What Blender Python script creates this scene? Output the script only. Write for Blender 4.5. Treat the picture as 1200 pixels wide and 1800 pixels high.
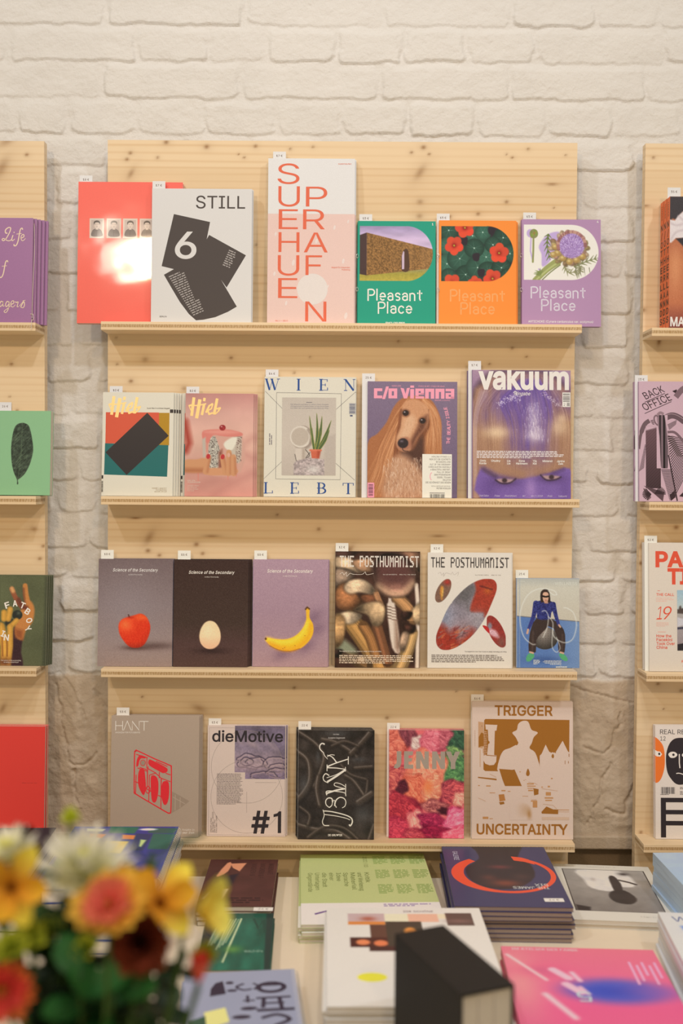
import bpy, math, random
import numpy as np
from mathutils import Vector
from mathutils.geometry import tessellate_polygon

scene = bpy.context.scene
for o in list(bpy.data.objects):
    bpy.data.objects.remove(o, do_unlink=True)

# ------------------------------------------------------------------ camera
FPX, EYE = 1850.0, 1.5                      # focal length in pixels of the 1200x1800 frame, eye height
PITCH, ROLL = math.radians(1.8), math.radians(0.38)
DB = 2.13                                   # distance to the front of the display boards
_F = Vector((0, math.cos(PITCH), -math.sin(PITCH)))
_U0, _R0 = Vector((0, math.sin(PITCH), math.cos(PITCH))), Vector((1, 0, 0))
_R = _R0 * math.cos(ROLL) + _U0 * math.sin(ROLL)
_U = _U0 * math.cos(ROLL) - _R0 * math.sin(ROLL)
cam_data = bpy.data.cameras.new('camera')
cam = bpy.data.objects.new('camera', cam_data)
scene.collection.objects.link(cam)
from mathutils import Matrix
cam.matrix_world = Matrix(((_R.x, _U.x, -_F.x, 0), (_R.y, _U.y, -_F.y, 0), (_R.z, _U.z, -_F.z, EYE), (0, 0, 0, 1)))
cam_data.sensor_fit = 'VERTICAL'
cam_data.sensor_height = 36.0
cam_data.lens = FPX / 1800 * 36.0
cam_data.clip_start = 0.05
cam_data.dof.use_dof = True
cam_data.dof.focus_distance = 2.08
cam_data.dof.aperture_fstop = 1.8
scene.camera = cam

# ------------------------------------------------------------------ world, lamps, exposure
world = bpy.data.worlds.new('room_light'); scene.world = world; world.use_nodes = True
bg = world.node_tree.nodes['Background']
bg.inputs[0].default_value = (1.0, 0.82, 0.54, 1); bg.inputs[1].default_value = 0.37
scene.view_settings.view_transform = 'Standard'
scene.view_settings.look = 'None'
scene.view_settings.exposure = 0.0
scene.view_settings.gamma = 1.0
scene.view_settings.use_curve_mapping = False
def spot(name, loc, target, power, size=0.06, angle=80, col=(1.0, 0.91, 0.82), blend=0.6):
    l = bpy.data.lights.new(name, 'SPOT'); l.energy = power; l.color = col
    l.shadow_soft_size = size; l.spot_size = math.radians(angle); l.spot_blend = blend
    o = bpy.data.objects.new(name, l); scene.collection.objects.link(o)
    o.location = loc
    d = Vector(target) - Vector(loc)
    o.rotation_euler = d.to_track_quat('-Z', 'Y').to_euler()
    return o
K_ROW, K_REAR, K_TABLE, K_SIDE = 40.0, 82.0, 34.0, 12.0
for lx, tx in ((-1.35, -0.75), (0.0, 0.0), (1.35, 0.75)):        # ceiling spots close to the wall
    spot('ceiling_spot', (lx, 0.52, 3.38), (tx, 2.15, 1.75), K_ROW, col=(0.92, 0.95, 1.0))
for lx, tx in ((-1.1, -0.4), (0.9, 0.4)):                           # warm fill spots added further back to brighten the wood under the ledges
    spot('fill_spot_rear', (lx, -1.5, 3.1), (tx, 2.1, 1.75), K_REAR, size=0.1, angle=52, blend=1.0, col=(1.0, 0.70, 0.42))
spot('ceiling_spot_side', (-1.05, -0.7, 2.85), (-0.45, 2.1, 1.8), K_SIDE, size=0.12, col=(1.0, 0.88, 0.74))
spot('table_spot', (0.3, 0.9, 3.2), (0.1, 1.45, 0.78), K_TABLE, size=0.08, angle=70, col=(1.0, 0.88, 0.74))

# ------------------------------------------------------------------ pixel <-> place
def ray(px, py):
    return _F + _R * ((px - 600) / FPX) + _U * ((900 - py) / FPX)
def at_y(px, py, Y):
    d = ray(px, py); t = Y / d.y
    return Vector((d.x * t, Y, EYE + d.z * t))
def at_z(px, py, Z):
    d = ray(px, py); t = (Z - EYE) / d.z
    return Vector((d.x * t, d.y * t, Z))
def proj(p):
    v = Vector(p) - Vector((0, 0, EYE)); z = v.dot(_F)
    return 600 + FPX * v.dot(_R) / z, 900 - FPX * v.dot(_U) / z

# ------------------------------------------------------------------ materials
def lin(c):
    c = np.asarray(c, float) / 255.0
    return np.where(c <= 0.04045, c / 12.92, ((c + 0.055) / 1.055) ** 2.4)
def new_mat(name):
    m = bpy.data.materials.new(name); m.use_nodes = True
    return m, m.node_tree.nodes, m.node_tree.links, m.node_tree.nodes['Principled BSDF']
def plain(name, col, rough=0.5, metal=0.0, noise=0.0, scale=60.0, bump=0.0):
    """a plain colour with a little procedural mottling"""
    m, n, l, b = new_mat(name)
    b.inputs['Roughness'].default_value = rough; b.inputs['Metallic'].default_value = metal
    tc = n.new('ShaderNodeTexCoord'); nz = n.new('ShaderNodeTexNoise'); nz.inputs['Scale'].default_value = scale
    nz.inputs['Detail'].default_value = 4
    l.new(tc.outputs['Object'], nz.inputs['Vector'])
    mx = n.new('ShaderNodeMix'); mx.data_type = 'RGBA'
    c = np.array(col, float)
    mx.inputs[6].default_value = (*np.clip(c * (1 - noise), 0, 1), 1)
    mx.inputs[7].default_value = (*np.clip(c * (1 + noise), 0, 1), 1)
    l.new(nz.outputs['Fac'], mx.inputs[0]); l.new(mx.outputs[2], b.inputs['Base Color'])
    if bump:
        bp = n.new('ShaderNodeBump'); bp.inputs['Strength'].default_value = bump; bp.inputs['Distance'].default_value = 0.002
        l.new(nz.outputs['Fac'], bp.inputs['Height']); l.new(bp.outputs[0], b.inputs['Normal'])
    return m
def attr_mat(name, rough=0.5, spec=0.35, coat=0.0, bump=0.0, bscale=12.0, grain=0.03, crough=0.16):
    """printed paper: colour from the mesh attribute 'Col' with fine procedural paper grain"""
    m, n, l, b = new_mat(name)
    at = n.new('ShaderNodeAttribute'); at.attribute_name = 'Col'
    tc = n.new('ShaderNodeTexCoord'); nz = n.new('ShaderNodeTexNoise')
    nz.inputs['Scale'].default_value = 900; nz.inputs['Detail'].default_value = 2
    l.new(tc.outputs['Object'], nz.inputs['Vector'])
    mp = n.new('ShaderNodeMapRange'); mp.inputs[3].default_value = 1 - grain * 3; mp.inputs[4].default_value = 1 + grain * 3
    l.new(nz.outputs['Fac'], mp.inputs[0])
    mx = n.new('ShaderNodeVectorMath'); mx.operation = 'SCALE'
    l.new(at.outputs['Color'], mx.inputs[0]); l.new(mp.outputs[0], mx.inputs['Scale'])
    l.new(mx.outputs[0], b.inputs['Base Color'])
    b.inputs['Roughness'].default_value = rough; b.inputs['Specular IOR Level'].default_value = spec
    b.inputs['Coat Weight'].default_value = coat; b.inputs['Coat Roughness'].default_value = crough
    if bump:
        n2 = n.new('ShaderNodeTexNoise'); n2.inputs['Scale'].default_value = bscale; n2.inputs['Detail'].default_value = 2
        l.new(tc.outputs['Object'], n2.inputs['Vector'])
        bp = n.new('ShaderNodeBump'); bp.inputs['Strength'].default_value = bump; bp.inputs['Distance'].default_value = 0.01
        l.new(n2.outputs['Fac'], bp.inputs['Height']); l.new(bp.outputs[0], b.inputs['Coat Normal'])
    return m
M_MATTE = attr_mat('matte_printed_paper', 0.6, 0.25)
M_SATIN = attr_mat('satin_printed_paper', 0.38, 0.35)
M_GLOSS = attr_mat('glossy_printed_paper', 0.22, 0.5)
M_WRAP = attr_mat('shrink_wrapped_print', 0.4, 0.4, coat=0.8, bump=0.14, bscale=7, crough=0.06)
M_FOIL, _n, _l, _b = new_mat('gold_foil')
_b.inputs['Base Color'].default_value = (0.72, 0.58, 0.30, 1); _b.inputs['Metallic'].default_value = 1.0; _b.inputs['Roughness'].default_value = 0.42

def page_mat(name, col, dark=0.75):
    """paper edges: fine horizontal lines between the sheets, procedural"""
    m, n, l, b = new_mat(name)
    tc = n.new('ShaderNodeTexCoord'); w = n.new('ShaderNodeTexWave'); w.wave_type = 'BANDS'; w.bands_direction = 'Y'
    w.inputs['Scale'].default_value = 420; w.inputs['Distortion'].default_value = 1.5; w.inputs['Detail Scale'].default_value = 6
    l.new(tc.outputs['Object'], w.inputs['Vector'])
    mx = n.new('ShaderNodeMix'); mx.data_type = 'RGBA'
    mx.inputs[6].default_value = (*(np.array(col) * dark), 1); mx.inputs[7].default_value = (*col, 1)
    l.new(w.outputs['Fac'], mx.inputs[0]); l.new(mx.outputs[2], b.inputs['Base Color'])
    b.inputs['Roughness'].default_value = 0.8
    return m
M_PAGES = page_mat('paper_edges', (0.78, 0.73, 0.66))
M_PAGES_GREY = page_mat('grey_paper_edges', (0.5, 0.46, 0.42))

# ------------------------------------------------------------------ objects
def link(o, parent=None):
    scene.collection.objects.link(o)
    if parent is not None:
        o.parent = parent
    return o
def tag(o, label=None, cat=None, group=None, kind=None):
    if label: o['label'] = label
    if cat: o['category'] = cat
    if group: o['group'] = group
    if kind: o['kind'] = kind
    return o
def thing(name, label, cat, loc=(0, 0, 0), rot=(0, 0, 0), group=None):
    o = bpy.data.objects.new(name, None); o.empty_display_size = 0.02
    o.location = loc; o.rotation_euler = rot
    return tag(link(o), label, cat, group)
def dup(root, label=None):
    r = root.copy(); scene.collection.objects.link(r)
    if label: r['label'] = label
    for ch in list(root.children):
        c = ch.copy(); scene.collection.objects.link(c); c.parent = r
        for g in list(ch.children):
            d = g.copy(); scene.collection.objects.link(d); d.parent = c
    return r

class MB:
    """mesh builder: boxes, tubes, lathes, sheets -> one mesh object"""
    def __init__(s):
        s.v, s.f, s.c = [], [], []
    def add(s, vs, fs, col=None):
        k = len(s.v); s.v += [tuple(map(float, p)) for p in vs]; s.f += [tuple(i + k for i in f) for f in fs]
        if col is None:
            col = (0.8, 0.8, 0.8)
        if len(col) == len(vs) and hasattr(col[0], '__len__'):
            s.c += [tuple(c)[:3] for c in col]
        else:
            s.c += [tuple(col)[:3]] * len(vs)
        return s
    def box(s, x0, y0, z0, x1, y1, z1, col=None):
        v = [(x, y, z) for x in (x0, x1) for y in (y0, y1) for z in (z0, z1)]
        return s.add(v, [(0, 1, 3, 2), (4, 6, 7, 5), (0, 4, 5, 1), (2, 3, 7, 6), (0, 2, 6, 4), (1, 5, 7, 3)], col)
    def tube(s, pts, r, n=8, col=None, caps=True):
        pts = [Vector(p) for p in pts]; rs = r if hasattr(r, '__len__') else [r] * len(pts)
        V, Fc = [], []
        up = Vector((0, 0, 1))
        for i, p in enumerate(pts):
            d = (pts[min(i + 1, len(pts) - 1)] - pts[max(i - 1, 0)]).normalized()
            a = d.cross(up)
            if a.length < 1e-3: a = d.cross(Vector((1, 0, 0)))
            a.normalize(); b = d.cross(a)
            for k in range(n):
                t = 2 * math.pi * k / n
                V.append(p + (a * math.cos(t) + b * math.sin(t)) * rs[i])
        for i in range(len(pts) - 1):
            for k in range(n):
                Fc.append((i * n + k, i * n + (k + 1) % n, (i + 1) * n + (k + 1) % n, (i + 1) * n + k))
        if caps:
            Fc.append(tuple(range(n))); Fc.append(tuple((len(pts) - 1) * n + k for k in reversed(range(n))))
        return s.add(V, Fc, col)
    def lathe(s, prof, n=24, col=None, mat=None):
        V, Fc = [], []
        for r, z in prof:
            for k in range(n):
                t = 2 * math.pi * k / n; V.append((r * math.cos(t), r * math.sin(t), z))
        for i in range(len(prof) - 1):
            for k in range(n):
                Fc.append((i * n + k, i * n + (k + 1) % n, (i + 1) * n + (k + 1) % n, (i + 1) * n + k))
        return s.add(V, Fc, col)
    def sheet(s, P, col=None):
        """grid of points P[i][j]"""
        a, b = len(P), len(P[0])
        V = [p for row in P for p in row]
        Fc = [(i * b + j, i * b + j + 1, (i + 1) * b + j + 1, (i + 1) * b + j) for i in range(a - 1) for j in range(b - 1)]
        return s.add(V, Fc, col)
    def xform(s, fn, k0=0):
        s.v[k0:] = [tuple(fn(Vector(p))) for p in s.v[k0:]]
        return s
    def build(s, name, mat, parent=None, smooth=False, bevel=0.0):
        me = bpy.data.meshes.new(name); me.from_pydata(s.v, [], s.f); me.update()
        at = me.color_attributes.new('Col', 'FLOAT_COLOR', 'POINT')
        at.data.foreach_set('color', np.hstack([np.array(s.c, float), np.ones((len(s.c), 1))]).ravel())
        me.materials.append(mat)
        if smooth:
            me.polygons.foreach_set('use_smooth', [True] * len(me.polygons))
        o = link(bpy.data.objects.new(name, me), parent)
        if bevel:
            md = o.modifiers.new('bevel', 'BEVEL'); md.width = bevel; md.segments = 2; md.limit_method = 'ANGLE'
        return o
# ------------------------------------------------------------------ letter outlines (thousandths of the type size), packed two characters per number
AB91 = ''.join(chr(c) for c in range(35, 127) if c not in (92, 39, 34))
GLYPHS = {
    'A': '-k(T(^(L)H(M)z*%,<*%,o(M-Y(L+R.,*b.,(Q*3*_*_,(+--R+M,B,(*`',
    'B': '-R(v).(L+A(L+m(P,1(Y,N(i,f({,u)4,})C-&)S-+)h-,)w-**<-%*K,|*Z,n*s,g*{,U+0,H+8,8+?+z+D+z+I,/+N,A+W,M+`,X+k,e+y,k,+,p,:,s,J,s,e,q,u,m-,,g-;,_-J,R-Y,D-g,3-s+~-{+l.%+F.,)..,(_)p)+)p+$+8+$+T*}+j*w+{*m,2*],;*O,A*C,F*2,H*$,F)k,B)^,:)N,.)B,%)<+g)0+L),(_)p+])p-N+;-N+K-L+Y-H+j-A+u-9,&-+,.,x,2,j,4,R,2,D,-,5,%,(+u+u+h+l+U+c+;+]',
    'C': '..)G+G(E+q(H,6(P,Y(_,x(s-6)0-L)O-Z)n-d*8,~*8,w)~,m)i,`)V,O)G,;):,%)0+p)++S)&+?)&+()**l)0*X):*G)D*2)X*()e)u)z)f*B)]*l)Z+.)Z+J)_+x)k,D){,d*4-#*?-.*Q-<*n-I+2-P+W-R+{-K,1-D,C-;,P-1,^-$,o,h,v,Y,~,@-d,@-^,Z-V,o-N-$-;-B,|-^,_-s,A.%,#..+U.4+(.2*k.-*U.%*@-y*.-o)s-_)e-Q)X-D)H-/)8,o)0,^)%,A(},-(y+u(u+P(w*o)%*:)0)u)8)d)F)M)R);)g)%)z(p*.(f*G(X*X(Q*u(J+.(F',
    'D': '.%(k).(L*}(L+@(N+b(T+u(Y,3(c,R(u,h)*,v)9--)P-;)i-B)y-M*>-R*W-X+/-W+V-T+u-O,4-H,M-?,e-4,z,w-@,g-P,P-c,6-q+|-y+d.%+C.++1.,)..,(b)p)+)o-M+7-L+Q-H+q->+~-6,5-*,@,{,N,l,a,L,m,),s+],s+%,m*S,a*.,N)k,<)V+})B+e)8+L)0+(),',
    'E': '--(X).(L,[(L,[)+)o)+)p*},H*~,G+])p+])o-M,X-N,X.,)..,',
    'F': '-#(V).(L)o(L)p*v,>*v,>+T)o+U)o-M,U-N,U.,)..,',
    'G': '.8)K+H(E+w(H,B(R,h(e-,(}-E)@-P)R-Y)f-c*%-e*4-i*X-i+>+Y+>+Y*`-(*`-(*J,}*/,u)v,f)],R)H,=)9,*)0+l)*+V)&+5)(*x)-*f)4*Q)>*=)L*0)Z){)q)o*+)g*?)]*h)Z+.)Z+J)]+l)e,5)k,F)w,^*%,n*6-%*N-:*m-I+1-P+U-R+v-L,--F,?-<,N-0,],~,o,b,},@-e,A-Z,f-L-)-8-E,|-],^-s,?.%+y./+R.4+%.2*g.,*T.&*=-x*--o)p-])c-P)P-<)F--)8,o)0,_)%,?(},.(y+u(u+P(w*o({*P)%*8)5)k)A)S)R);)a)+)s(u*-(f*F(X*Y(P*u(J',
    'H': '.5(X).(L)o(L)p+%,m+%,m(L-S(L-S.,,m.,,m+`)p+`)o.,)..,',
    'I': '+k(X(l(L+L(L+K)+*N)+*N-M+K-N+K.,(l.,(l-N)i-M)i)+(l)+',
    'J': ',q(t*O(E*j(F+%(J+?(T+T(a+c(l+w)(,%);,.)Q,3)k,4*),4.,+N.,+N)x+H)Z+A)K+6)=*~).*v)**c)$*G)#*6)&*(),)y)2)o):)f)D)^)Q)W)d)T)r)T*E(n*E(o)t(s)U(})7)2(y)H(e)c(T)r(N*,(H',
    'K': '-^(Y).(L)o(L)o*?*_+2,X(L-J(L+1+_-J.,,O.,*O+x)o+0)o.,)..,',
    'L': ',n(R).(L,M(L,M)+)o)+)o.,)..,',
    'M': '/J(`).(L)m(L)m+x)k-=*>+k+](L,:(L-V+l.*->.(,B.((L.i(L.i.,-g.,,A*K+z):+W*J*0.,)..,',
    'N': '.;([).(L)p(L)p+s)l-7*_+h,g(L-Z(L-Y.,,t.,,t*.,w)@,c)g,D*@)|.,)..,',
    'O': '.E)++G(E+Z(F+y(J,4(O,H(V,Y(_,q(n-*)#-8)3-H)G-R)W-Z)g-g*(-p*G-t*]-x+1-w+c-r,&-m,?-],i-P-$-A-;-1-N,|-^,l-j,V-w,=.%,..,+k.2+R.4+(.2*k.-*U.%*=-w*/-o)r-^)`-L)F-+)0,_)*,K(},-(y+u(u+P(w*p({*P)%*;),*()6)k)@)W)R)<)^)/)u(u*/(e*E(X*_(O*r(J+)(G(q+?)&*y),*Y)9*G)D*;)N*#)j)o*,)c*N)Z*y)Z+S)a+})k,E){,f*6-%*P-:*m-H+2-P+V-R+y-K,--F,?-<,U-,,e,x,q,h-%,H-0,)-7+]-8++-2*X-(*3,s)o,_)U,S)J,B)>,$)0+_)(',
    'P': '-G(c).(L)o(L)p*R+:*R+R*T+l*Z,0*h,C*u,Z+/,j+F,w+e,},(,},L,y,j,o-/,`-I,J-a,1-r,#-y+l.#+F.,)..,(a)p+0)p-N+1-N+A-L+T-H+a-D+s-:,$-.,/,{,8,e,<,N,<,8,:,#,4+k,++Y+w+H+a+:+R+6+A+2+2+0',
    'Q': '.E)(,v&w-_&w,y(t-8)3-H)G-R)W-d){-q*L-w+#-x+G-w+c-q,--m,?-c,[-V,u-K---1-N,q-g,^-s,J-},4.*+z./+R.4+(.2*k.-*U.%*=-w*/-o)r-^)`-L)P-:)@,~)6,l)+,O)$,<(y+u(u+P(u+)(y*`(}*K)%*7)0)x)@)W)Y)3)r(w*9(_*J(V*f(M*w(I+8(F+K(E+j(G,-(M,I(W(s+?)&*y),*Y)9*G)D*;)N*#)j)o*,)c*N)Z*y)Z+S)a+})k,E){,f*6-%*P-:*m-H+2-P+V-R+y-K,--F,?-<,U-,,e,x,q,h-%,H-0,)-7+]-8++-2*X-(*3,w)w,l)f,S)J+x*7+4*7+~)0+m)*+_)(',
    'R': '-K(l).(L)o(L)o*^+.*_+5*_+6*[,D(M-6(L+y*i+y*k,4*s,C*},R+.,a+>,k+M,t+a,z+u,},/-#,H,|,e,w,y,p-2,g-D,X-V,I-d,8-p,(-x+n.#+T.*+A.,)..,(a)p+=)p-N+2-N+I-L+]-F+m-@+y-7,)-,,0,},8,i,<,T,=,:,:,(,4+q,,+a+{+T+n+L+c+F+C+>+1+=',
    'S': '-I)X*s(C+=(D+c(K,$(V,8(a,F(j,[(},g)1,o)=,u)L,{)`,}){,{*<,s*W,c*p,T+#,J+,,2+<+i+K+L+T*e+g*>+u*-+})|,,)r,6)k,@)g,R)g,g)j,u)s-,**->*>-J*O-P*i-T+(-T+>-R+T-L+i-B+x-6,*-%,2,p,6,_,v,_,r,|,i-8,Z-N,F-e,1-t+m.(+O.0+-.4*^.2*7.*)s-y)b-n)S-c)>-K)6->).--)),x)%,d)%,P)(,=)2+|)>+l)Q+X)i+H)}+>*:+4+<*u+W*l+q*a,**R,6*C,:*:,=*.,<)p,4)X,,)K+{)@+l)6+]).+G)(+7)#*}(~*e)#*M)(*=)-*+)6)w)@)j)O)b)_)])m)Z){(s){(w)`)%)A)8)%)L(m)g(Z*-(M*P(F',
    'T': '-K(T*Y(L+>(L+>-M-+-N-+.,(m.,(m-N*X-M',
    'U': '.5({+1(D+P(D+m(G,:(R,R(],m(o-%)&-;)B-F)X-N)p-S*8-S.,,m.,,m*@,k*+,c)p,Y)^,P)Q,C)D,4)9,&)2+q),+_)(+H)%+1)%*u)**c)/*R)6*C)@*6)L*))]){)n)s*()o*?)o.,)..,).*@)2)z)8)b)A)L)T)/)h(u)w(i*2([*J(P*p(G',
    'V': '-k(W*e(L+T(L-Y.,,p.,,o.++Z*X+/)(*]*[)G.+)F.,(].,',
    'W': '0*(d*3(L+#(L+$(M,$,2,0,^,;-=,C,m,P,2-Q(M.B(L/u.,/1.,.6*H-x)2-]*N,a.,+q.,*w*W*g)q*Y)0*B*@)D.,(^.,',
    'X': '-e(^(`(L)M(L*V*$*r*N++*s+J*=,c(L-R(L+R+D-H.,,Y.,+M,L+,+n*b,R)Z.,(k.,*a+C',
    'Y': '-c(X*e(L+J(L+J*i-Q.,,a.,+R,5+8+b+++E*c,,)N.,(].,*e*i',
    'Z': '-@(Z(w(L,u(L,t)+*B)+)f)**>)p,q-V,q.,(u.,(v-N+2-N,(-O+T,n(w(|',
    'a': ',j)1*.(D*U(F*d(H*u(O+*(X+5(a+E(r+O)%+R)%+S(L,4(L,4+F,0+h,#,(+v,6+l,@+c,H+S,R+D,X+/,`*j,e*J,e*,,a)g,V)M,H)8,6)&+{(v+c)V+P)]+[)g+j)s+u)}+|*2,(*>,,*N,.*`,/*|,++3,#+<+w+D+o+M+^+Q+K+R+9+N+0+H+)+2*}*F*u)}*o)U*d)C*[)0*N(}*A(s*.(l)o(k)T(p):(u)-(}(y)5(c)F(V)S(P)g(I(d*9({*&(})q)()b)0)W);)R)E)N)T)P)l)V)z)a**)h*.*&*:*B*@+4*J+H*P+Q*V+P)n+J)W+>)E++)2*q)&*c(}*S({',
    'b': '-2(v*r(D+0(D+E(G+Z(M+o(V,/(k,>({,L)4,V)F,a)`,g)x,j*6,j*t,g+2,`+K,V+b,K+x,<,1,0,>+o,R+[,[+D,c+),e*n,e*],c*I,]*:,T*-,J)y,:)j,#)e+~)e.,)&.,)%(L)c(L)c),)i),*#(i*5(Y*P(J*_(F(n*k(|*U)$*@).**)A){)O)o)g)i*#)d*E)d*g)g*~)m+=)w+U**+i*:+x*O,(*e,-+$,.+9,*+O+{+[+s+e+i+p+Z+{+B,)*~,,*c,,*A,&*#+{)f+q)R+e)B+T)2+A)(+)(}',
    'c': ',q)6*Z(D*u(D+7(H+T(R+j(]+~(m,:)*,F)A,O)X+o)h+i)W+a)G+R)8+G)0+:))+((~*q({*_({*E)$*.)0)u)B)e)[)Z)w)T*:)R*b)U*y)Z+5)g+R)u+g*/+y*>,%*Q,,*g,.+#,,+;,$+G+y+Q+q+c+]+i+Q+n+D,N+S,G+g,<+{,0,1+x,B+b,P+M,Z+8,a*x,e*X,e*7,_)p,Q)T,>);+~)(+_(w+>(s+&(p*m(o*B(u)w)#)S)/)=)8)0)D({)Q(m)_(c)q(W*8(J',
    'd': '-2(y*O(D*v(F+)(H+:(P+M(]+[(j+r),+w),+x(L,X(L,X.,+u.,+u+~+q+~+c,9+V,F+K,O+:,Z+),a*q,e*V,e*D,d*0,`)u,W)c,M)R,@)@,/)6+|).+n)#+W(w+?(r+%(o*P(q*5(s){(z)`)&)J)3)3)=)#)H(r)X(c)k(V)~(N*9(G(m*Z(|*G)#*/)/)u)B)j)Q)_)g)V*()R*G)S*l)V+))_+C)i+X)x+l*-+y*=,&*U,-*q,.++,*+@+{+Q+m+a+Z+k+D+s+(+w*e+v*?+r*#+k)f+a)P+Q)=+@)/+1)(*t(}',
    'e': ',y)**_(D+%(D+@(H+U(O+p(],,(m,>)$,L)=,Q)M+q)]+i)K+_)>+Q)2+B))+-(}*t({*Z(|*E)%*8)**()4)q)D)i)O)a)_)X)q)T*.)R*A,W*B,V*s,Q+>,L+R,D+d,3,&,*,3+u,A+X,T+J,Z+2,a*n,e*L,d**,[)g,L)T,>)H,3);,#).+k(|+L(r*~(o*W(q*5(w)j)))H)<)()S(k)p(X*#(P*8(J(^)S*v)U+/)]+D)g+X)q+g*$+u*7,$*M,,*],.*p,.+*,*+>+}+N+q+_+_+g+N+o+:+t*w',
    'f': '+<(m)C(L*%(L*%,+*},+*},a*%,a*%-.*(-D*--O*2-V*9-]*F-c*P-e*b-e*o-c*|-_+0.8+0.:+*.<*k.A*G.B*,.<)p.2)d.))U-v)N-l)H-])B-?)B,a(R,`(S,+)B,+',
    'g': '-3)7*Z%k*|%k+C%p+^%w+t&%,*&2,<&C,G&S,P&g,V&{,X(;,X,a+x,`+x+~+r,#+a,;+R,J+?,W+-,`*r,e*W,e*;,c*%,])b,L)S,A)F,5):,%).+o({+L(s+.(o*j(o*E(u)z(})[).)C)?)+)S(s)c(h)q(a*2(V*O(Q*w(R+5(Y+J(e+_(w+q)6+w)6+w(C+s(&+k&p+e&g+X&Z+K&R+7&J*z&F*X&E*C&H*1&N)v&])i&i)W(#)#&b)/&O)<&@)J&3)^&%)q%x**%q*?%m(m*`)-*K)0*5)7)|)D)k)W)_)n)W**)R*J)R*g)U*~)^+A)g+T)t+h*)+w*:,%*O,,*g,.+#,,+7,$+J+t+]+b+i+K+q+5+v*v+w*Q+u*2+p)z+g)b+X)M+F)=+2)3*w).',
    'h': '-#(x)&(L)e(L)e*~)h+A)m+Q)s+^){+i*++s*5+{*D,%*U,,*b,-+#,,+4,&+=+}+I+u+P+n+_+X+d+H+g+1+g(L,I(L,I+<,E+],<+y,4,-,+,:+z,G+m,P+_,X+N,_+<,c+(,e*o,e*^,c*J,]*8,T*),I){,@)q,3)e+z)d.,)%.,',
    'i': '*?(P)&(L)e(L)d,a)%,`(])@-E)Q-F)a-M)k-X)q-h)q-w)k.*)_.5)O.;)<.;)/.6(}.*(w-w(w-f(}-X)/-K',
    'j': '*?(_(B%s(k%t)$%y)7&&)B&0)P&?)X&M)a&b)e&{)d,a)%,`)%&}(|&j(w&`(o&X(f&S(Z&P(B&O(])?-E)Q-F)`-L)k-W)q-g)q-v)k.))].6)O.;)<.;)..6(}.)(w-v(w-f(}-W)/-J',
    'k': ',b(Y)&(L)e(L)e*#*2*J+e(L,X(L*b*q,L,`+[,a)k*m)e*m)d.,)%.,',
    'l': '*U(`)z(J*:(K*L(N*L(P*B)(*#)%)v)()o),)k)0)e)C)e.,)&.,)()4),(})2(n)A([)L(T)Y(N)i(K',
    'm': '/8)<)&(L)e(L)e+.)g+F)k+U)q+a)w+j*&+u*1+}*?,(*L,,*Y,.*f,.*w,,+*,&+5+{+<+u+F+h+L+^+O+Q+P(L,4(L,4+?,6+L,:+[,@+e,F+n,Q+y,Z,#,i,*-%,.-3,.-C,,-S,%-^+|-n+m-w+X-{+F-{(L.^(L.]+L.V+p.P,$.F,7.?,@./,O.#,V-o,_-O,g-*,f,v,c,c,],T,T,D,J,0,6,(,*+|+u+x,&+n,:+e,F+Q,W+?,a+5,d*~,g*k,g*Z,e*K,`*;,X*/,P)s,8)l,.)d+w)c,`)&,a',
    'n': '-#(t)&(L)e(L)e*~)h+A)m+Q)s+^){+i*++s*5+{*D,%*U,,*b,-+#,,+4,&+=+}+I+u+P+n+_+X+d+H+g+1+g(L,I(L,I+<,G+P,@+m,6,*,%,@+o,O+V,]+<,c*w,e*f,d*U,a*A,X*),I)u,9)c+w)c,`)%,`',
    'o': '-)(u*Z(D+$(E+G(L+T(R+i(],$(o,0(z,>)/,P)P,])v,a*?,a*p,Y+=,N+^,E+n,9,$+~,=+s,F+_,R+>,_*x,e*X,e*7,_)p,Q)T,>);+~)(+_(w+>(s+&(p*m(o*B(u)w)#)S)/)=)8)0)D({)Q(m)_(c)q(W*8(J(n*_({*E)$*0)/*%)6)u)B)j)Q)^)l)V*-)R*F)S*i)X+,)c+H)n+^*%+s*6+~*F,**],.*t,.+/,*+F+z+Z+h+g+W+r+A+y+(+}*i+~*F+{*-+s)l+g)Q+[)B+K)3+7)(*{(}',
    'p': '-2(u)&%s)e%s)e),)i),)y(p*.(`*:(V*J(M*V(H*l(D+:(E+Z(M+o(V,%(c,/(k,@(~,K)2,V)F,c)k,k*<,k*n,c+?,V+b,K+x,@,,,8,6,%,F+d,X+P,_+2,e*n,e*R,`*C,X*0,L)},>)j,#)i+~)c+~)c,`)%,`(n*k(|*U)$*@).**)A){)O)o)g)i*#)d*E)d*g)g*~)m+=)w+U**+i*:+x*O,(*e,-+$,.+9,*+O+{+[+s+e+i+p+Z+{+B,)*~,,*c,,*A,&*#+{)f+q)R+e)B+T)2+A)(+)(}',
    'q': '-2(v+v%s,X%s,X,`+w,`+w+~+q+~+a,;+O,L+B,U+/,_*u,d*V,e*D,d*+,_)u,W)c,M)I,8)4+y)#+W(t+2(q*u(o*Y(r*)(z)`)&)J)0)9):)()I(q)X(c)k(V)~(N*9(G*O(D*h(D*|(F+3(L+D(V+S(b+b(q+q),+u),(m*Z(|*G)#*/)/)u)B)j)Q)_)g)V*()R*G)S*l)V+))_+C)i+X)x+l*-+y*=,&*U,-*q,.++,*+@+{+Q+m+a+Z+k+D+s+(+w*e+v*?+r*#+k)f+a)P+Q)=+@)/+1)(*t(}',
    'r': '+A(e)&(L)e(L)e+-)g+B)m+R)t+`*$+m*0+u*B,#*O,(*^,**u,*+1,%+1,e*^,e*M,a*@,]*.,R)y,D)m,4)f,$)c,$)b,a)%,`',
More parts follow.
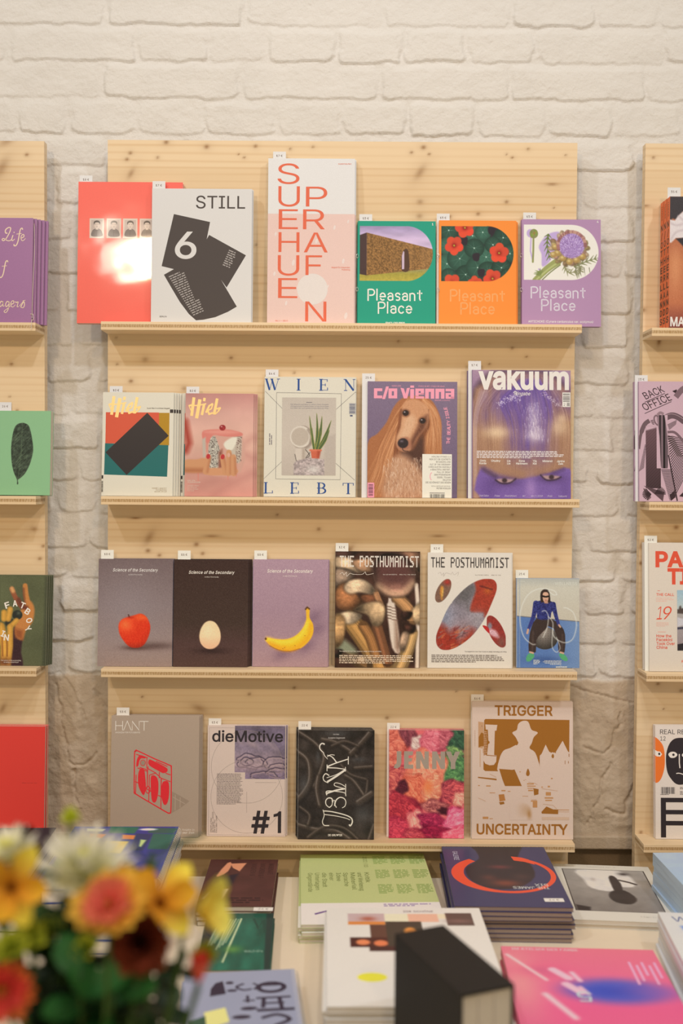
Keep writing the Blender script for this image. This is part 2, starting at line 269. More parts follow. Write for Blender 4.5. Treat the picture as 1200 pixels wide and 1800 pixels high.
    's': ',Q)J*@(D*d(D*~(H+8(N+Q(Z+h(k+x(},))8,.)O,/)g,)*&+x*<+h*L+R*Y+<*c*;*z*(+%)u+,)l+4)c+A)`+K)`+[)c+e)h+o)q+x)|,$*3,,*A,0*g,0*s,-+&,%+0+{+>+m+D+b+J+T,(+a+}+t+s,++g,:+],D+N,O+<,X+),`*o,d*K,e*,,b)n,Z)U,N)C,A)3,0)(+v(}+_(|+F)&++)4*o)D*a)X*R)n*J*$*D*v*1+(*,+;)|+C)s+F)l+J)b+J)U+G)H+@)=+4)2+()**r)#*c({*D({*7(|*&)$)t)+)j)2)_)>)V)I)P)](q)P(u)@(})+).(t)@(c)M(Z)d(O*)(F',
    't': '*|(l*6(H*W(I*k(L*n(O*c)(*J)#*;)#*.)%*%)*){)0)v)7)s)?)q)M)q,+*e,+*e,`)q,a)q-b)3-b)3,a(S,a(R,+)3,+)3)E)6)1)<(|)F(j)O(a)](V)p(N*((J',
    'u': '-#(x*D(G*Y(G*o(J+%(P+7(X+G(c+R(o+_)#+i)6+i(L,I(L,I,a+g,`+g*(+c)g+^)Z+V)M+O)C+A)6+8)0+%)(*t)%*c)#*U)#*D)(*8),*-)2)w)C)m)T)i)b)e*&)e,`)%,`)%)v)))Y)0)>)8)+)@(y)H(o)X(`)d(X)u(P*2(I',
    'v': ',j(V*;(L*{(L,W,a+o,`*v*+*k)c*[),*E)y)F,`(_,`',
    'w': '.h(c)}(L*`(L+>*b+Z+s+}*D,T(M-7(L.P,`-k,a-k,_-7*_,r)6,X*I+|,_+{,a+:,a*_*O*B)5*(*F)J,_)I,a(d,a',
    'x': ',`(](b(L)M(L*4)T*U*4*s)]+^(L,J(L*y*W,C,a+X,a*y+c*W+%*6+`)V,a(i,`*3*Z',
    'y': ',j(h)B%p)W%p)h%r)y%w*)%|*7&**F&7*W&P*e&m,W,a+p,`*v*+*h)Z*[)-*B*()F,`(_,`*:(K*(&s){&c)r&X)d&P)W&L)I&L)0&P(}%w),%s',
    'z': ',a(X(w(L,6(L,6)*)q)+)r)0,0,/,0,a(},`(},&+<,&+<+~(w({',
    '0': '-O(|*z(E+/(F+G(I+_(P+o(X,/(k,<(y,K)0,_)T,k)t,o*,,w*[,{+<,w+w,o,N,`,},L-E,=-Z,.-i+r-{+a.(+N..+:.2+).4*_.2*<.(*--|)u-o)l-g)X-S)K-?)B-.)2,_)&,/(}+R(~*n)**:)7)c)@)M)K)8)Z)#)l(m)x(c*/(V*@(O*R(J*d(F(q*v)#*i)$*X)**B)6*.)I)x)h)n*&)e*L)a*v)a+R)c+y)k,E)u,g**-)*;->*L-J*X-P*f-T+&-V+4-T+C-P+P-J+[-B+n-/,#,o,/,O,7,*,<+T,<+#,8*Y,2*3,%)m+s)P+_):+L).+6)%',
    '1': '-O(X)?(L,l(L,l)(+R))+R.,*_.,)H-5)H,J*h-I*m-J*m)))?)(',
    '2': '-O)%)2(L,j(L,j)**0)+*0).*5)3+P*R,%+.,D+X,R+q,Z,(,a,E,b,b,_,v,V-5,N-G,<-^,%-r+g.%+J./+*.4*p.4*X.1*9.()z-w)e-g)N-N)A-7):-%)6,q)4,N)r,N)s,d){,}*.-7*;-D*P-O*c-T+%-V+>-R+M-L+^-C+q-/+y,}+},m,#,M+|,<+v,++i+o+X+W+0++)2(}',
    '3': '-O)3*p(E+4(F+S(L+j(T,((b,@(u,R)-,[);,i)Y,m)m,n)},m*7,k*H,a*g,X*w,K+-,>+:,-+F+j+V+G+_+9+a*w+a,X-V,X.,)8.,)8-N+_-N+_-J*4+j*4+6*v+5+<+0+I+++Y*~+f*v+q*k+{*^,&*M,-*1,-){,*)g+~)V+v)J+k)>+a)6+E)*+4)%*~)#*h)#*V)%*:).*-)5)z)@)p)K)h)X)c)f)`)w(y)w(~)U).):)<)%)S(k)i(]*0(N*O(H',
    '4': '-O(]+X(L,;(L,;)]-&)]-&*:,;*;,;+}+X+|+W*:)_*;)a*A+u.,+5.,(u*8(u)]+W)]',
    '5': '-O):*s(E+>(H+`(R,#(c,3(o,B(~,V)?,`)R,g)g,k)},l*6,i*],e*q,]++,P+B,G+P,?+Y,++m+t+y+f,#+R,,+=,0+-,2*j,0*U,,*C,%*0+x){+m)y+m*.-N,R-N,R.,)R.,)R.+)6+;)s+4*%+>*4+F*O+O*m+S+1+P+C+K+P+D+_+:+i+1+w*x,#*j,(*Y,,*E,+**,&)q+y)Z+m)I+])9+G),+7)&+#)#*d)$*N)**:)4*%)F)y)Q)q)a)m)u).)u)1)[):)B)J)&)^(n)w([*5(P*T(H',
    '6': '-O(x*y(E+9(F+V(M+n(V,,(g,B(},Q)6,^)M,g)n,i*%,i*D,g*V,c*m,[*~,P+7,F+F,6+V+|+e+j+n+T+u+@+x*{+y*o+w*[+r*H+h,$.,+:.,*#,=)^+d)D+2):*t)4*X)2*C)2*1)6)g)@)H)S)))_(w)n(i*#(]*4(T*F(L*X(H(m*t(}*_)%*H)/*8);*,)H)~)U)u)m)q*&)p*?)s*R)y*h*(*z*9+0*I+<*[+C*q+G+++G+@+C+R+;+c+0+r*z+}*h,(*R,,*;,+*(,()q+})`+s)M+b):+Q).+B)(+-(~',
    '7': '-O(U)S(L*>(M,k-J,k.,)0.,)0-N,(-N,(-J+}-?',
    '8': '-O)6*x(E+E(H+g(O,+(],C(m,Y)(,k)C,s)],v)x,u*4,n*N,e*d,W*v,J+*,7+8,$+A+k+G+l+I+}+O,8+],F+l,V,),_,>,c,V,a,u,Z-4,R-D,H-T,6-h,&-s+n.#+V.,+?.2++.4*p.4*P.0*:.)*%-{)l-m)Z-_)N-N)B-:);,})8,l):,M)=,<)B,.)N+s)_+a)q+S*/+J*0+G)w+A)i+:)W+/)F*z):*i)0*U))*>)%*))&)g).)I)=).)Q(s)a(g)o(^*2(P*V(H(m*w(~*])%*D),*5)4*%)>)s)N)l)])g)q)g*+)i*<)q*O){*^*1*n*B*y*U+#*j+(+,+)+=+%+R*{+e*q+w*c,&*T,0*C,4*0,4)v,2)e,+)T+})G+n)8+^)/+H)(+4)#(m*t+a*b+c*O+i*>+r*.,%*$,5)z,F)x,S)y,m*#-$*,-3*8-@*E-J*W-Q*j-U+%-V+8-T+G-P+W-H+d-@+o-4+w-&+},p+~,f+},K+y,<+s,/+i+}+[+q+K+i+@+e+.+a',
    '9': '-O(t)v(L*a(L*c(M+}*D,:*k,T+?,c+j,i,1,i,T,b,y,T-=,B-W,+-n+j.#+L..+*.4*e.2*E.,*(-{)h-g)R-P)@-3)7,s)2,Z)2,:)4+})8+k)@+T)I+D)U+3)b+&)u*s*,*i*F*a*^*]*x*Z+.*]+C*e+T*n(m*s+2*]+6*J+=*:+H*,+V)}+f)u+|)q,9)q,N)s,c)y,u*)--*7-=*L-L*^-R*q-V+*-V+?-R+R-J+b-?+q-.+},v,(,a,,,H,+,5,&+{+}+l+s+Z+e+J+U+?+A+6+.+2',
    '.': '*T(_)M(H)_(I)h(L)o(R){(`*$(q*#)()w)7)h)D)X)H)D)G)5)?)))1)#({)%(h),(Z):(N)E(I',
    ',': '*T(P(s&.)F&/)|)9)6)9',
    '-': '-O(P)e*T,5*T,5+2)e+2',
    '/': '+7(Q([&Z)9&Z):&[+).D*J.D',
    '(': '+O(k*I&F+*&F*q&r*](G*D)5*:)Y*4)z*0*B*/*g*0+4*4+Y*<,.*G,[*R-(*c-U*r-}+*.K*I.K*<.6*%-_)h,p)X,.)N+C)K*r)L*>)S)f)]);)h(p)}(8*4&l',
    ')': '+O(k(s&F)R&F)T&G)s((*/(a*:)(*D)M*N*2*P*X*N+9*I+j*>,G*0-#){-S)g.()S.K(s.K)).$)<-Q)J-$)V,V)g+b)k+;)m*r)l*G)i*$)b)Z)Z);)Q(y)@(H',
    '#': '-B(k)2(L)f(L)}*#+G*#+0(L+d(L+{*#,m*$,t*X,)*X,>+{-/+{-0,&-7,T,F,U,^.,,*.,+m,T*G,T*_.,*+.,)o,U(},T(v+{)g+{)Q*X(`*X(V*&(W*#)H*#(P***X*?+{+e+{+O*X',
    '€': '-Z)<+](E,)(H,P(R,n(a-+(s-0(x,q)Q,W)@,E)6,-),+o)(+U)&+@)*+#)4*n)>*^)J*U)S*E)j*8*)*.*K+h*K,#*~*%+#*%+N*%+V,9+V,P,-*-,-*:,T*D,h*P,z*^-.*m-:+%-F+7-L+I-P+^-R+t-P,*-M,;-G,N->,_-4,s-#-1-Y-#-e,n-q,S.#,3..+i.4+B.2+$.,*[-y*>-e*1-Y){-F)d-#)S,Z)J,?)G,-(p,-(]+V)A+U)A+#(p+#(]*K)G*K)P*$)c)V)w)7*3(y*K(e*c(X*q(R+:(H',
    'Ä': '-k(T(^(L)H(M)z*%,<*%,o(M-Y(L+R.,*b.,(Q*3*_*_,(+--R+M,B,(*`(`*?.m*K.o*Y.u*e/(*h//*i/:*g/I*a/S*R/`*I/c*@/d*2/a*$/Y)w/N)s/@)t/.){.|**.s*0.p(`+v.m,+.p,6.w,>/%,D/6,B/F,:/U,2/],+/a+w/d+l/c+^/Z+R/N+N/F+M/>+N//+V.}+^.u+g.p',
    'Ö': '.E)++G(E+Z(F+y(J,4(O,H(V,Y(_,q(n-*)#-8)3-H)G-R)W-Z)g-g*(-p*G-t*]-x+1-w+c-r,&-m,?-],i-P-$-A-;-1-N,|-^,l-j,V-w,=.%,..,+k.2+R.4+(.2*k.-*U.%*=-w*/-o)r-^)`-L)F-+)0,_)*,K(},-(y+u(u+P(w*p({*P)%*;),*()6)k)@)W)R)<)^)/)u(u*/(e*E(X*_(O*r(J+)(G(q+?)&*y),*Y)9*G)D*;)N*#)j)o*,)c*N)Z*y)Z+S)a+})k,E){,f*6-%*P-:*m-H+2-P+V-R+y-K,--F,?-<,U-,,e,x,q,h-%,H-0,)-7+]-8++-2*X-(*3,s)o,_)U,S)J,B)>,$)0+_)((_*[.m*l.p*v.v+$/&+*/6+(/G*{/T*t/]*l/a*]/d*L/a*B/Z*7/M*2/<*4//*;.}*B.v*L.p(],6.m,E.o,S.y,]/*,a/9,^/I,T/W,H/a,7/d,)/a+w/X+n/N+i/@+k/.+s.{,%.q',
    'Ü': '.5({+1(D+P(D+m(G,:(R,R(],m(o-%)&-;)B-F)X-N)p-S*8-S.,,m.,,m*@,k*+,c)p,Y)^,P)Q,C)D,4)9,&)2+q),+_)(+H)%+1)%*u)**c)/*R)6*C)@*6)L*))]){)n)s*()o*?)o.,)..,).*@)2)z)8)b)A)L)T)/)h(u)w(i*2([*J(P*p(G(_*R.m*d.p*p.x*y/+*}/8*|/B*y/J*q/V*d/a*T/d*E/a*7/X*0/O**/?*,//*0/%*5.z*A.q(`,..m,<.o,H.v,R/&,W/5,V/G,N/T,H/Z,>/a,//d+z/a+p/Z+i/R+c/I+a/;+c/,+j.|+p.v+z.p',
    'ä': ',j)1*.(D*U(F*d(H*u(O+*(X+5(a+E(r+O)%+R)%+S(L,4(L,4+F,0+h,#,(+v,6+l,@+c,H+S,R+D,X+/,`*j,e*J,e*,,a)g,V)M,H)8,6)&+{(v+c)V+P)]+[)g+j)s+u)}+|*2,(*>,,*N,.*`,/*|,++3,#+<+w+D+o+M+^+Q+K+R+9+N+0+H+)+2*}*F*u)}*o)U*d)C*[)0*N(}*A(s*.(l)o(k)T(p):(u)-(}(y)5(c)F(V)S(P)g(I(d*9({*&(})q)()b)0)W);)R)E)N)T)P)l)V)z)a**)h*.*&*:*B*@+4*J+H*P+Q*V+P)n+J)W+>)E++)2*q)&*c(}*S({(])c-E)q-F*$-L*0-Y*6-h*5-w*/.**#.5)p.;)_.:)P.4)D.&)?-t)@-b)F-U)U-I(^+>-E+L-F+Z-L+f-W+l-f+l-v+i.$+e.++X.6+J.;+:.:++.4*|.)*v-v*w-d*}-V+/-J',
    'ö': '-)(u*Z(D+$(E+G(L+T(R+i(],$(o,0(z,>)/,P)P,])v,a*?,a*p,Y+=,N+^,E+n,9,$+~,=+s,F+_,R+>,_*x,e*X,e*7,_)p,Q)T,>);+~)(+_(w+>(s+&(p*m(o*B(u)w)#)S)/)=)8)0)D({)Q(m)_(c)q(W*8(J(n*_({*E)$*0)/*%)6)u)B)j)Q)^)l)V*-)R*F)S*i)X+,)c+H)n+^*%+s*6+~*F,**],.*t,.+/,*+F+z+Z+h+g+W+r+A+y+(+}*i+~*F+{*-+s)l+g)Q+[)B+K)3+7)(*{(}(^)u-E*(-F*6-L*B-X*H-g*G-w*B.)*6.5*&.;)s.;)d.5)W.))S-|)Q-s)R-d)Y-U)f-J(^+P-E+_-F+l-K+w-U+~-f+~-v+w.*+l.6+].;+L.:+>.4+2.&+--u+.-e+4-V+?-K+G-G',
    'ü': '-#(x*D(G*Y(G*o(J+%(P+7(X+G(c+R(o+_)#+i)6+i(L,I(L,I,a+g,`+g*(+c)g+^)Z+V)M+O)C+A)6+8)0+%)(*t)%*c)#*U)#*D)(*8),*-)2)w)C)m)T)i)b)e*&)e,`)%,`)%)v)))Y)0)>)8)+)@(y)H(o)X(`)d(X)u(P*2(I(])r-E*%-F*4-L*?-W*E-g*E-v*>.+*2.6*#.;)o.:)b.5)U.))O-v)O-f)V-V)d-J(]+M-E+_-F+m-N+w-Z+|-i+{-w+u.*+i.6+Z.;+I.:+;.4+1.*+*-t+,-c+4-S+@-I',
    'ß': '-C)L+G(E+g(F,((L,E(X,V(e,a(o,j({,u)8,x)L,w)n,q*(,g*9,]*E,D*]+t+#+e+2+^+A+]+T+_+b+c+j+},4,*,G,.,W,0,q,.-/,(-C+{-S+o-c+`-q+Q-{+B.&+,..*r.2*V.4*B.2*&.*)u.#)h-w)V-i)L-^)B-N)8-8)4-))0,p).,S).(L)m(L)m,[)o,q)t-(){-6*%->*0-H*E-R*a-U*m-T*}-P+/-J+8-D+F-4+K-%+M,w+N,^+I,J+>,8+%+t*{+g*x+Y*w+I*y+<*}+/+,*v+>*b+v*6,.)},8)l,:)c,:)S,5)D,*)6+v),+`)%+;)#+()%*s),*S)<*<(a*N(V*i(M++(G',
    '–': ',B(P(L*T,A*T,B+2(L+2',
    "'": '*g(P)@+})s+})z.,)8.,',
    '&': '-J)2*Z(E*r(F+)(H+M(R+^(Y+p(d,-(w,P(L-@(L,R)H,f)f,t*/,{*O,}*y,A*y,@*b,<*K,5*1,,)y*u+G+Q+s+c,)+o,9+z,M,#,^,(,p,(-&,%-5+{-H+o-]+`-n+N-{+:.)*}.0*j.2*W.2*B./*-.*)y-~)g-r)X-d)P-Y)G-I)@-6)>,|)>,e)B,O)H,@)V,#)g+j){+Q)E+&),*h(}*W(w*I(q*5(o)|(q)](y)B)-)()>(p)W(])t(P*:(H(a*P({*>(~*1)&*#)-)p)7)g)A)])N)V)^)S)o)T*%)V*2)Z*<)b*H)m*V)z*c*D+#+c)I+L)8+1)**p(}(d*N+u*8,6*.,G*%,V)|,m)|,{*#--*&-6*/-B*9-K*E-R*Q-V*^-W*w-T+#-R+0-J+>-:+D-&+D,v+B,g+9,U+,,F*v,6',
    ':': '*T(_)M(H)_(I)h(L)o(R){(`*$(q*#)()w)7)h)D)X)H)D)G)5)?)))1)#({)%(h),(Z):(N)E(I(`)Q+L)d+P)q+X){+f*$+v)~,/)u,>)h,I)_,L)T,N)C,L)5,D)*,7)$,-)#,$)$+o)-+_)7+U)A+P',
    '—': '07(P(L*T07*T07+2(L+2',
    '°': '+{(m*0+Y*G+Z*^+a*q+i+%+u+8,-+C,>+J,Q+N,h+N-&+I-=+@-Q+4-c*~-s*l.#*X.,*A.0*,.0)o.,)Y-~)E-p)6-a)+-O(|-7(x,z(y,b)#,K),,9)9,&)L+p)d+c)t+](i*6,2*(,4)x,7)k,>)c,F)Z,Q)T,[)Q,i)P,w)R-()W-4)_-@)i-J)}-T*0-X*=-X*K-T*S-Q*^-J*g-A*s-.*w,|*w,n*u,`*o,R*a,B*T,:*K,6',
    '|': '+#(P)J%]*%%]*$/w)J/w',
}
# ------------------------------------------------------------------ printing: vector shapes, letters and painted pictures on paper
FRAMES = {'F1': (120, 240, 10 / 3), 'F2': (450, 240, 10 / 3), 'F3': (740, 300, 10 / 3), 'F4': (160, 620, 3.75), 'F5': (440, 620, 3.0),
          'F6': (740, 600, 4.0), 'F7': (150, 940, 4.0), 'F8': (430, 940, 3.75), 'F9': (730, 940, 3.871), 'F10': (170, 1220, 3.4286),
          'F11': (500, 1240, 3.6364), 'F12': (800, 1200, 5.0), 'L1': (0, 240, 5.0), 'L2': (0, 690, 3.6), 'L4': (0, 1240, 6.0), 'R1': (1000, 240, 5.0),
          'R2': (1000, 640, 6.0), 'R3': (1060, 920, 6.0), 'R4': (1060, 1240, 6.0), 'PX': (0, 0, 1.0)}
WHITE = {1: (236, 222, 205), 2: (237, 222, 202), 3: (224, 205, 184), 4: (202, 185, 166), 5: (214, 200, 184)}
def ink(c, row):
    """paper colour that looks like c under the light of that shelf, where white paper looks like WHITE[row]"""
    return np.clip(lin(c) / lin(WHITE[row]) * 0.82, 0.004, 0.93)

CAP = 0.5087
_txt, _gl = {}, {}
def glyph(ch):
    if ch not in _gl:
        t = GLYPHS.get(ch); num = lambda k: (AB91.index(t[2 * k]) * len(AB91) + AB91.index(t[2 * k + 1]) - 400) / 1000
        if t is None: _gl[ch] = (0.2, [])
        else:
            adv, k, cs = num(0), 1, []
            while 2 * k < len(t):
                n = int(round(num(k) * 1000)); k += 1
                cs.append([(num(k + 2 * i), num(k + 2 * i + 1)) for i in range(n)]); k += 2 * n
            def inside(p, q): return sum(((a[1] > p[1]) != (b[1] > p[1])) and p[0] < (b[0] - a[0]) * (p[1] - a[1]) / (b[1] - a[1]) + a[0] for a, b in zip(q, q[1:] + q[:1])) % 2
            for i, q in enumerate(cs):                        # outlines one way round, counters the other
                area = sum(a[0] * b[1] - b[0] * a[1] for a, b in zip(q, q[1:] + q[:1])); hole = sum(inside(q[0], o) for j, o in enumerate(cs) if j != i) % 2
                if (area > 0) == bool(hole): cs[i] = q[::-1]
            _gl[ch] = (adv, cs)
    return _gl[ch]
def text_mesh(s, bold=0.0, shear=0.0, space=1.0):
    """filled letter shapes on a base line, type size 1"""
    key = (s, bold, shear, space)
    if key not in _txt:
        c = bpy.data.curves.new('lettering', 'CURVE'); c.dimensions = '2D'; c.fill_mode = 'BOTH'; c.offset = bold * 0.75
        x = 0.0; any_ = False
        for ch in s:
            adv, cs = glyph(ch)
            for q in cs:
                sp = c.splines.new('POLY'); sp.points.add(len(q) - 1); sp.use_cyclic_u = True; any_ = True
                sp.points.foreach_set('co', [v for a, b in q for v in (x + a + shear * b, b, 0.0, 1.0)])
            x += adv * space
        v, f = np.zeros((0, 2)), []
        if any_:
            o = bpy.data.objects.new('lettering', c); m = bpy.data.meshes.new_from_object(o)
            v = np.empty(len(m.vertices) * 3); m.vertices.foreach_get('co', v); v = v.reshape(-1, 3)[:, :2]
            f = [tuple(p.vertices) for p in m.polygons]
            bpy.data.meshes.remove(m); bpy.data.objects.remove(o)
        bpy.data.curves.remove(c)
        _txt[key] = (v, f)
    return _txt[key]
def smooth(pts, n=6, closed=True):
    """Catmull-Rom through the points"""
    p = [np.array(q, float) for q in pts]; N = len(p); out = []
    for i in range(N if closed else N - 1):
        g = lambda k: p[k % N] if closed else p[min(max(k, 0), N - 1)]
        a, b, c, d = g(i - 1), g(i), g(i + 1), g(i + 2)
        for k in range(n):
            t = k / n
            out.append(0.5 * (2 * b + (c - a) * t + (2 * a - 5 * b + 4 * c - d) * t * t + (3 * b - a - 3 * c + d) * t ** 3))
    if not closed: out.append(p[-1])
    return [tuple(q) for q in out]
def ell_pts(cx, cy, rx, ry, rot=0, n=32, a0=0, a1=360):
    r = math.radians(rot); out = []
    for k in range(n + (0 if a1 - a0 >= 360 else 1)):
        t = math.radians(a0 + (a1 - a0) * k / n)
        x, y = rx * math.cos(t), ry * math.sin(t)
        out.append((cx + x * math.cos(r) - y * math.sin(r), cy + x * math.sin(r) + y * math.cos(r)))
    return out

class Print:
    """collects what is printed on one face. Units: the chosen frame's; rect = the face in photo pixels"""
    def __init__(s, rect, frame, row):
        s.rect, s.fr, s.row = rect, FRAMES[frame], row
        s.V, s.L, s.T, s.C, s.M, s.n, s.lay = [], [], [], [], [], 0, 0
        s.tint = np.ones(3)
    def to_uv(s, P):
        P = np.asarray(P, float); x0, y0, x1, y1 = s.rect
        X = s.fr[0] + P[:, 0] / s.fr[2]; Y = s.fr[1] + P[:, 1] / s.fr[2]
        return np.clip(np.stack([(X - x0) / (x1 - x0), (y1 - Y) / (y1 - y0)], 1), 0, 1)
    def _add(s, P, faces, col, mat=0, raw=False):
        uv = s.to_uv(P); s.lay += 1
        s.V.append(np.hstack([uv, np.full((len(uv), 1), s.lay)]))
        C = np.asarray(col, float)
        if C.ndim == 1: C = np.tile(C, (len(uv), 1))
        s.C.append(C if raw else ink(C * s.tint, s.row))
        for f in faces:
            s.L.extend(i + s.n for i in f); s.T.append(len(f)); s.M.append(mat)
        s.n += len(uv)
    def poly(s, pts, col, mat=0, raw=False):
        tri = tessellate_polygon([[Vector((p[0], p[1], 0)) for p in pts]])
        s._add(pts, [tuple(t) for t in tri], col, mat, raw); return s
    def rect_(s, x0, y0, x1, y1, col, **k):
        s._add([(x0, y0), (x1, y0), (x1, y1), (x0, y1)], [(0, 1, 2, 3)], col, **k); return s
    def ell(s, cx, cy, rx, ry, col, rot=0, n=32, **k):
        return s.poly(ell_pts(cx, cy, rx, ry, rot, n), col, **k)
    def stroke(s, pts, w, col, w1=None, closed=False, mat=0):
        """a ribbon along pts; width w, or list of widths, or w tapering to w1; round joins by mitre"""
        p = [np.array(q, float) for q in pts]; N = len(p)
        ws = list(np.interp(np.linspace(0, 1, N), np.linspace(0, 1, len(w)), w)) if hasattr(w, '__len__') else [w + ((w1 if w1 is not None else w) - w) * i / max(N - 1, 1) for i in range(N)]
        P = []
        for i in range(N):
            a = p[(i - 1) % N] if closed or i > 0 else p[i]; b = p[(i + 1) % N] if closed or i < N - 1 else p[i]
            d = b - a; d = d / (np.hypot(*d) + 1e-9); nrm = np.array((-d[1], d[0]))
            k = 1.0
            if (closed or 0 < i < N - 1):
                e = p[i] - a; e = e / (np.hypot(*e) + 1e-9); k = min(1 / max(abs(np.dot((-e[1], e[0]), nrm)), 0.4), 2.2)
            P += [p[i] + nrm * ws[i] / 2 * k, p[i] - nrm * ws[i] / 2 * k]
        Fc = [(2 * i, 2 * i + 1, 2 * i + 3, 2 * i + 2) for i in range(N - 1)]
        if closed: Fc.append((2 * N - 2, 2 * N - 1, 1, 0))
        s._add(P, Fc, col, mat); return s
    def dots(s, pts, r, col, n=6):
        P, Fc = [], []
        for i, q in enumerate(pts):
            P += ell_pts(q[0], q[1], r, r, 0, n); Fc.append(tuple(range(i * n, i * n + n)))
        s._add(P, Fc, col); return s
    def rects(s, rs, col):
        P, Fc = [], []
        for i, (x0, y0, x1, y1) in enumerate(rs):
            P += [(x0, y0), (x1, y0), (x1, y1), (x0, y1)]; Fc.append((4 * i, 4 * i + 1, 4 * i + 2, 4 * i + 3))
        s._add(P, Fc, col); return s
    def text(s, t, x, y, cap, col, width=None, bold=0.0, shear=0.0, align='l', rot=0.0, sx=1.0, space=1.0, mat=0):
        v, f = text_mesh(t, bold, shear, space)
        if not len(v): return s
        k = cap / CAP; w = v[:, 0].max() - v[:, 0].min()
        if width: sx = width / (w * k)
        vx = (v[:, 0] - v[:, 0].min()) * k * sx; vy = -v[:, 1] * k
        vx = vx - {'l': 0, 'c': 0.5, 'r': 1}[align] * w * k * sx
        r = math.radians(rot); P = np.stack([x + vx * math.cos(r) - vy * math.sin(r), y + vx * math.sin(r) + vy * math.cos(r)], 1)
        s._add(P, f, col, mat); return s
    def lines(s, x0, y0, x1, y1, n, col, seed=1, fill=0.5, last=0.6, align='l', rot=0):
        """rows of tiny print too small to read: word-length bars"""
        rnd = random.Random(seed); st = (y1 - y0) / n; P, Fc = [], []
        th = st * fill; r = math.radians(rot)
        for i in range(n):
            y = y0 + i * st; L = (x1 - x0) * (last if i == n - 1 else rnd.uniform(0.86, 1.0))
            x = x0 if align == 'l' else (x1 - L if align == 'r' else (x0 + x1 - L) / 2); e = x + L
            while x < e - 1:
                w = min(rnd.uniform(1.2, 5.5) * th, e - x)
                q = [(x, y), (x + w, y), (x + w, y + th), (x, y + th)]
                if rot: q = [(x0 + (a - x0) * math.cos(r) - (b - y0) * math.sin(r), y0 + (a - x0) * math.sin(r) + (b - y0) * math.cos(r)) for a, b in q]
                k = len(P); P += q; Fc.append((k, k + 1, k + 2, k + 3)); x += w + th * 0.8
        s._add(P, Fc, col); return s
    def barcode(s, x0, y0, x1, y1, col=(30, 28, 28), paper=None, seed=3, vert=False):
        if paper is not None: s.rect_(x0, y0, x1, y1, paper); d = 0.08 * min(x1 - x0, y1 - y0); x0 += d; y0 += d; x1 -= d; y1 -= d
        rnd = random.Random(seed); rs = []; a, b = (y0, y1) if vert else (x0, x1); t = a; u = (b - a) / 60
        while t < b:
            w = rnd.choice((1, 1, 2, 3)) * u; e = min(t + w, b); rs.append((x0, t, x1, e) if vert else (t, y0, e, y1)); t = e + rnd.choice((1, 1, 2)) * u
        return s.rects(rs, col)
    def canvas(s, cv):
        h, w = cv.X.shape
        P = np.stack([cv.X.ravel(), cv.Y.ravel()], 1)
        uv = s.to_uv(P); s.lay += 1
        s.V.append(np.hstack([uv, np.full((len(uv), 1), s.lay)])); s.C.append(ink(np.clip(cv.C.reshape(-1, 3) * s.tint, 0, 255), s.row))
        i = np.arange(h - 1)[:, None] * w + np.arange(w - 1)[None]
        q = np.stack([i, i + 1, i + w + 1, i + w], -1).reshape(-1, 4) + s.n
        s.L.extend(q.ravel().tolist()); s.T += [4] * len(q); s.M += [0] * len(q); s.n += len(uv)
        return s

def _hash(ix, iy, seed):
    h = (ix.astype(np.int64) * 374761393 + iy.astype(np.int64) * 668265263 + seed * 1442695041) & 0x7fffffff
    h = ((h ^ (h >> 13)) * 1274126177) & 0x7fffffff
    return ((h ^ (h >> 16)) & 0xffff) / 65535.0
def vnoise(x, y, seed=0):
    ix, iy = np.floor(x), np.floor(y); fx, fy = x - ix, y - iy
    fx = fx * fx * (3 - 2 * fx); fy = fy * fy * (3 - 2 * fy)
    a, b, c, d = _hash(ix, iy, seed), _hash(ix + 1, iy, seed), _hash(ix, iy + 1, seed), _hash(ix + 1, iy + 1, seed)
    return (a * (1 - fx) + b * fx) * (1 - fy) + (c * (1 - fx) + d * fx) * fy
def fbm(x, y, seed=0, o=4):
    t, a, z = 0, 0.5, 0
    for i in range(o):
        t = t + a * vnoise(x, y, seed + i * 17); z += a; a *= 0.5; x = x * 2.03; y = y * 2.03
    return t / z

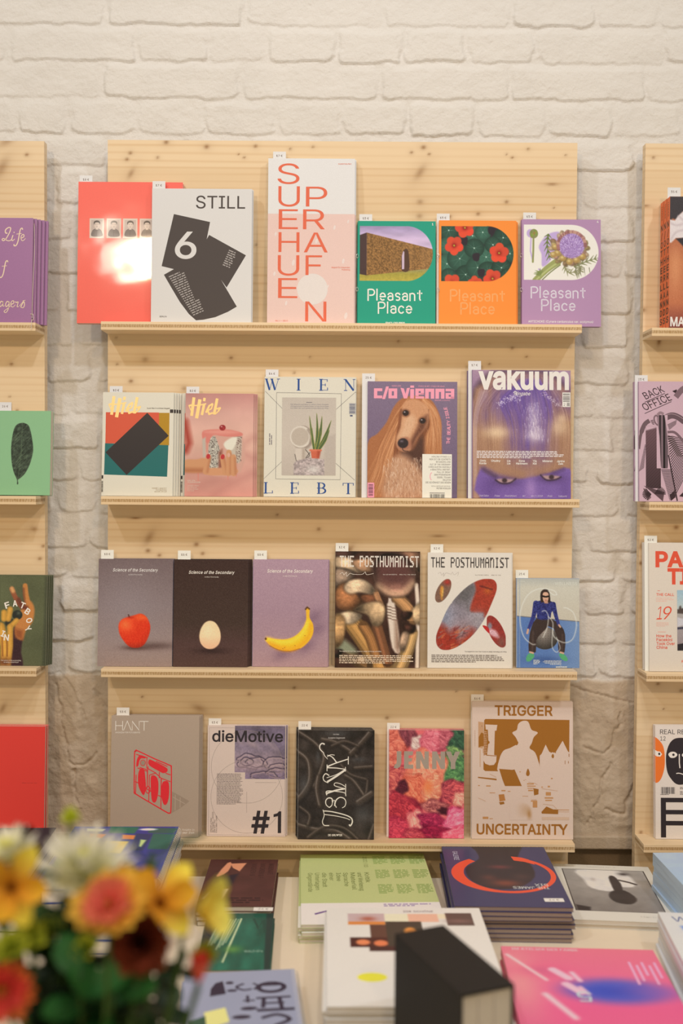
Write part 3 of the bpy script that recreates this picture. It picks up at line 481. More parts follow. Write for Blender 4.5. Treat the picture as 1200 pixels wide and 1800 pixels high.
class Cv:
    """a painted picture: colours on a regular grid of points, in frame units"""
    def __init__(s, x0, y0, x1, y1, frame, res=1.1, col=(128, 128, 128)):
        k = FRAMES[frame][2]; w = max(4, int((x1 - x0) / k * res)) + 1; h = max(4, int((y1 - y0) / k * res)) + 1
        s.x0, s.y0, s.x1, s.y1 = x0, y0, x1, y1
        s.X, s.Y = np.meshgrid(np.linspace(x0, x1, w), np.linspace(y0, y1, h)); s.u = (x1 - x0) / (w - 1)
        s.C = np.zeros((h, w, 3)) + np.array(col, float)
    def win(s, xa, ya, xb, yb):
        h, w = s.X.shape; u = s.u; v = (s.y1 - s.y0) / (h - 1)
        i0, i1 = max(0, int((ya - s.y0) / v) - 1), min(h, int((yb - s.y0) / v) + 3)
        j0, j1 = max(0, int((xa - s.x0) / u) - 1), min(w, int((xb - s.x0) / u) + 3)
        return slice(i0, max(i0, i1)), slice(j0, max(j0, j1))
    def mix(s, m, col, sl=None):
        sl = sl or (slice(None), slice(None)); m = np.clip(m, 0, 1)[..., None]
        c = np.asarray(col, float)
        s.C[sl] = s.C[sl] * (1 - m) + c * m; return s
    def mul(s, m, k, sl=None):
        """scale printed tone by k where m is 1"""
        sl = sl or (slice(None), slice(None)); m = np.clip(m, 0, 1)[..., None]
        s.C[sl] = s.C[sl] * (1 - m + m * np.asarray(k, float)); return s
    def m_poly(s, pts, soft=1.0):
        p = np.array(pts, float); pad = soft * s.u * 2 + s.u
        sl = s.win(p[:, 0].min() - pad, p[:, 1].min() - pad, p[:, 0].max() + pad, p[:, 1].max() + pad)
        X, Y = s.X[sl], s.Y[sl]
        if X.size == 0: return np.zeros_like(X), sl
        ins = np.zeros(X.shape, bool); d = np.full(X.shape, 1e18)
        for (ax, ay), (bx, by) in zip(p, np.roll(p, -1, 0)):
            ex, ey = bx - ax, by - ay; L = ex * ex + ey * ey + 1e-12
            t = np.clip(((X - ax) * ex + (Y - ay) * ey) / L, 0, 1)
            d = np.minimum(d, (X - ax - t * ex) ** 2 + (Y - ay - t * ey) ** 2)
            if abs(ey) > 1e-12:
                ins ^= ((ay > Y) != (by > Y)) & (X < ex * (Y - ay) / ey + ax)
        d = np.sqrt(d) * np.where(ins, 1, -1)
        return np.clip(0.5 + d / (soft * s.u), 0, 1), sl
    def poly(s, pts, col, soft=1.0, a=1.0, sm=0):
        if sm: pts = smooth(pts, sm)
        m, sl = s.m_poly(pts, soft); return s.mix(m * a, col, sl)
    def m_ell(s, cx, cy, rx, ry, rot=0, soft=None):
        R = max(rx, ry) * 1.1 + (soft or 1) * s.u * 2
        sl = s.win(cx - R, cy - R, cx + R, cy + R); X, Y = s.X[sl] - cx, s.Y[sl] - cy
        r = math.radians(rot); x = X * math.cos(r) + Y * math.sin(r); y = -X * math.sin(r) + Y * math.cos(r)
        q = np.sqrt((x / rx) ** 2 + (y / ry) ** 2)
        return np.clip(0.5 + (1 - q) * min(rx, ry) / ((soft or 1) * s.u), 0, 1), sl
    def ell(s, cx, cy, rx, ry, col, rot=0, soft=1.0, a=1.0):
        m, sl = s.m_ell(cx, cy, rx, ry, rot, soft); return s.mix(m * a, col, sl)
    def blob(s, cx, cy, rx, ry, col, a=1.0, rot=0, p=1.0):
        """gaussian soft patch"""
        R = max(rx, ry) * 2.6; sl = s.win(cx - R, cy - R, cx + R, cy + R); X, Y = s.X[sl] - cx, s.Y[sl] - cy
        r = math.radians(rot); x = X * math.cos(r) + Y * math.sin(r); y = -X * math.sin(r) + Y * math.cos(r)
        return s.mix(a * np.exp(-((x / rx) ** 2 + (y / ry) ** 2) ** p), col, sl)
    def line(s, pts, w, col, w1=None, soft=1.0, a=1.0, sm=0):
        if sm: pts = smooth(pts, sm, False)
        p = np.array(pts, float); N = len(p); ws = list(np.interp(np.linspace(0, 1, N), np.linspace(0, 1, len(w)), w)) if hasattr(w, '__len__') else list(np.linspace(w, w if w1 is None else w1, N))
        pad = max(ws) + soft * s.u * 2
        sl = s.win(p[:, 0].min() - pad, p[:, 1].min() - pad, p[:, 0].max() + pad, p[:, 1].max() + pad)
        X, Y = s.X[sl], s.Y[sl]
        if X.size == 0: return s
        m = np.zeros(X.shape)
        for i in range(N - 1):
            (ax, ay), (bx, by) = p[i], p[i + 1]; ex, ey = bx - ax, by - ay; L = ex * ex + ey * ey + 1e-12
            t = np.clip(((X - ax) * ex + (Y - ay) * ey) / L, 0, 1)
            d = np.hypot(X - ax - t * ex, Y - ay - t * ey); r = (ws[i] + (ws[i + 1] - ws[i]) * t) / 2
            m = np.maximum(m, np.clip(0.5 + (r - d) / (soft * s.u), 0, 1) * np.clip(2 * r / s.u, 0.15, 1))
        return s.mix(m * a, col, sl)
    def vgrad(s, stops):
        ys = [q[0] for q in stops]
        for k in range(3): s.C[..., k] = np.interp(s.Y, ys, [q[1][k] for q in stops])
        return s
    def tone(s, sc, amp, seed=0, o=4, m=1.0, sy=None):
        n = fbm(s.X / sc, s.Y / (sy or sc), seed, o) - 0.5
        s.C *= (1 + amp * 2 * n * m)[..., None]; return s
    def fin(s, g=4, seed=9):
        r = np.random.default_rng(seed); s.C += r.normal(0, g, s.C.shape[:2])[..., None]; return s

LAYER = 0.00004
def print_mesh(name, pr, w, h, t, base, mats, parent, thick=0.0004, back=False):
    """a cover sheet with everything printed on its face; face at y = -t, x centred, z from 0 to h"""
    MBx = MB().box(-w / 2, -t, 0, w / 2, -t + thick, h)
    V = [np.array(MBx.v)]; L = [i for f in MBx.f for i in f]; T = [4] * 6; M = [0] * 6
    C = [np.tile(base, (8, 1))]; n = 8
    if pr is not None and pr.n:
        q = np.vstack(pr.V); V.append(np.stack([(q[:, 0] - 0.5) * w, -t - 1e-5 - q[:, 2] * min(LAYER, 0.0003 / pr.lay), q[:, 1] * h], 1))
        C.append(np.vstack(pr.C)); L += [i + n for i in pr.L]; T += pr.T; M += pr.M
    V = np.vstack(V); C = np.vstack(C)
    me = bpy.data.meshes.new(name)
    me.vertices.add(len(V)); me.vertices.foreach_set('co', V.ravel())
    me.loops.add(len(L)); me.loops.foreach_set('vertex_index', L)
    me.polygons.add(len(T)); T = np.array(T)
    me.polygons.foreach_set('loop_start', np.concatenate([[0], np.cumsum(T)[:-1]])); me.polygons.foreach_set('loop_total', T)
    me.polygons.foreach_set('material_index', M); me.polygons.foreach_set('use_smooth', np.zeros(len(T), bool))
    me.update(calc_edges=True); me.validate()
    at = me.color_attributes.new('Col', 'FLOAT_COLOR', 'POINT')
    at.data.foreach_set('color', np.hstack([C, np.ones((len(C), 1))]).ravel())
    for m in mats: me.materials.append(m)
    return link(bpy.data.objects.new(name, me), parent)

def make_pub(name, label, cat, w, h, t, base, pr=None, mat=None, pages=None, spine=None, back=None, group=None, spine_pr=None, spine_side=-1):
    """book or magazine: front_cover (printed), page_block, spine, back_cover. Stands on z=0, back at y=0, front at y=-t"""
    mat = mat or M_SATIN
    root = thing(name, label, cat, group=group)
    print_mesh('front_cover', pr, w, h, t, base, [mat, M_FOIL], root)
    e = 0.0007
    MB().box(-w / 2 + e * (1 if spine_side < 0 else 1), -t + 0.0004, e, w / 2 - e, -0.0004, h - e).build('page_block', pages or M_PAGES, root)
    bc = MB().box(-w / 2, -0.0004, 0, w / 2, 0, h, back if back is not None else base).build('back_cover', mat, root)
    x = -w / 2 if spine_side < 0 else w / 2 - 0.0004
    MB().box(x, -t + 0.0004, 0, x + 0.0004, -0.0004, h, spine if spine is not None else base).build('spine', mat, root)
    return root
# ------------------------------------------------------------------ the setting: brick wall, stone base, floor
def wall_material(name, col, col2=None):
    m, n, l, b = new_mat(name)
    tc = n.new('ShaderNodeTexCoord')
    n1 = n.new('ShaderNodeTexNoise'); n1.inputs['Scale'].default_value = 9; n1.inputs['Detail'].default_value = 5
    n2 = n.new('ShaderNodeTexNoise'); n2.inputs['Scale'].default_value = 160; n2.inputs['Detail'].default_value = 6; n2.inputs['Roughness'].default_value = 0.65
    for q in (n1, n2): l.new(tc.outputs['Object'], q.inputs['Vector'])
    mx = n.new('ShaderNodeMix'); mx.data_type = 'RGBA'
    mx.inputs[6].default_value = (*(np.array(col) * 0.95), 1); mx.inputs[7].default_value = (*np.minimum(np.array(col) * 1.04, 0.95), 1)
    l.new(n1.outputs['Fac'], mx.inputs[0]); l.new(mx.outputs[2], b.inputs['Base Color'])
    if col2 is not None:                       # rough stone base: the dimmer, warmer light low down is put into its colour
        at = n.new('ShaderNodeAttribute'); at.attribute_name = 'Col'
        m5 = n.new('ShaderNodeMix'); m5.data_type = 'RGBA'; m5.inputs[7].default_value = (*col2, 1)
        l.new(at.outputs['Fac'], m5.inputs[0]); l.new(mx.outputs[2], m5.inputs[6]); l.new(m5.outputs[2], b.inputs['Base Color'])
    bp = n.new('ShaderNodeBump'); bp.inputs['Strength'].default_value = 0.7; bp.inputs['Distance'].default_value = 0.003
    l.new(n2.outputs['Fac'], bp.inputs['Height']); l.new(bp.outputs[0], b.inputs['Normal'])
    b.inputs['Roughness'].default_value = 0.75; b.inputs['Specular IOR Level'].default_value = 0.25
    return m
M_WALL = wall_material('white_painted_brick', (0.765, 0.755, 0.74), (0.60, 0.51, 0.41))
M_LEDGE = wall_material('painted_ledge', (0.56, 0.47, 0.37))
WY = DB + 0.047                              # mean plane of the brick faces
XL, XR, ZB, ZT = -1.3, 1.3, at_y(600, 1466, WY).z, at_y(600, 0, WY).z + 0.25
def build_wall():
    st = 0.0026
    xs = np.arange(XL, XR, st); zs = np.arange(ZB, ZT, st)
    X, Z = np.meshgrid(xs, zs)
    # photo-scale coordinates on the wall (pixels of the frame, without roll)
    k = FPX / WY
    PX = 600 + X * k; PY = 900 - ((Z - EYE) / WY + math.tan(PITCH)) * FPX + 0 * X
    PY = PY - (PX - 600) * -math.tan(ROLL) * 0
    wx = (fbm(PX / 22, PY / 22, 1) - 0.5) * 18; wy = (fbm(PX / 26, PY / 20, 2) - 0.5) * 11
    qx, qy = PX + wx, PY + wy
    bottoms = [-133, -70, -8, 55, 118, 181, 243, 300, 364, 426, 486, 551, 609, 672, 731, 789, 846, 903, 964, 1018, 1076, 1130, 1186]
    joints = {55: [-30, 187, 425, 664, 893, 1030], 118: [15, 238, 366, 465, 586, 702, 811, 929, 1155], 181: [-40, 182, 421, 660, 887, 1123],
              243: [30, 120, 241, 359, 480, 595, 711, 830, 952, 1070, 1185], 300: [70, 190, 1108], 364: [-20, 95, 1010, 1135], 426: [60, 130, 1109, 1020],
              486: [150, 1010, 1090], 551: [110, 1107], 609: [138, 1010], 672: [80, 160, 1105], 731: [125, 1042, 1120], 789: [175, 1083], 846: [140, 1035, 1048],
              903: [170, 1093], 964: [158, 1035], 1018: [120, 1090], 1076: [100, 1027], 1130: [165, 1087], 1186: [115, 1053]}
    rnd = random.Random(5)
    Hh = np.full(X.shape, -0.0026)
    for i, yb in enumerate(bottoms):
        yt = (bottoms[i - 1] if i else yb - 63) + 9
        js = sorted(joints.get(yb, []))
        xs_ = [-600 + rnd.uniform(0, 120)]
        while xs_[-1] < 1800: xs_.append(xs_[-1] + rnd.choice((112, 118, 236)))
        if js:
            lo, hi = min(js), max(js)
            js = [q for q in xs_ if q < lo - 70] + js + [q for q in xs_ if q > hi + 70]
            if yb >= 300: js = js[:1 + len([q for q in js if q < 200])] + [q for q in xs_ if 260 < q < 940] + [q for q in js if q > 960]
            js = sorted(set(js))
        else: js = xs_
        rows = (PY[:, 0] > yt - 16) & (PY[:, 0] < yb + 16)
        if not rows.any(): continue
        r = np.where(rows)[0]; sl = slice(r[0], r[-1] + 1)
        for a, c in zip(js[:-1], js[1:]):
            if c < 600 + XL * k - 20 or a > 600 + XR * k + 20: continue
            xa, xb = a + rnd.uniform(3, 8), c - rnd.uniform(3, 8)
            if xb - xa < 8: continue
            jit = rnd.uniform(-2.5, 2.5)
            cols = (PX[0] > xa - 20) & (PX[0] < xb + 20); cc = np.where(cols)[0]
            if not len(cc): continue
            w = (sl, slice(cc[0], cc[-1] + 1)); x_, y_ = qx[w], qy[w]
            rr = 9
            cx, cy, hx, hy = (xa + xb) / 2, (yt + yb) / 2 + jit * 0.4, (xb - xa) / 2 - rr, (yb - yt) / 2 - rr
            dx, dy = np.abs(x_ - cx) - hx, np.abs(y_ - cy) - hy
            sd = np.hypot(np.maximum(dx, 0), np.maximum(dy, 0)) + np.minimum(np.maximum(dx, dy), 0) - rr
            below = np.clip((y_ - cy) / max(hy, 1) * 0.7, -1, 1)
            soft = 9 - 6.8 * below                       # crisp lower arris, soft upper one
            t = np.clip(0.5 - sd / soft, 0, 1); t = t * t * (3 - 2 * t)
            face = rnd.uniform(-0.001, 0.0022) + (x_ - cx) / 120 * rnd.uniform(-0.0015, 0.0015) + below * rnd.uniform(-0.0003, 0.0016)
            Hh[w] = np.maximum(Hh[w], -0.0026 + t * (0.0026 + face))
    ragged = np.abs(fbm(PX / 30, PY / 16, 31) - 0.5)
    Hh += (fbm(PX / 40, PY / 30, 7) - 0.5) * 0.0042 + (fbm(PX / 9, PY / 8, 8) - 0.5) * 0.0016 - np.clip(0.02 - ragged, 0, 1) * 0.03
    # rough stone below the bricks
    a = np.radians(62); u = PX * np.cos(a) + PY * np.sin(a); v = -PX * np.sin(a) + PY * np.cos(a)
    rock = (fbm(u / 130, v / 34, 11, 5) - 0.5) * 0.022 + (fbm(PX / 12, PY / 12, 12) - 0.5) * 0.0034
    st_ = np.floor(fbm(u / 170, v / 45, 13, 3) * 9) * 0.0022
    rock = rock * 0.36 + st_ * 0.35 - 0.004 + (fbm(PX / 34, PY / 22, 14) - 0.5) * 0.006 + (fbm(PX / 7, PY / 7, 15) - 0.5) * 0.0012
    for ln in ([(96, 1205), (112, 1290), (119, 1342), (128, 1352), (150, 1350), (168, 1328)], [(100, 1165), (128, 1230), (152, 1272)], [(127, 1362), (134, 1422)],
               [(165, 1220), (188, 1250)], [(1003, 1205), (1060, 1222), (1115, 1236)], [(1098, 1252), (1082, 1310), (1068, 1322), (1034, 1314)], [(1076, 1340), (1060, 1395), (1043, 1452)], [(1118, 1380), (1104, 1432), (1070, 1424)]):
        p = np.array(ln, float); d = np.full(X.shape, 1e9); sgn = np.zeros(X.shape)
        for (ax, ay), (bx, by) in zip(p[:-1], p[1:]):
            ex, ey = bx - ax, by - ay; t = np.clip(((qx - ax) * ex + (qy - ay) * ey) / (ex * ex + ey * ey), 0, 1)
            dd = np.hypot(qx - ax - t * ex, qy - ay - t * ey); d = np.minimum(d, dd)
        rock -= 0.0042 * np.exp(-(d / 1.5) ** 2); rock += 0.0008 * np.exp(-((d - 5) / 5) ** 2)
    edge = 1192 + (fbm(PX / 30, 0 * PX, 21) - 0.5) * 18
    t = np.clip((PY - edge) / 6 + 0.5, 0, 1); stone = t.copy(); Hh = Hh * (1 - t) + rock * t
    t = np.clip((PY - 1452) / 12, 0, 1); Hh = Hh * (1 - t) + (-0.002) * t
    V = np.stack([X, WY - Hh, Z], -1).reshape(-1, 3)
    nz, nx = X.shape
    i = np.arange(nz - 1)[:, None] * nx + np.arange(nx - 1)[None]
    q = np.stack([i, i + 1, i + nx + 1, i + nx], -1).reshape(-1)
    me = bpy.data.meshes.new('wall_back')
    me.vertices.add(len(V)); me.vertices.foreach_set('co', V.ravel())
    me.loops.add(len(q)); me.loops.foreach_set('vertex_index', q)
    m = len(q) // 4; me.polygons.add(m)
    me.polygons.foreach_set('loop_start', np.arange(m) * 4); me.polygons.foreach_set('loop_total', np.full(m, 4))
    me.polygons.foreach_set('use_smooth', np.ones(m, bool)); me.update(calc_edges=True)
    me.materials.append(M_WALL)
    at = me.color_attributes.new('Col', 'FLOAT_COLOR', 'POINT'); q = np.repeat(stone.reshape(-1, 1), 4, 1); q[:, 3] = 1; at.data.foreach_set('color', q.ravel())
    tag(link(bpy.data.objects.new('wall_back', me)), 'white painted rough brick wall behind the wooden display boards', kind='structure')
build_wall()
zt, zb = ZB, at_y(600, 1491, WY - 0.006).z
tag(MB().box(XL, WY - 0.004, zb, XR, WY + 0.04, zt).build('trim_1', M_LEDGE, bevel=0.003), 'painted ledge along the foot of the brick wall', kind='structure')
tag(MB().box(XL, WY + 0.035, -0.04, XR, WY + 0.06, zb).build('wall_lower', wall_material('grey_plaster', (0.34, 0.27, 0.20))), 'darker wall set back below the ledge', kind='structure')
tag(MB().box(XL, -2.5, -0.09, XR, WY + 0.06, -0.04).build('floor', plain('grey_screed', (0.42, 0.38, 0.34), 0.6, noise=0.1, scale=5)), 'grey floor of the shop', kind='structure')

# ------------------------------------------------------------------ wooden display boards
def wood_material(name, base, dark, layered=False, knots=False):
    m, n, l, b = new_mat(name)
    tc = n.new('ShaderNodeTexCoord'); sep = n.new('ShaderNodeSeparateXYZ'); l.new(tc.outputs['Object'], sep.inputs[0])
    def mp(sc):
        q = n.new('ShaderNodeMapping'); q.inputs['Scale'].default_value = sc; l.new(tc.outputs['Object'], q.inputs[0]); return q
    fine = n.new('ShaderNodeTexNoise'); fine.inputs['Scale'].default_value = 1; fine.inputs['Detail'].default_value = 4; fine.inputs['Distortion'].default_value = 0.6
    l.new(mp((2.2, 60, 150)).outputs[0], fine.inputs['Vector'])
    broad = n.new('ShaderNodeTexNoise'); broad.inputs['Scale'].default_value = 1; broad.inputs['Detail'].default_value = 2
    l.new(mp((1.6, 8, 14)).outputs[0], broad.inputs['Vector'])
    wv = n.new('ShaderNodeTexWave'); wv.wave_type = 'BANDS'; wv.bands_direction = 'Z'; wv.inputs['Scale'].default_value = 1.0
    wv.inputs['Distortion'].default_value = 9.0; wv.inputs['Detail'].default_value = 3; wv.inputs['Detail Scale'].default_value = 0.35
    l.new(mp((0.9, 14, 22)).outputs[0], wv.inputs['Vector'])
    # plank strips: a slightly different tone every 9.5 cm
    fl = n.new('ShaderNodeMath'); fl.operation = 'MULTIPLY'; fl.inputs[1].default_value = 10.5; l.new(sep.outputs['Z'], fl.inputs[0])
    f2 = n.new('ShaderNodeMath'); f2.operation = 'FLOOR'; l.new(fl.outputs[0], f2.inputs[0])
    wn = n.new('ShaderNodeTexWhiteNoise'); wn.noise_dimensions = '1D'; l.new(f2.outputs[0], wn.inputs['W'])
    def ma(op, a, c):
        q = n.new('ShaderNodeMath'); q.operation = op
        for i, s in enumerate((a, c)):
            if isinstance(s, (int, float)): q.inputs[i].default_value = s
            else: l.new(s, q.inputs[i])
        return q.outputs[0]
    wvm = ma('MULTIPLY', ma('POWER', wv.outputs['Fac'], 4.0), ma('MULTIPLY', ma('POWER', broad.outputs['Fac'], 2.5), 1.1))
    f = ma('ADD', ma('MULTIPLY', fine.outputs['Fac'], 0.22), wvm)
    f = ma('ADD', f, ma('MULTIPLY', wn.outputs['Value'], 0.30))
    f = ma('SUBTRACT', f, 0.12)
    mx = n.new('ShaderNodeMix'); mx.data_type = 'RGBA'; mx.clamp_factor = True
    mx.inputs[6].default_value = (*base, 1); mx.inputs[7].default_value = (*dark, 1); l.new(f, mx.inputs[0])
    out = mx.outputs[2]
    if layered:                                # three-layer board: the middle layer shows end grain along the front edge
        z1 = ma('GREATER_THAN', sep.outputs['Z'], -0.0112); z2 = ma('LESS_THAN', sep.outputs['Z'], -0.0052)
        k = ma('MULTIPLY', z1, z2)
        w2 = n.new('ShaderNodeTexWave'); w2.inputs['Scale'].default_value = 60; w2.inputs['Distortion'].default_value = 6; w2.inputs['Detail Scale'].default_value = 3; l.new(tc.outputs['Object'], w2.inputs['Vector'])
        n3 = n.new('ShaderNodeTexNoise'); n3.inputs['Scale'].default_value = 9; l.new(tc.outputs['Object'], n3.inputs['Vector'])
        m2 = n.new('ShaderNodeMix'); m2.data_type = 'RGBA'
        m2.inputs[6].default_value = (*(np.array(dark) * 0.72), 1); m2.inputs[7].default_value = (*(np.array(base) * 0.86), 1)
        l.new(ma('MULTIPLY', w2.outputs['Fac'], n3.outputs['Fac']), m2.inputs[0])
        m3 = n.new('ShaderNodeMix'); m3.data_type = 'RGBA'; l.new(k, m3.inputs[0]); l.new(out, m3.inputs[6]); l.new(m2.outputs[2], m3.inputs[7]); out = m3.outputs[2]
    if knots:
        at = n.new('ShaderNodeAttribute'); at.attribute_name = 'Col'
        m4 = n.new('ShaderNodeMix'); m4.data_type = 'RGBA'; m4.inputs[7].default_value = (0.26, 0.115, 0.032, 1)
        l.new(ma('MULTIPLY', at.outputs['Fac'], 0.85), m4.inputs[0]); l.new(out, m4.inputs[6]); out = m4.outputs[2]
    l.new(out, b.inputs['Base Color'])
    b.inputs['Roughness'].default_value = 0.5; b.inputs['Specular IOR Level'].default_value = 0.3
    return m
WOOD, WOOD_D = (0.86, 0.70, 0.485), (0.64, 0.42, 0.20)
M_BOARD = wood_material('spruce_board', WOOD, WOOD_D, knots=True)
M_SHELF = wood_material('three_layer_spruce', WOOD, WOOD_D, layered=True)
M_BATTEN = wood_material('spruce_batten', WOOD, WOOD_D)
SH_D, SH_T, BT = 0.063, 0.0165, 0.02
KNOTS = [(229,269,3),(223,280,3),(277,277,2.2),(230,305,5,60),(292,250,4),(363,258,4),(419,271,1.5),(429,277,2),(449,257,3),(510,262,2),(550,258,2),(744,259,4),(723,268,2.5),(754,271,2.5),
    (738,303,7,55),(738,355,5),(737,380,5),(890,355,3),(840,376,3),(973,365,1.5),(970,324,2.2,0,5),(928,262,2.2),(900,277,2.2),(890,271,1.5),(994,273,1.6),(310,355,2),(790,381,3),(560,430,2),(450,430,2),
    (204,594,1.6),(255,632,5),(206,640,2),(230,670,3.5),(324,683,5),(406,629,3),(517,655,2),(750,635,5),(900,612,2.5),(925,627,2),(545,628,1.5),(700,600,2),(860,640,2),
    (262,945,7,60),(260,968,4),(280,976,3),(345,957,4),(356,973,3),(372,942,2,0,8),(238,911,1.8,0,6),(615,965,5,50),(770,942,2,0,7),(860,965,3),(980,947,7,60),(975,984,5),(900,905,2),(560,930,3),(487,905,2),
    (350,1245,7,-20),(438,1220,2.5),(517,1209,2.5),(858,1213,5),(961,1226,4),(802,1215,1.5),(680,1262,3),(250,1225,2),(600,1230,2),(420,1510,3),(640,1508,2),
    (13,247,8,30),(47,272,3),(3,295,10,60),(30,721,2),(60,930,5,0,1.4),(76,960,3),(70,982,3),(17,697,1.5),(5,1245,5,60),(20,640,3),
    (1148,277,2.4),(1134,362,2,0,4),(1130,545,4),(1158,600,4,80),(1188,927,4),(1125,960,6,0),(1126,990,4),(1156,1202,3),(1197,1214,3),(1126,1463,3),(1166,1246,1.6),(1180,1520,2)]
UNITS = {}
def display_unit(key, name, label, xl, xr, ztop, zbot, shelf_px):
    """a spruce board on two battens with four narrow ledges"""
    cx = (xl + xr) / 2
    t = thing(name, label, 'display shelf', (cx, DB, zbot), group='wooden display boards with ledges')
    w, hgt = xr - xl, ztop - zbot
    st = 0.003
    nx, nz = int(w / st), int(hgt / st)
    X, Z = np.meshgrid(np.linspace(-w / 2, w / 2, nx), np.linspace(0, hgt, nz)); K = np.zeros(X.shape)
    for kn in KNOTS:
        px, py, r = kn[:3]; ang = math.radians(kn[3] if len(kn) > 3 else 0); el = kn[4] if len(kn) > 4 else (2.2 if len(kn) > 3 and kn[3] else 1.25)
        p = at_y(px, py, DB); x0, z0 = p.x - cx, p.z - zbot
        if abs(x0) > w / 2 + 0.02: continue
        s = r * DB / FPX * 0.85
        dx, dz = X - x0, Z - z0
        a = dx * math.cos(ang) + dz * math.sin(ang); c = -dx * math.sin(ang) + dz * math.cos(ang)
        q = (a / (s * el)) ** 2 + (c / s) ** 2
        big = 0.55 if r > 4.5 else 0.9
        K = np.maximum(K, big * np.exp(-q) + 0.16 * np.exp(-q / 9))
    V = np.stack([X, 0 * X, Z], -1).reshape(-1, 3); i = np.arange(nz - 1)[:, None] * nx + np.arange(nx - 1)[None]
    q = np.stack([i, i + 1, i + nx + 1, i + nx], -1).reshape(-1, 4)
    b = MB(); b.v = V.tolist(); b.f = [tuple(r_) for r_ in q.tolist()]; b.c = np.repeat(K.reshape(-1, 1), 3, 1).tolist()
    b.box(-w / 2, 0.00005, 0, w / 2, BT, hgt, (0, 0, 0))
    b.build('back_panel', M_BOARD, t)
    for bx in (-w * 0.3, w * 0.3):
        MB().box(bx - 0.02, BT, 0.1, bx + 0.02, WY - DB - 0.003, hgt - 0.1).build('mounting_batten', M_BATTEN, t)
    zs = []
    for (px, py) in shelf_px:
        z = at_y(px, py, DB - SH_D).z; zs.append(z)
        s = MB().box(-w / 2, -SH_D, -SH_T, w / 2, 0, 0).build('ledge', M_SHELF, t, bevel=0.0008)
        s.location = (0, 0, z - zbot)
    UNITS[key] = (xl, xr, zs)
BW = at_y(1006, 890, DB).x - at_y(189.6, 890, DB).x
ZBOT = 0.60
xl = at_y(189.6, 890, DB).x
display_unit('C', 'display_board', 'full-width spruce board in the middle with four ledges of magazines', xl, xl + BW, at_y(600, 248.5, DB).z, ZBOT,
             [(600, 567.6), (600, 875), (600, 1178.6), (600, 1481.5)])
xr_ = at_y(79, 890, DB).x
display_unit('L', 'display_board', 'spruce board cut off by the left edge of the photo', xr_ - BW, xr_, at_y(70, 248, DB).z, ZBOT,
             [(60.4, 566.8), (63, 872.3), (64, 1175), (64, 1479)])
xl2 = at_y(1124.5, 890, DB).x
display_unit('R', 'display_board', 'spruce board cut off by the right edge of the photo', xl2, xl2 + BW, at_y(1135, 252, DB).z, ZBOT,
             [(1142, 575.8), (1138, 882.3), (1137, 1183.7), (1138, 1484.5)])
# ------------------------------------------------------------------ table
TZ = 0.71
tt = thing('display_table', 'long cream topped table covered with stacks of books in front of the boards', 'table', (0, 1.25, -0.04))
MB().box(-1.25, -0.62, TZ + 0.01, 1.25, at_z(545, 1541, TZ).y - 1.25, TZ + 0.04).build('table_top', plain('cream_laminate', (0.90, 0.79, 0.64), 0.4, noise=0.02), tt, bevel=0.003)
for sx in (-1.12, 1.12):
    for sy in (-0.52, 0.6):
        MB().box(sx - 0.03, sy - 0.03, 0, sx + 0.03, sy + 0.03, TZ + 0.01).build('leg', M_BATTEN, tt, bevel=0.003)
# ------------------------------------------------------------------ special alphabets drawn as strokes
PIX = {'T': ['11111', '00100', '00100', '00100', '00100', '00100', '00100'], 'H': ['10001', '10001', '10001', '11111', '10001', '10001', '10001'],
       'E': ['11111', '10000', '10000', '11110', '10000', '10000', '11111'], 'P': ['11110', '10001', '10001', '11110', '10000', '10000', '10000'],
       'O': ['01110', '10001', '10001', '10001', '10001', '10001', '01110'], 'S': ['01111', '10000', '11000', '01110', '00011', '00001', '11110'],
       'U': ['10001', '10001', '10001', '10001', '10001', '10001', '01110'], 'M': ['10001', '11011', '10101', '10101', '10001', '10001', '10001'],
       'A': ['01110', '10001', '10001', '11111', '10001', '10001', '10001'], 'N': ['11110', '11001', '10001', '10001', '10001', '10001', '10001'],
       'I': ['01110', '00100', '00100', '00100', '00100', '00100', '01110']}
def pixel_text(pr, t, x0, x1, y0, y1, col):
    n = len(t); cw = (x1 - x0) / (n - 0.25); ux, uy = cw * 0.78 / 5, (y1 - y0) / 7; rs = []
    for i, ch in enumerate(t):
        for r, row in enumerate(PIX.get(ch, [])):
            for c, b in enumerate(row):
                if b == '1':
                    X, Y = x0 + i * cw + c * ux, y0 + r * uy
                    rs += [(X - ux * 0.12, Y, X + ux * 1.12, Y + uy * 0.42), (X - ux * 0.12, Y + uy * 0.5, X + ux * 1.12, Y + uy * 0.94)]
    pr.rects(rs, col)
def _arc(cx, cy, rx, ry, a0, a1, n=14):
    return [(cx + rx * math.cos(math.radians(a0 + (a1 - a0) * k / n)), cy + ry * math.sin(math.radians(a0 + (a1 - a0) * k / n))) for k in range(n + 1)]
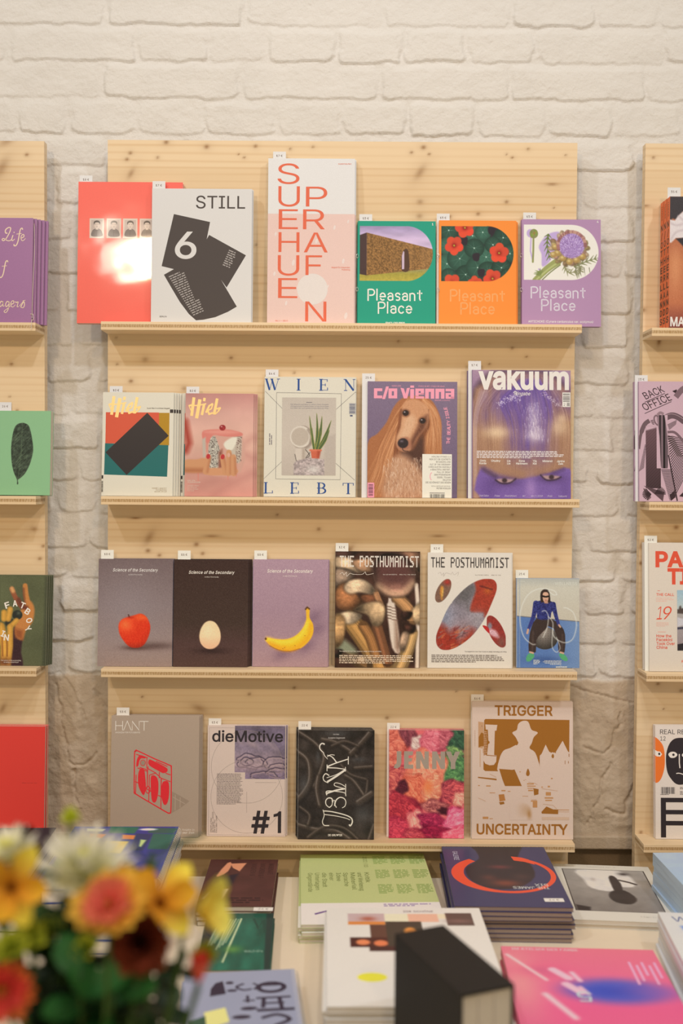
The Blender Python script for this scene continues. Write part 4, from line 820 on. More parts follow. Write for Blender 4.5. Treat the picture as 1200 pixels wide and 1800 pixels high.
# skeleton letters: unit cap height, y down from cap line 0 to base line 1
SKEL = {'P': (0.68, [[(0, 1), (0, 0)], [(0, 0), (0.32, 0)] + _arc(0.34, 0.27, 0.27, 0.27, -90, 90) + [(0, 0.54)]]),
        'l': (0.12, [[(0, 0), (0, 1)]]),
        'e': (0.58, [[(0.02, 0.66), (0.5, 0.66)] + _arc(0.26, 0.66, 0.25, 0.32, 0, -320, 22)]),
        'a': (0.56, [_arc(0.25, 0.52, 0.22, 0.18, 200, 360, 10) + [(0.47, 1)], _arc(0.25, 0.8, 0.23, 0.19, -40, -320, 18)]),
        's': (0.50, [_arc(0.22, 0.5, 0.2, 0.16, -20, -250, 12) + _arc(0.22, 0.83, 0.2, 0.16, -70, 160, 12)]),
        'n': (0.58, [[(0, 1), (0, 0.36)], [(0, 0.55)] + _arc(0.23, 0.55, 0.22, 0.2, 180, 360, 10) + [(0.45, 1)]]),
        't': (0.42, [[(0.18, 0.12), (0.18, 0.8)] + _arc(0.32, 0.82, 0.14, 0.17, 180, 90, 5), [(0, 0.34), (0.4, 0.34)]]),
        'c': (0.54, [_arc(0.26, 0.67, 0.25, 0.32, -40, -320, 20)])}
def bead_text(pr, t, x0, x1, y0, y1, col, r=4.6, step=7.5):
    h = y1 - y0; gap = 0.17; W = sum(SKEL[c][0] for c in t) + gap * (len(t) - 1); k = (x1 - x0) / W; x = x0; P = []
    for ch in t:
        for st in SKEL[ch][1]:
            p = [np.array((x + a * k, y0 + b * h)) for a, b in st]; d = 0
            for a, b in zip(p[:-1], p[1:]):
                L = np.hypot(*(b - a))
                while d <= L:
                    q = a + (b - a) * d / (L + 1e-9)
                    if all(np.hypot(*(q - o)) > step * 0.7 for o in P[-40:]): P.append(q)
                    d += step
                d -= L
        x += (SKEL[ch][0] + gap) * k
    pr.dots(P, r, col, 8)
def gold_scribble(pr, dx, dy):
    """the brushed gold lettering 'Hieb'"""
    G = dict(mat=1)
    T = lambda L: [(a + dx, b + dy) for a, b in L]
    for L, w in ([(670, 297), (656, 420)], 19), ([(710, 310), (689, 436)], 22), ([(636, 352), (700, 350), (752, 338)], 8), ([(636, 350), (658, 398)], 6), ([(640, 352), (672, 345)], 12), \
                ([(738, 342), (724, 414)], 17), ([(741, 300), (737, 322)], 16), ([(750, 398), (772, 352), (796, 338)], 13), ([(796, 338), (786, 372), (762, 384)], 9), ([(762, 384), (772, 408), (796, 398)], 12), \
                ([(824, 303), (804, 410)], 18), ([(806, 376), (848, 364)], 9), ([(848, 364), (836, 384), (812, 408)], 8), ([(830, 368), (834, 392)], 7):
        pr.stroke(T(L), w, (235, 200, 130), **G)
def serif_word(pr, letters, y0, y1, col):
    """high-contrast capitals: thick stems, hairline serifs"""
    h = y1 - y0
    def st(a, b, w): pr.stroke([a, b], w, col)
    for ch, xa, xb in letters:
        w = xb - xa; tk, th = 0.17 * h, 0.045 * h
        if ch == 'W':
            for (ax, bx, t) in ((0.1, 0.32, tk), (0.32, 0.52, th), (0.46, 0.68, tk), (0.68, 0.9, th)):
                st((xa + ax * w, y0 if t == tk or ax > .6 else y1), (xa + bx * w, y1 if t == tk or ax > .6 else y0 + (0.1 * h)), t) if t == tk else st((xa + ax * w, y1), (xa + bx * w, y0), t)
            for c in (0.1, 0.46, 0.9): st((xa + (c - 0.1) * w, y0), (xa + (c + 0.1) * w, y0), th * 1.4)
        if ch in 'IELBT':
            c = {'I': 0.5, 'T': 0.5}.get(ch, 0.22); st((xa + c * w, y0), (xa + c * w, y1), tk)
            st((xa + c * w - tk, y1), (xa + c * w + tk, y1), th * 1.4)
            if ch != 'T': st((xa + c * w - tk, y0), (xa + c * w + tk, y0), th * 1.4)
        if ch in 'ELT':
            if ch in 'EL': st((xa, y1 - th / 2), (xb, y1 - th / 2), th); st((xb, y1), (xb - 0.02 * w, y1 - 0.26 * h), th * 1.5)
            if ch == 'E': st((xa, y0 + th / 2), (xb - 0.05 * w, y0 + th / 2), th); st((xb - 0.06 * w, y0), (xb - 0.06 * w, y0 + 0.22 * h), th * 1.5); st((xa + 0.2 * w, y0 + 0.5 * h), (xa + 0.72 * w, y0 + 0.5 * h), th); st((xa + 0.72 * w, y0 + 0.38 * h), (xa + 0.72 * w, y0 + 0.62 * h), th * 1.4)
            if ch == 'T': st((xa, y0 + th / 2), (xb, y0 + th / 2), th); st((xa, y0), (xa, y0 + 0.24 * h), th * 1.5); st((xb, y0), (xb, y0 + 0.24 * h), th * 1.5)
        if ch == 'N':
            st((xa + 0.16 * w, y0), (xa + 0.16 * w, y1), th); st((xb - 0.14 * w, y0), (xb - 0.14 * w, y1), th); st((xa + 0.14 * w, y0), (xb - 0.16 * w, y1), tk)
            for c in (0.08, 0.86): st((xa + (c - 0.1) * w, y0), (xa + (c + 0.12) * w, y0), th * 1.4)
            st((xa + 0.02 * w, y1), (xa + 0.3 * w, y1), th * 1.4)
        if ch == 'B':
            for cy, ry, rx in ((0.25, 0.25, 0.45), (0.74, 0.26, 0.55)):
                a = _arc(xa + 0.4 * w, y0 + cy * h, rx * w, ry * h, -90, 90, 12)
                ws = [th + (tk - th) * math.sin(math.pi * i / 12) ** 1.5 for i in range(13)]
                pr.stroke([(xa, a[0][1])] + a + [(xa, a[-1][1])], [th] + ws + [th], col)

# ------------------------------------------------------------------ cover art, one function per cover (units: that frame's)
TINT = dict(banana=(1.18, 1.13, .92), apple=(1.1, 1.03, .9), egg=(1.05, .96, .85), script=(1.05, 1.03, .89), fringe=(1.05, 1.03, 1.0), hant=(1.0, .95, .88), cake=(.93, .92, .86), motive=(.95, .90, .87),
            office=(1.02, .95, .9), wellness=(1.0, .98, .94), rectangles=(.94, .93, .91), wien=(.93, .92, .90), still=(.94, .93, .93), tall_letters=(.96, .96, .96), ochre=(.95, .91, .86), ellipses=(.97, .96, .96), leaf_print=(1.05, .95, .93), hedge=(1.2, 1.03, 1.05), faces=(.96, .94, .92), pastime=(.97, .96, .94))
ART = {}
def art(frame, row, rect):
    def deco(fn):
        def run():
            pr = Print(rect, frame, row); pr.tint = np.array(TINT.get(fn.__name__, (1, 1, 1))); fn(pr); return pr
        ART[fn.__name__] = (run, rect, row); return run
    return deco

@art('F1', 1, (135, 320.5, 319, 568))
def red_portraits(p):
    for x in (118, 218, 314, 412):
        p.rect_(x, 482, x + 85, 597, (216, 192, 172)); p.rect_(x + 9, 491, x + 76, 586, (188, 164, 150))
        cx = x + 43
        p.poly(smooth([(cx - 30, 586), (cx - 28, 556), (cx - 12, 543), (cx + 12, 543), (cx + 28, 556), (cx + 31, 586)], 4), (98, 84, 80))
        p.rect_(cx - 7, 530, cx + 7, 548, (205, 182, 165)); p.ell(cx, 519, 16, 21, (212, 188, 170))
        p.poly(smooth([(cx - 17, 520), (cx - 18, 502), (cx, 494), (cx + 18, 502), (cx + 17, 520), (cx + 10, 507), (cx - 9, 507)], 4), (62, 52, 50))
        p.rects([(cx - 10, 515, cx - 4, 517), (cx + 4, 515, cx + 10, 517), (cx - 4, 530, cx + 4, 532)], (80, 66, 62))
        p.stroke([(cx, 546), (cx - 2, 584)], 2, (70, 58, 56))

@art('F1', 1, (265, 332, 441, 566))
def still(p):
    d = (86, 76, 70); g = (186, 175, 164)
    p.text('STILL', 741, 421, 73, d, width=289, bold=0.004)
    p.poly([(612, 455), (825, 500), (806, 600), (820, 575), (1037, 692), (925, 880), (893, 836), (986, 990), (935, 1020), (860, 1052), (790, 1067), (748, 1071), (706, 1035), (652, 965), (600, 880), (557, 808), (615, 775), (543, 758)], d)
    p.text('6', 620, 711, 152, (238, 230, 218), width=126, bold=0.012)
    for i in range(8): p.lines(938 - 5 * i, 660 + 12 * i, 1008 - 5 * i + (i % 3) * 6, 668 + 12 * i, 1, g, seed=i, rot=22, fill=0.75)
    for i in range(20): p.lines(585 + 7.6 * i, 818 + 11.6 * i, 700 + 6.2 * i + (i * 37 % 40), 826 + 11.6 * i, 1, g, seed=20 + i, rot=-24, fill=0.75)
    p.text('BERLIN', 535, 1054, 8, d, width=40)

@art('F2', 1, (469, 279, 622, 567))
def tall_letters(p):
    o = (240, 112, 78)
    p.rect_(63, 452, 575, 1091, (244, 205, 188))
    for x, y, r in ((110, 570, 8), (455, 530, 9), (535, 495, 7), (508, 725, 10), (215, 735, 12), (105, 800, 9), (525, 1040, 13), (175, 970, 9), (350, 610, 10), (420, 870, 6)):
        p.ell(x, y, r * 0.7, r * 1.5, (246, 222, 208), rot=12)
    p.ell(328, 888, 90, 90, (241, 224, 210), n=48)
    for ch, x0, x1, b in (('S', 118, 247, 279), ('U', 124, 250, 410), ('E', 127, 240, 542), ('H', 127, 250, 675), ('U', 124, 250, 810), ('E', 127, 240, 941),
                          ('P', 286, 411, 410), ('R', 270, 398, 542), ('A', 276, 416, 676), ('F', 287, 383, 808), ('N', 287, 411, 1075)):
        p.text(ch, x0, b, 117 if ch not in 'SU' else 119, o, width=x1 - x0, bold=-0.006)
    p.text('superhaufen', 475, 164, 8, o, width=77); p.text('Magazin für Independent', 440, 765, 8, o, width=108); p.text('Publishing', 500, 778, 8, o, width=48)
    p.text('No 1 — GELD', 113, 1075, 8, o, width=72)

def arch_mask(cv, x0, y0, x1, y1, back):
    r = (y1 - y0) / 2; cx = x1 - r
    inside = (cv.X >= x0) & (cv.Y >= y0) & (cv.Y <= y1) & (cv.X <= cx)
    d = np.hypot(cv.X - cx, cv.Y - (y0 + y1) / 2)
    m = np.where(cv.X <= cx, inside * 1.0, np.clip(0.5 + (r - d) / cv.u, 0, 1))
    cv.mix(1 - m, back)
def pleasant(p, dx, dy, col, r=4.6):
    bead_text(p, 'Pleasant', 655 + dx, 972 + dx, 887 + dy, 949 + dy, col, r); bead_text(p, 'Place', 716 + dx, 915 + dx, 960 + dy, 1022 + dy, col, r)

@art('F2', 1, (628, 389, 765, 566.5))
def hedge(p):
    base = (32, 150, 118)
    c = Cv(603, 522, 1037, 842, 'F2', 1.25)
    c.vgrad([(522, (138, 142, 170)), (600, (176, 178, 198)), (700, (160, 165, 185)), (770, (130, 140, 90)), (800, (142, 150, 62)), (842, (160, 165, 70))])
    c.tone(90, 0.12, 3, sy=25, m=(c.Y < 700) * 1.0)
    c.poly([(645, 563), (1040, 657), (1040, 764), (850, 785), (645, 808)], (118, 98, 54)); c.poly([(603, 578), (645, 563), (645, 808), (603, 800)], (64, 54, 50))
    hm, sl = c.m_poly([(645, 563), (1040, 657), (1040, 764), (850, 785), (645, 808)])
    n = fbm(c.X[sl] / 6, c.Y[sl] / 6, 4, 3); c.mul(hm, (0.55 + 0.9 * n)[..., None], sl)
    g = np.clip((c.X[sl] - 760) / 200, 0, 1); c.mix(hm * 0.35 * np.abs(np.sin(c.X[sl] / 30)) * g, (150, 130, 80), sl)
    c.poly(smooth([(852, 778), (850, 700), (862, 664), (880, 655), (892, 680), (894, 776)], 4), (72, 58, 44)); c.poly([(853, 772), (852, 695), (860, 668), (866, 672), (866, 770)], (176, 178, 186))
    c.tone(8, 0.10, 6, m=(c.Y > 760) * 1.0)
    arch_mask(c, 605, 525, 1034, 839, base); p.canvas(c)
    pleasant(p, 0, 0, (224, 240, 228)); p.text('ENCLOSURES', 815, 1085, 13, (224, 240, 228), width=112, bold=0.02, align='c'); p.text('1', 1028, 520, 13, (224, 240, 228), bold=0.01)

@art('F3', 1, (771, 388, 907, 566))
def nasturtium(p):
    base = (255, 142, 58)
    c = Cv(115, 322, 543, 642, 'F3', 1.25, (50, 44, 50)); rnd = random.Random(4)
    for (x, y, r) in ((160, 350, 60), (300, 380, 85), (360, 360, 50), (150, 440, 55), (150, 540, 62), (225, 510, 75), (260, 600, 60), (330, 560, 70), (380, 500, 66), (390, 580, 60), (480, 390, 62), (520, 480, 55), (470, 560, 60), (310, 450, 60), (420, 430, 50), (160, 610, 50), (500, 600, 40)):
        k = rnd.uniform(0.8, 1.15); c.ell(x, y, r, r * 0.92, tuple(np.array((54, 92, 74)) * k), soft=1.5)
        m, sl = c.m_ell(x, y, r, r * .92); c.mul(m * np.clip(np.hypot(c.X[sl] - x, c.Y[sl] - y) / r - 0.55, 0, 1), (0.5, 0.5, 0.5), sl)
        for a in range(7):
            t = a * 0.9 + rnd.random(); c.line([(x, y), (x + r * 0.8 * math.cos(t), y + r * .75 * math.sin(t))], 2.0, (120, 165, 140), 0.8, a=0.75)
        c.ell(x, y, 3.5, 3.5, (200, 220, 200))
    for x, y in ((320, 500), (410, 350), (350, 590), (250, 410)): c.poly(smooth([(x - 18, y - 16), (x + 20, y - 20), (x + 15, y + 22), (x - 14, y + 18)], 4), (48, 40, 46), soft=2)
    for x, y, s, r0 in ((192, 436, 1, 0), (456, 477, 1.05, 40), (255, 335, 1.05, 20), (418, 622, 1, 10), (180, 650, 1, 0), (315, 650, .8, 30)):
        for k in range(5):
            t = math.radians(r0 + k * 72 + 18); c.ell(x + 27 * s * math.cos(t), y + 27 * s * math.sin(t), 29 * s, 26 * s, (236 - 6 * k, 74 + 5 * (k % 2), 50), rot=math.degrees(t), soft=2)
        c.blob(x, y, 14 * s, 14 * s, (120, 20, 20), 0.9); c.ell(x, y, 5, 5, (190, 180, 60), soft=2)
    arch_mask(c, 117, 325, 541, 638, base); p.canvas(c)
    pleasant(p, 740 - 655 - 568, -200 + 0, (255, 172, 104)); p.text('NASTURTIUMS (Tropaeolum majus)', 190, 885, 12, (255, 170, 100), width=268)

@art('F3', 1, (917, 386, 1056, 571))
def artichoke(p):
    base = (182, 140, 170)
    c = Cv(600, 314, 1043, 640, 'F3', 1.3, (240, 230, 214)); rnd = random.Random(8); L = (196, 168, 208)
    c.ell(640, 368, 22, 24, L, soft=2); c.line([(644, 385), (640, 470), (655, 530)], 8, L); c.poly(smooth([(690, 440), (740, 375), (810, 360), (800, 420), (760, 520), (710, 560), (705, 490)], 4), L, soft=3); c.line([(690, 575), (730, 600), (670, 640)], 10, L)
    c.line([(658, 385), (657, 460), (654, 533)], 11, (150, 150, 92), sm=3); c.ell(660, 370, 25, 27, (140, 138, 88)); 
    for k in range(14): c.ell(660 + rnd.uniform(-17, 17), 370 + rnd.uniform(-18, 18), 5, 7, (120 + rnd.randint(0, 50), 120 + rnd.randint(0, 40), 70), soft=2)
    c.line([(668, 640), (735, 575), (800, 530)], 34, (158, 160, 96), 44, sm=3); c.line([(678, 632), (745, 575), (800, 536)], 9, (186, 188, 122), sm=3); c.line([(705, 640), (760, 590), (815, 550)], 6, (120, 124, 70), sm=3)
    def frond(pts, col):
        c.line(pts, 9, col, 3, sm=3)
        q = smooth(pts, 3, False)
        for (ax, ay), (bx, by) in zip(q[:-1], q[1:]):
            for sgn in (1, -1):
                nx, ny = -(by - ay), bx - ax; k = 22 / (math.hypot(nx, ny) + 1e-6)
                c.line([(ax, ay), (ax + nx * k * sgn + (bx - ax), ay + ny * k * sgn + (by - ay))], 9, col, 2)
    frond([(745, 375), (738, 440), (755, 520)], (108, 122, 62)); frond([(900, 560), (965, 530), (1036, 508)], (134, 134, 92)); frond([(840, 560), (870, 595), (950, 570)], (150, 146, 106)); frond([(930, 560), (930, 590), (905, 608)], (150, 146, 110)); frond([(700, 600), (690, 590), (680, 610)], (130, 140, 80))
    for x in (930, 955, 905, 985): c.line([(x, 565), (x + 6, 610)], 4, (90, 84, 60), 1)
    for k in range(150):
        t = rnd.uniform(0, 2 * math.pi); r = rnd.uniform(0.55, 1.0); x, y = 868 + 108 * r * math.cos(t), 455 + 92 * r * math.sin(t)
        if y < 400 and r < .8: continue
        g = rnd.choice(((176, 150, 96), (196, 170, 118), (198, 150, 128), (160, 128, 92), (206, 176, 140)))
        c.ell(x, y, 17, 12, tuple(np.array(g) * 0.62), rot=math.degrees(t), soft=3); c.ell(x - 2, y - 2, 14, 9, g, rot=math.degrees(t), soft=4)
    for x, y in ((786, 445), (800, 480), (830, 510), (870, 530), (910, 520), (775, 490), (945, 500)): c.ell(x, y, 20, 17, (176, 140, 80), soft=3); c.blob(x - 4, y - 4, 10, 8, (228, 204, 140), 0.9)
    c.ell(882, 438, 76, 72, (168, 134, 184), soft=4)
    for k in range(620):
        t = rnd.uniform(0, 6.28); r = math.sqrt(rnd.random()); x, y = 880 + 76 * r * math.cos(t), 436 + 74 * r * math.sin(t); f = rnd.choice(((206, 176, 216), (188, 156, 204), (150, 112, 170), (222, 196, 226), (124, 88, 140)))
        c.line([(x, y), (x + 9 * math.cos(t) * r, y - 6 + 10 * math.sin(t) * r)], 3, f, 1.2)
    for k in range(40):
        t = math.pi * (0.9 + 1.15 * k / 40); x, y = 882 + 80 * math.cos(t), 436 + 78 * math.sin(t); c.ell(x, y, 9, 7, rnd.choice(((170, 116, 110), (196, 150, 130), (150, 100, 96))), rot=math.degrees(t), soft=2)
    arch_mask(c, 602, 318, 1040, 636, base); p.canvas(c)
    pleasant(p, -10, -210, (226, 212, 232)); p.text('ARTICHOKE (Cynara cardunculus var. scolymus)', 627, 882, 13, (240, 232, 238), width=381, bold=0.006); p.text('4', 1030, 306, 14, (240, 232, 238), bold=0.01)

@art('F4', 2, (178, 690, 303, 872))
def rectangles(p):
    p.rect_(88, 395, 440, 601, (230, 92, 64)); p.rect_(440, 397, 509, 611, (192, 142, 30)); p.poly([(86, 600), (505, 610), (499, 818), (83, 806)], (26, 112, 108))
    p.poly([(362, 397), (506, 548), (232, 808), (90, 660)], (48, 43, 46)); gold_scribble(p, -530, -8)
    p.text('Kunst Wien in schönem Magazin', 360, 371, 8, (90, 80, 70), width=152, bold=0.01); p.rect_(512, 374, 534, 397, (52, 46, 48))
    p.rect_(64, 811, 78, 833, (44, 38, 40)); p.barcode(64, 848, 78, 922, (70, 62, 58), vert=True)
    for i, t in enumerate(('AUSGABE 1, Herbst 2017', 'Kunst. Wien ist Kultur', 'EUR 10,00 / CHF 12,00')): p.text(t, 498, 897 + 11 * i, 7, (170, 140, 100), width=(98, 72, 80)[i], align='r')

@art('F4', 2, (324, 692, 444, 874))
def cake(p):
    c = Cv(613, 268, 1069, 952, 'F4', 1.1, (232, 176, 164))
    c.vgrad([(268, (206, 142, 140)), (400, (226, 172, 164)), (600, (236, 186, 172)), (760, (226, 166, 156)), (952, (222, 154, 146))]); c.tone(260, 0.10, 5); 
    for pts in ([(613, 460), (640, 600), (620, 650)], ): c.line(pts, 40, (176, 60, 50), soft=12)
    for pts in ([(1060, 560), (980, 640), (1069, 700)], [(640, 950), (760, 860), (900, 850)], [(800, 950), (900, 880), (1060, 800)]): c.line(pts, 26, (206, 138, 132), soft=18, a=0.6, sm=4)
    c.poly([(735, 535), (760, 520), (985, 530), (985, 790), (740, 790)], (226, 172, 160), soft=3, sm=3)
    c.poly([(905, 600), (945, 560), (985, 545), (985, 700), (960, 730), (900, 660)], (212, 196, 184), soft=4, sm=3)
    m, sl = c.m_poly([(935, 560), (990, 545), (988, 720), (960, 730)]); c.mix(m * (vnoise(c.X[sl] / 4, c.Y[sl] / 4, 2) > 0.62), (140, 110, 105), sl)
    c.poly([(885, 585), (930, 560), (960, 570), (930, 640), (890, 640), (870, 610)], (246, 236, 224), soft=3, sm=4)
    c.poly([(728, 525), (800, 508), (900, 510), (987, 530), (985, 552), (900, 556), (850, 552), (800, 548), (770, 600), (745, 590), (738, 600)], (232, 136, 128), soft=2, sm=4); c.poly([(740, 526), (860, 512), (970, 528), (860, 540)], (242, 158, 148), soft=6, sm=4)
    for x, y in ((748, 640), (704, 850), (760, 660), (954, 820), (900, 840)): c.line([(x, y - 60), (x + 1, y)], 8, (230, 140, 130), 5)
    c.poly([(728, 575), (750, 560), (752, 690), (735, 700)], (205, 190, 180), soft=3)
    c.poly([(795, 555), (815, 560), (835, 610), (848, 670), (836, 765), (790, 772), (772, 750), (770, 650), (780, 580)], (196, 186, 178), sm=4)
    m, sl = c.m_poly(smooth([(795, 555), (815, 560), (835, 610), (848, 670), (836, 765), (790, 772), (772, 750), (770, 650), (780, 580)], 4)); c.mix(m * (vnoise(c.X[sl] / 5, c.Y[sl] / 5, 7) > 0.6), (120, 108, 104), sl); c.mix(m * (vnoise(c.X[sl] / 6, c.Y[sl] / 6, 9) > 0.7), (228, 218, 208), sl)
    c.poly([(838, 660), (860, 640), (862, 760), (838, 770)], (150, 84, 70), soft=6)
    sk, sd = (222, 158, 118), (186, 112, 78)
    c.poly([(613, 716), (690, 708), (745, 700), (765, 740), (740, 792), (613, 790)], sk, soft=3, sm=4); c.poly([(613, 770), (740, 770), (735, 792), (613, 792)], sd, soft=10)
    c.poly([(740, 790), (770, 765), (950, 770), (955, 800), (870, 812), (770, 812)], (226, 160, 122), soft=3, sm=4)
    for a, b in (((770, 690), (752, 790)), ((862, 690), (882, 795)), ((905, 660), (905, 800)), ((935, 690), (938, 800))):
        c.line([a, b], 34, sk, 36, soft=2); c.line([(a[0] + 12, a[1] + 10), (b[0] + 13, b[1])], 9, sd, soft=6, a=0.7)
    for x, y in ((769, 688), (864, 690)): c.ell(x, y, 13, 17, (204, 52, 62), rot=10)
    c.ell(904, 678, 10, 15, (236, 178, 160)); c.ell(861, 497, 21, 19, (160, 32, 42)); c.blob(855, 490, 5, 4, (250, 200, 200)); c.blob(868, 500, 6, 8, (210, 70, 80), 0.6)
    p.canvas(c); gold_scribble(p, 0, 0)
    for i, t in enumerate(('KUNST WIEN', 'IN EINEM MAGAZIN', 'AUSGABE 3, Winter', 'Kunst, Speisen und', 'was so schmeckt', 'EUR 10,00')): p.text(t, 634, 852 + 11 * i + (12 if i > 1 else 0), 7, (246, 226, 216), width=(50, 84, 76, 62, 72, 44)[i], bold=0.012 if i < 2 else 0)

@art('F5', 2, (463, 663, 624, 875))
def wien(p):
    b = (52, 88, 152); g = (110, 104, 108)
    serif_word(p, [('W', 70, 150), ('I', 238, 260), ('E', 358, 403), ('N', 488, 550)], 141, 200, b); serif_word(p, [('L', 70, 116), ('E', 209, 254), ('B', 350, 397), ('T', 488, 542)], 690, 747, b)
    for L in ([(133, 213), (476, 217)], [(476, 217), (473, 673)], [(473, 673), (132, 671)], [(132, 671), (133, 213)], [(72, 205), (163, 297)], [(551, 207), (449, 300)], [(69, 671), (163, 580)], [(549, 675), (447, 585)]): p.stroke(L, 1.5, g)
    c = Cv(163, 239, 448, 651, 'F5', 1.2, (216, 199, 180)); c.vgrad([(239, (214, 199, 182)), (480, (220, 204, 186)), (651, (208, 192, 176))]); c.poly([(388, 450), (448, 430), (448, 651), (388, 651)], (206, 190, 174), soft=6)
    c.ell(272, 452, 58, 64, (176, 158, 142), soft=3); c.ell(262, 447, 56, 58, (236, 222, 204)); c.ell(259, 447, 46, 48, (206, 189, 170), soft=2); c.line([(300, 410), (316, 440), (312, 480)], 12, (160, 142, 126), soft=3, a=0.7, sm=3)
    c.poly([(236, 508), (286, 508), (286, 582), (236, 582)], (228, 212, 194), soft=1.5); c.poly([(270, 508), (286, 508), (286, 582), (270, 582)], (196, 178, 160), soft=4); c.line([(288, 515), (310, 545), (290, 560), (312, 530)], 3, (60, 50, 48), sm=4); c.line([(232, 540), (240, 575)], 3, (70, 60, 56))
    c.poly([(226, 590), (240, 575), (310, 556), (388, 566), (388, 651), (226, 651)], (190, 172, 166), soft=2); m, sl = c.m_poly([(226, 590), (240, 575), (310, 556), (388, 566), (388, 651), (226, 651)]); n = fbm(c.X[sl] / 9, c.Y[sl] / 7, 3, 3); c.mul(m, (0.7 + 0.62 * n)[..., None], sl); c.blob(330, 620, 34, 20, (246, 236, 224), 0.75)
    for a, e, bw in (((338, 518), (308, 336), 8), ((342, 518), (346, 322), 10), ((346, 518), (374, 338), 12), ((352, 520), (423, 360), 12), ((356, 520), (414, 410), 11), ((334, 518), (322, 400), 8), ((346, 518), (362, 400), 10)):
        mid = ((a[0] + e[0]) / 2 + (6 if e[0] > 345 else -3), (a[1] + e[1]) / 2)
        c.line([a, mid, e], [bw + 4, bw + 5, 2], (196, 186, 96), sm=4); c.line([a, mid, e], [bw, bw + 1, 1], (74, 96, 58), sm=4); c.line([a, mid, e], [2, 3, 1], (110, 130, 84), sm=4)
    c.poly([(314, 514), (369, 514), (360, 561), (322, 561)], (222, 112, 82)); c.line([(313, 518), (370, 518)], 10, (236, 130, 98)); c.poly([(350, 522), (368, 522), (360, 560), (350, 560)], (188, 84, 60), soft=5)
    c.fin(3); p.canvas(c)
    p.rect_(290, 263, 322, 266, (120, 112, 120))
    for i, t in enumerate(('Das Magazin porträtiert in seiner ersten Ausgabe', 'alteingesessene Persönlichkeiten in ihren Wohnungen', 'und liefert den wohl persönlichsten Blick auf Wien.')): p.text(t, 207, 278 + 10 * i, 6, (96, 92, 112), width=202)
    p.barcode(516, 266, 552, 326, (60, 70, 110), (222, 214, 200), vert=True); p.rect_(522, 330, 536, 337, (70, 80, 120))
    p.lines(96, 490, 196, 500, 1, (150, 140, 140), rot=-90); p.lines(106, 490, 190, 500, 1, (150, 140, 140), rot=-90, seed=2)

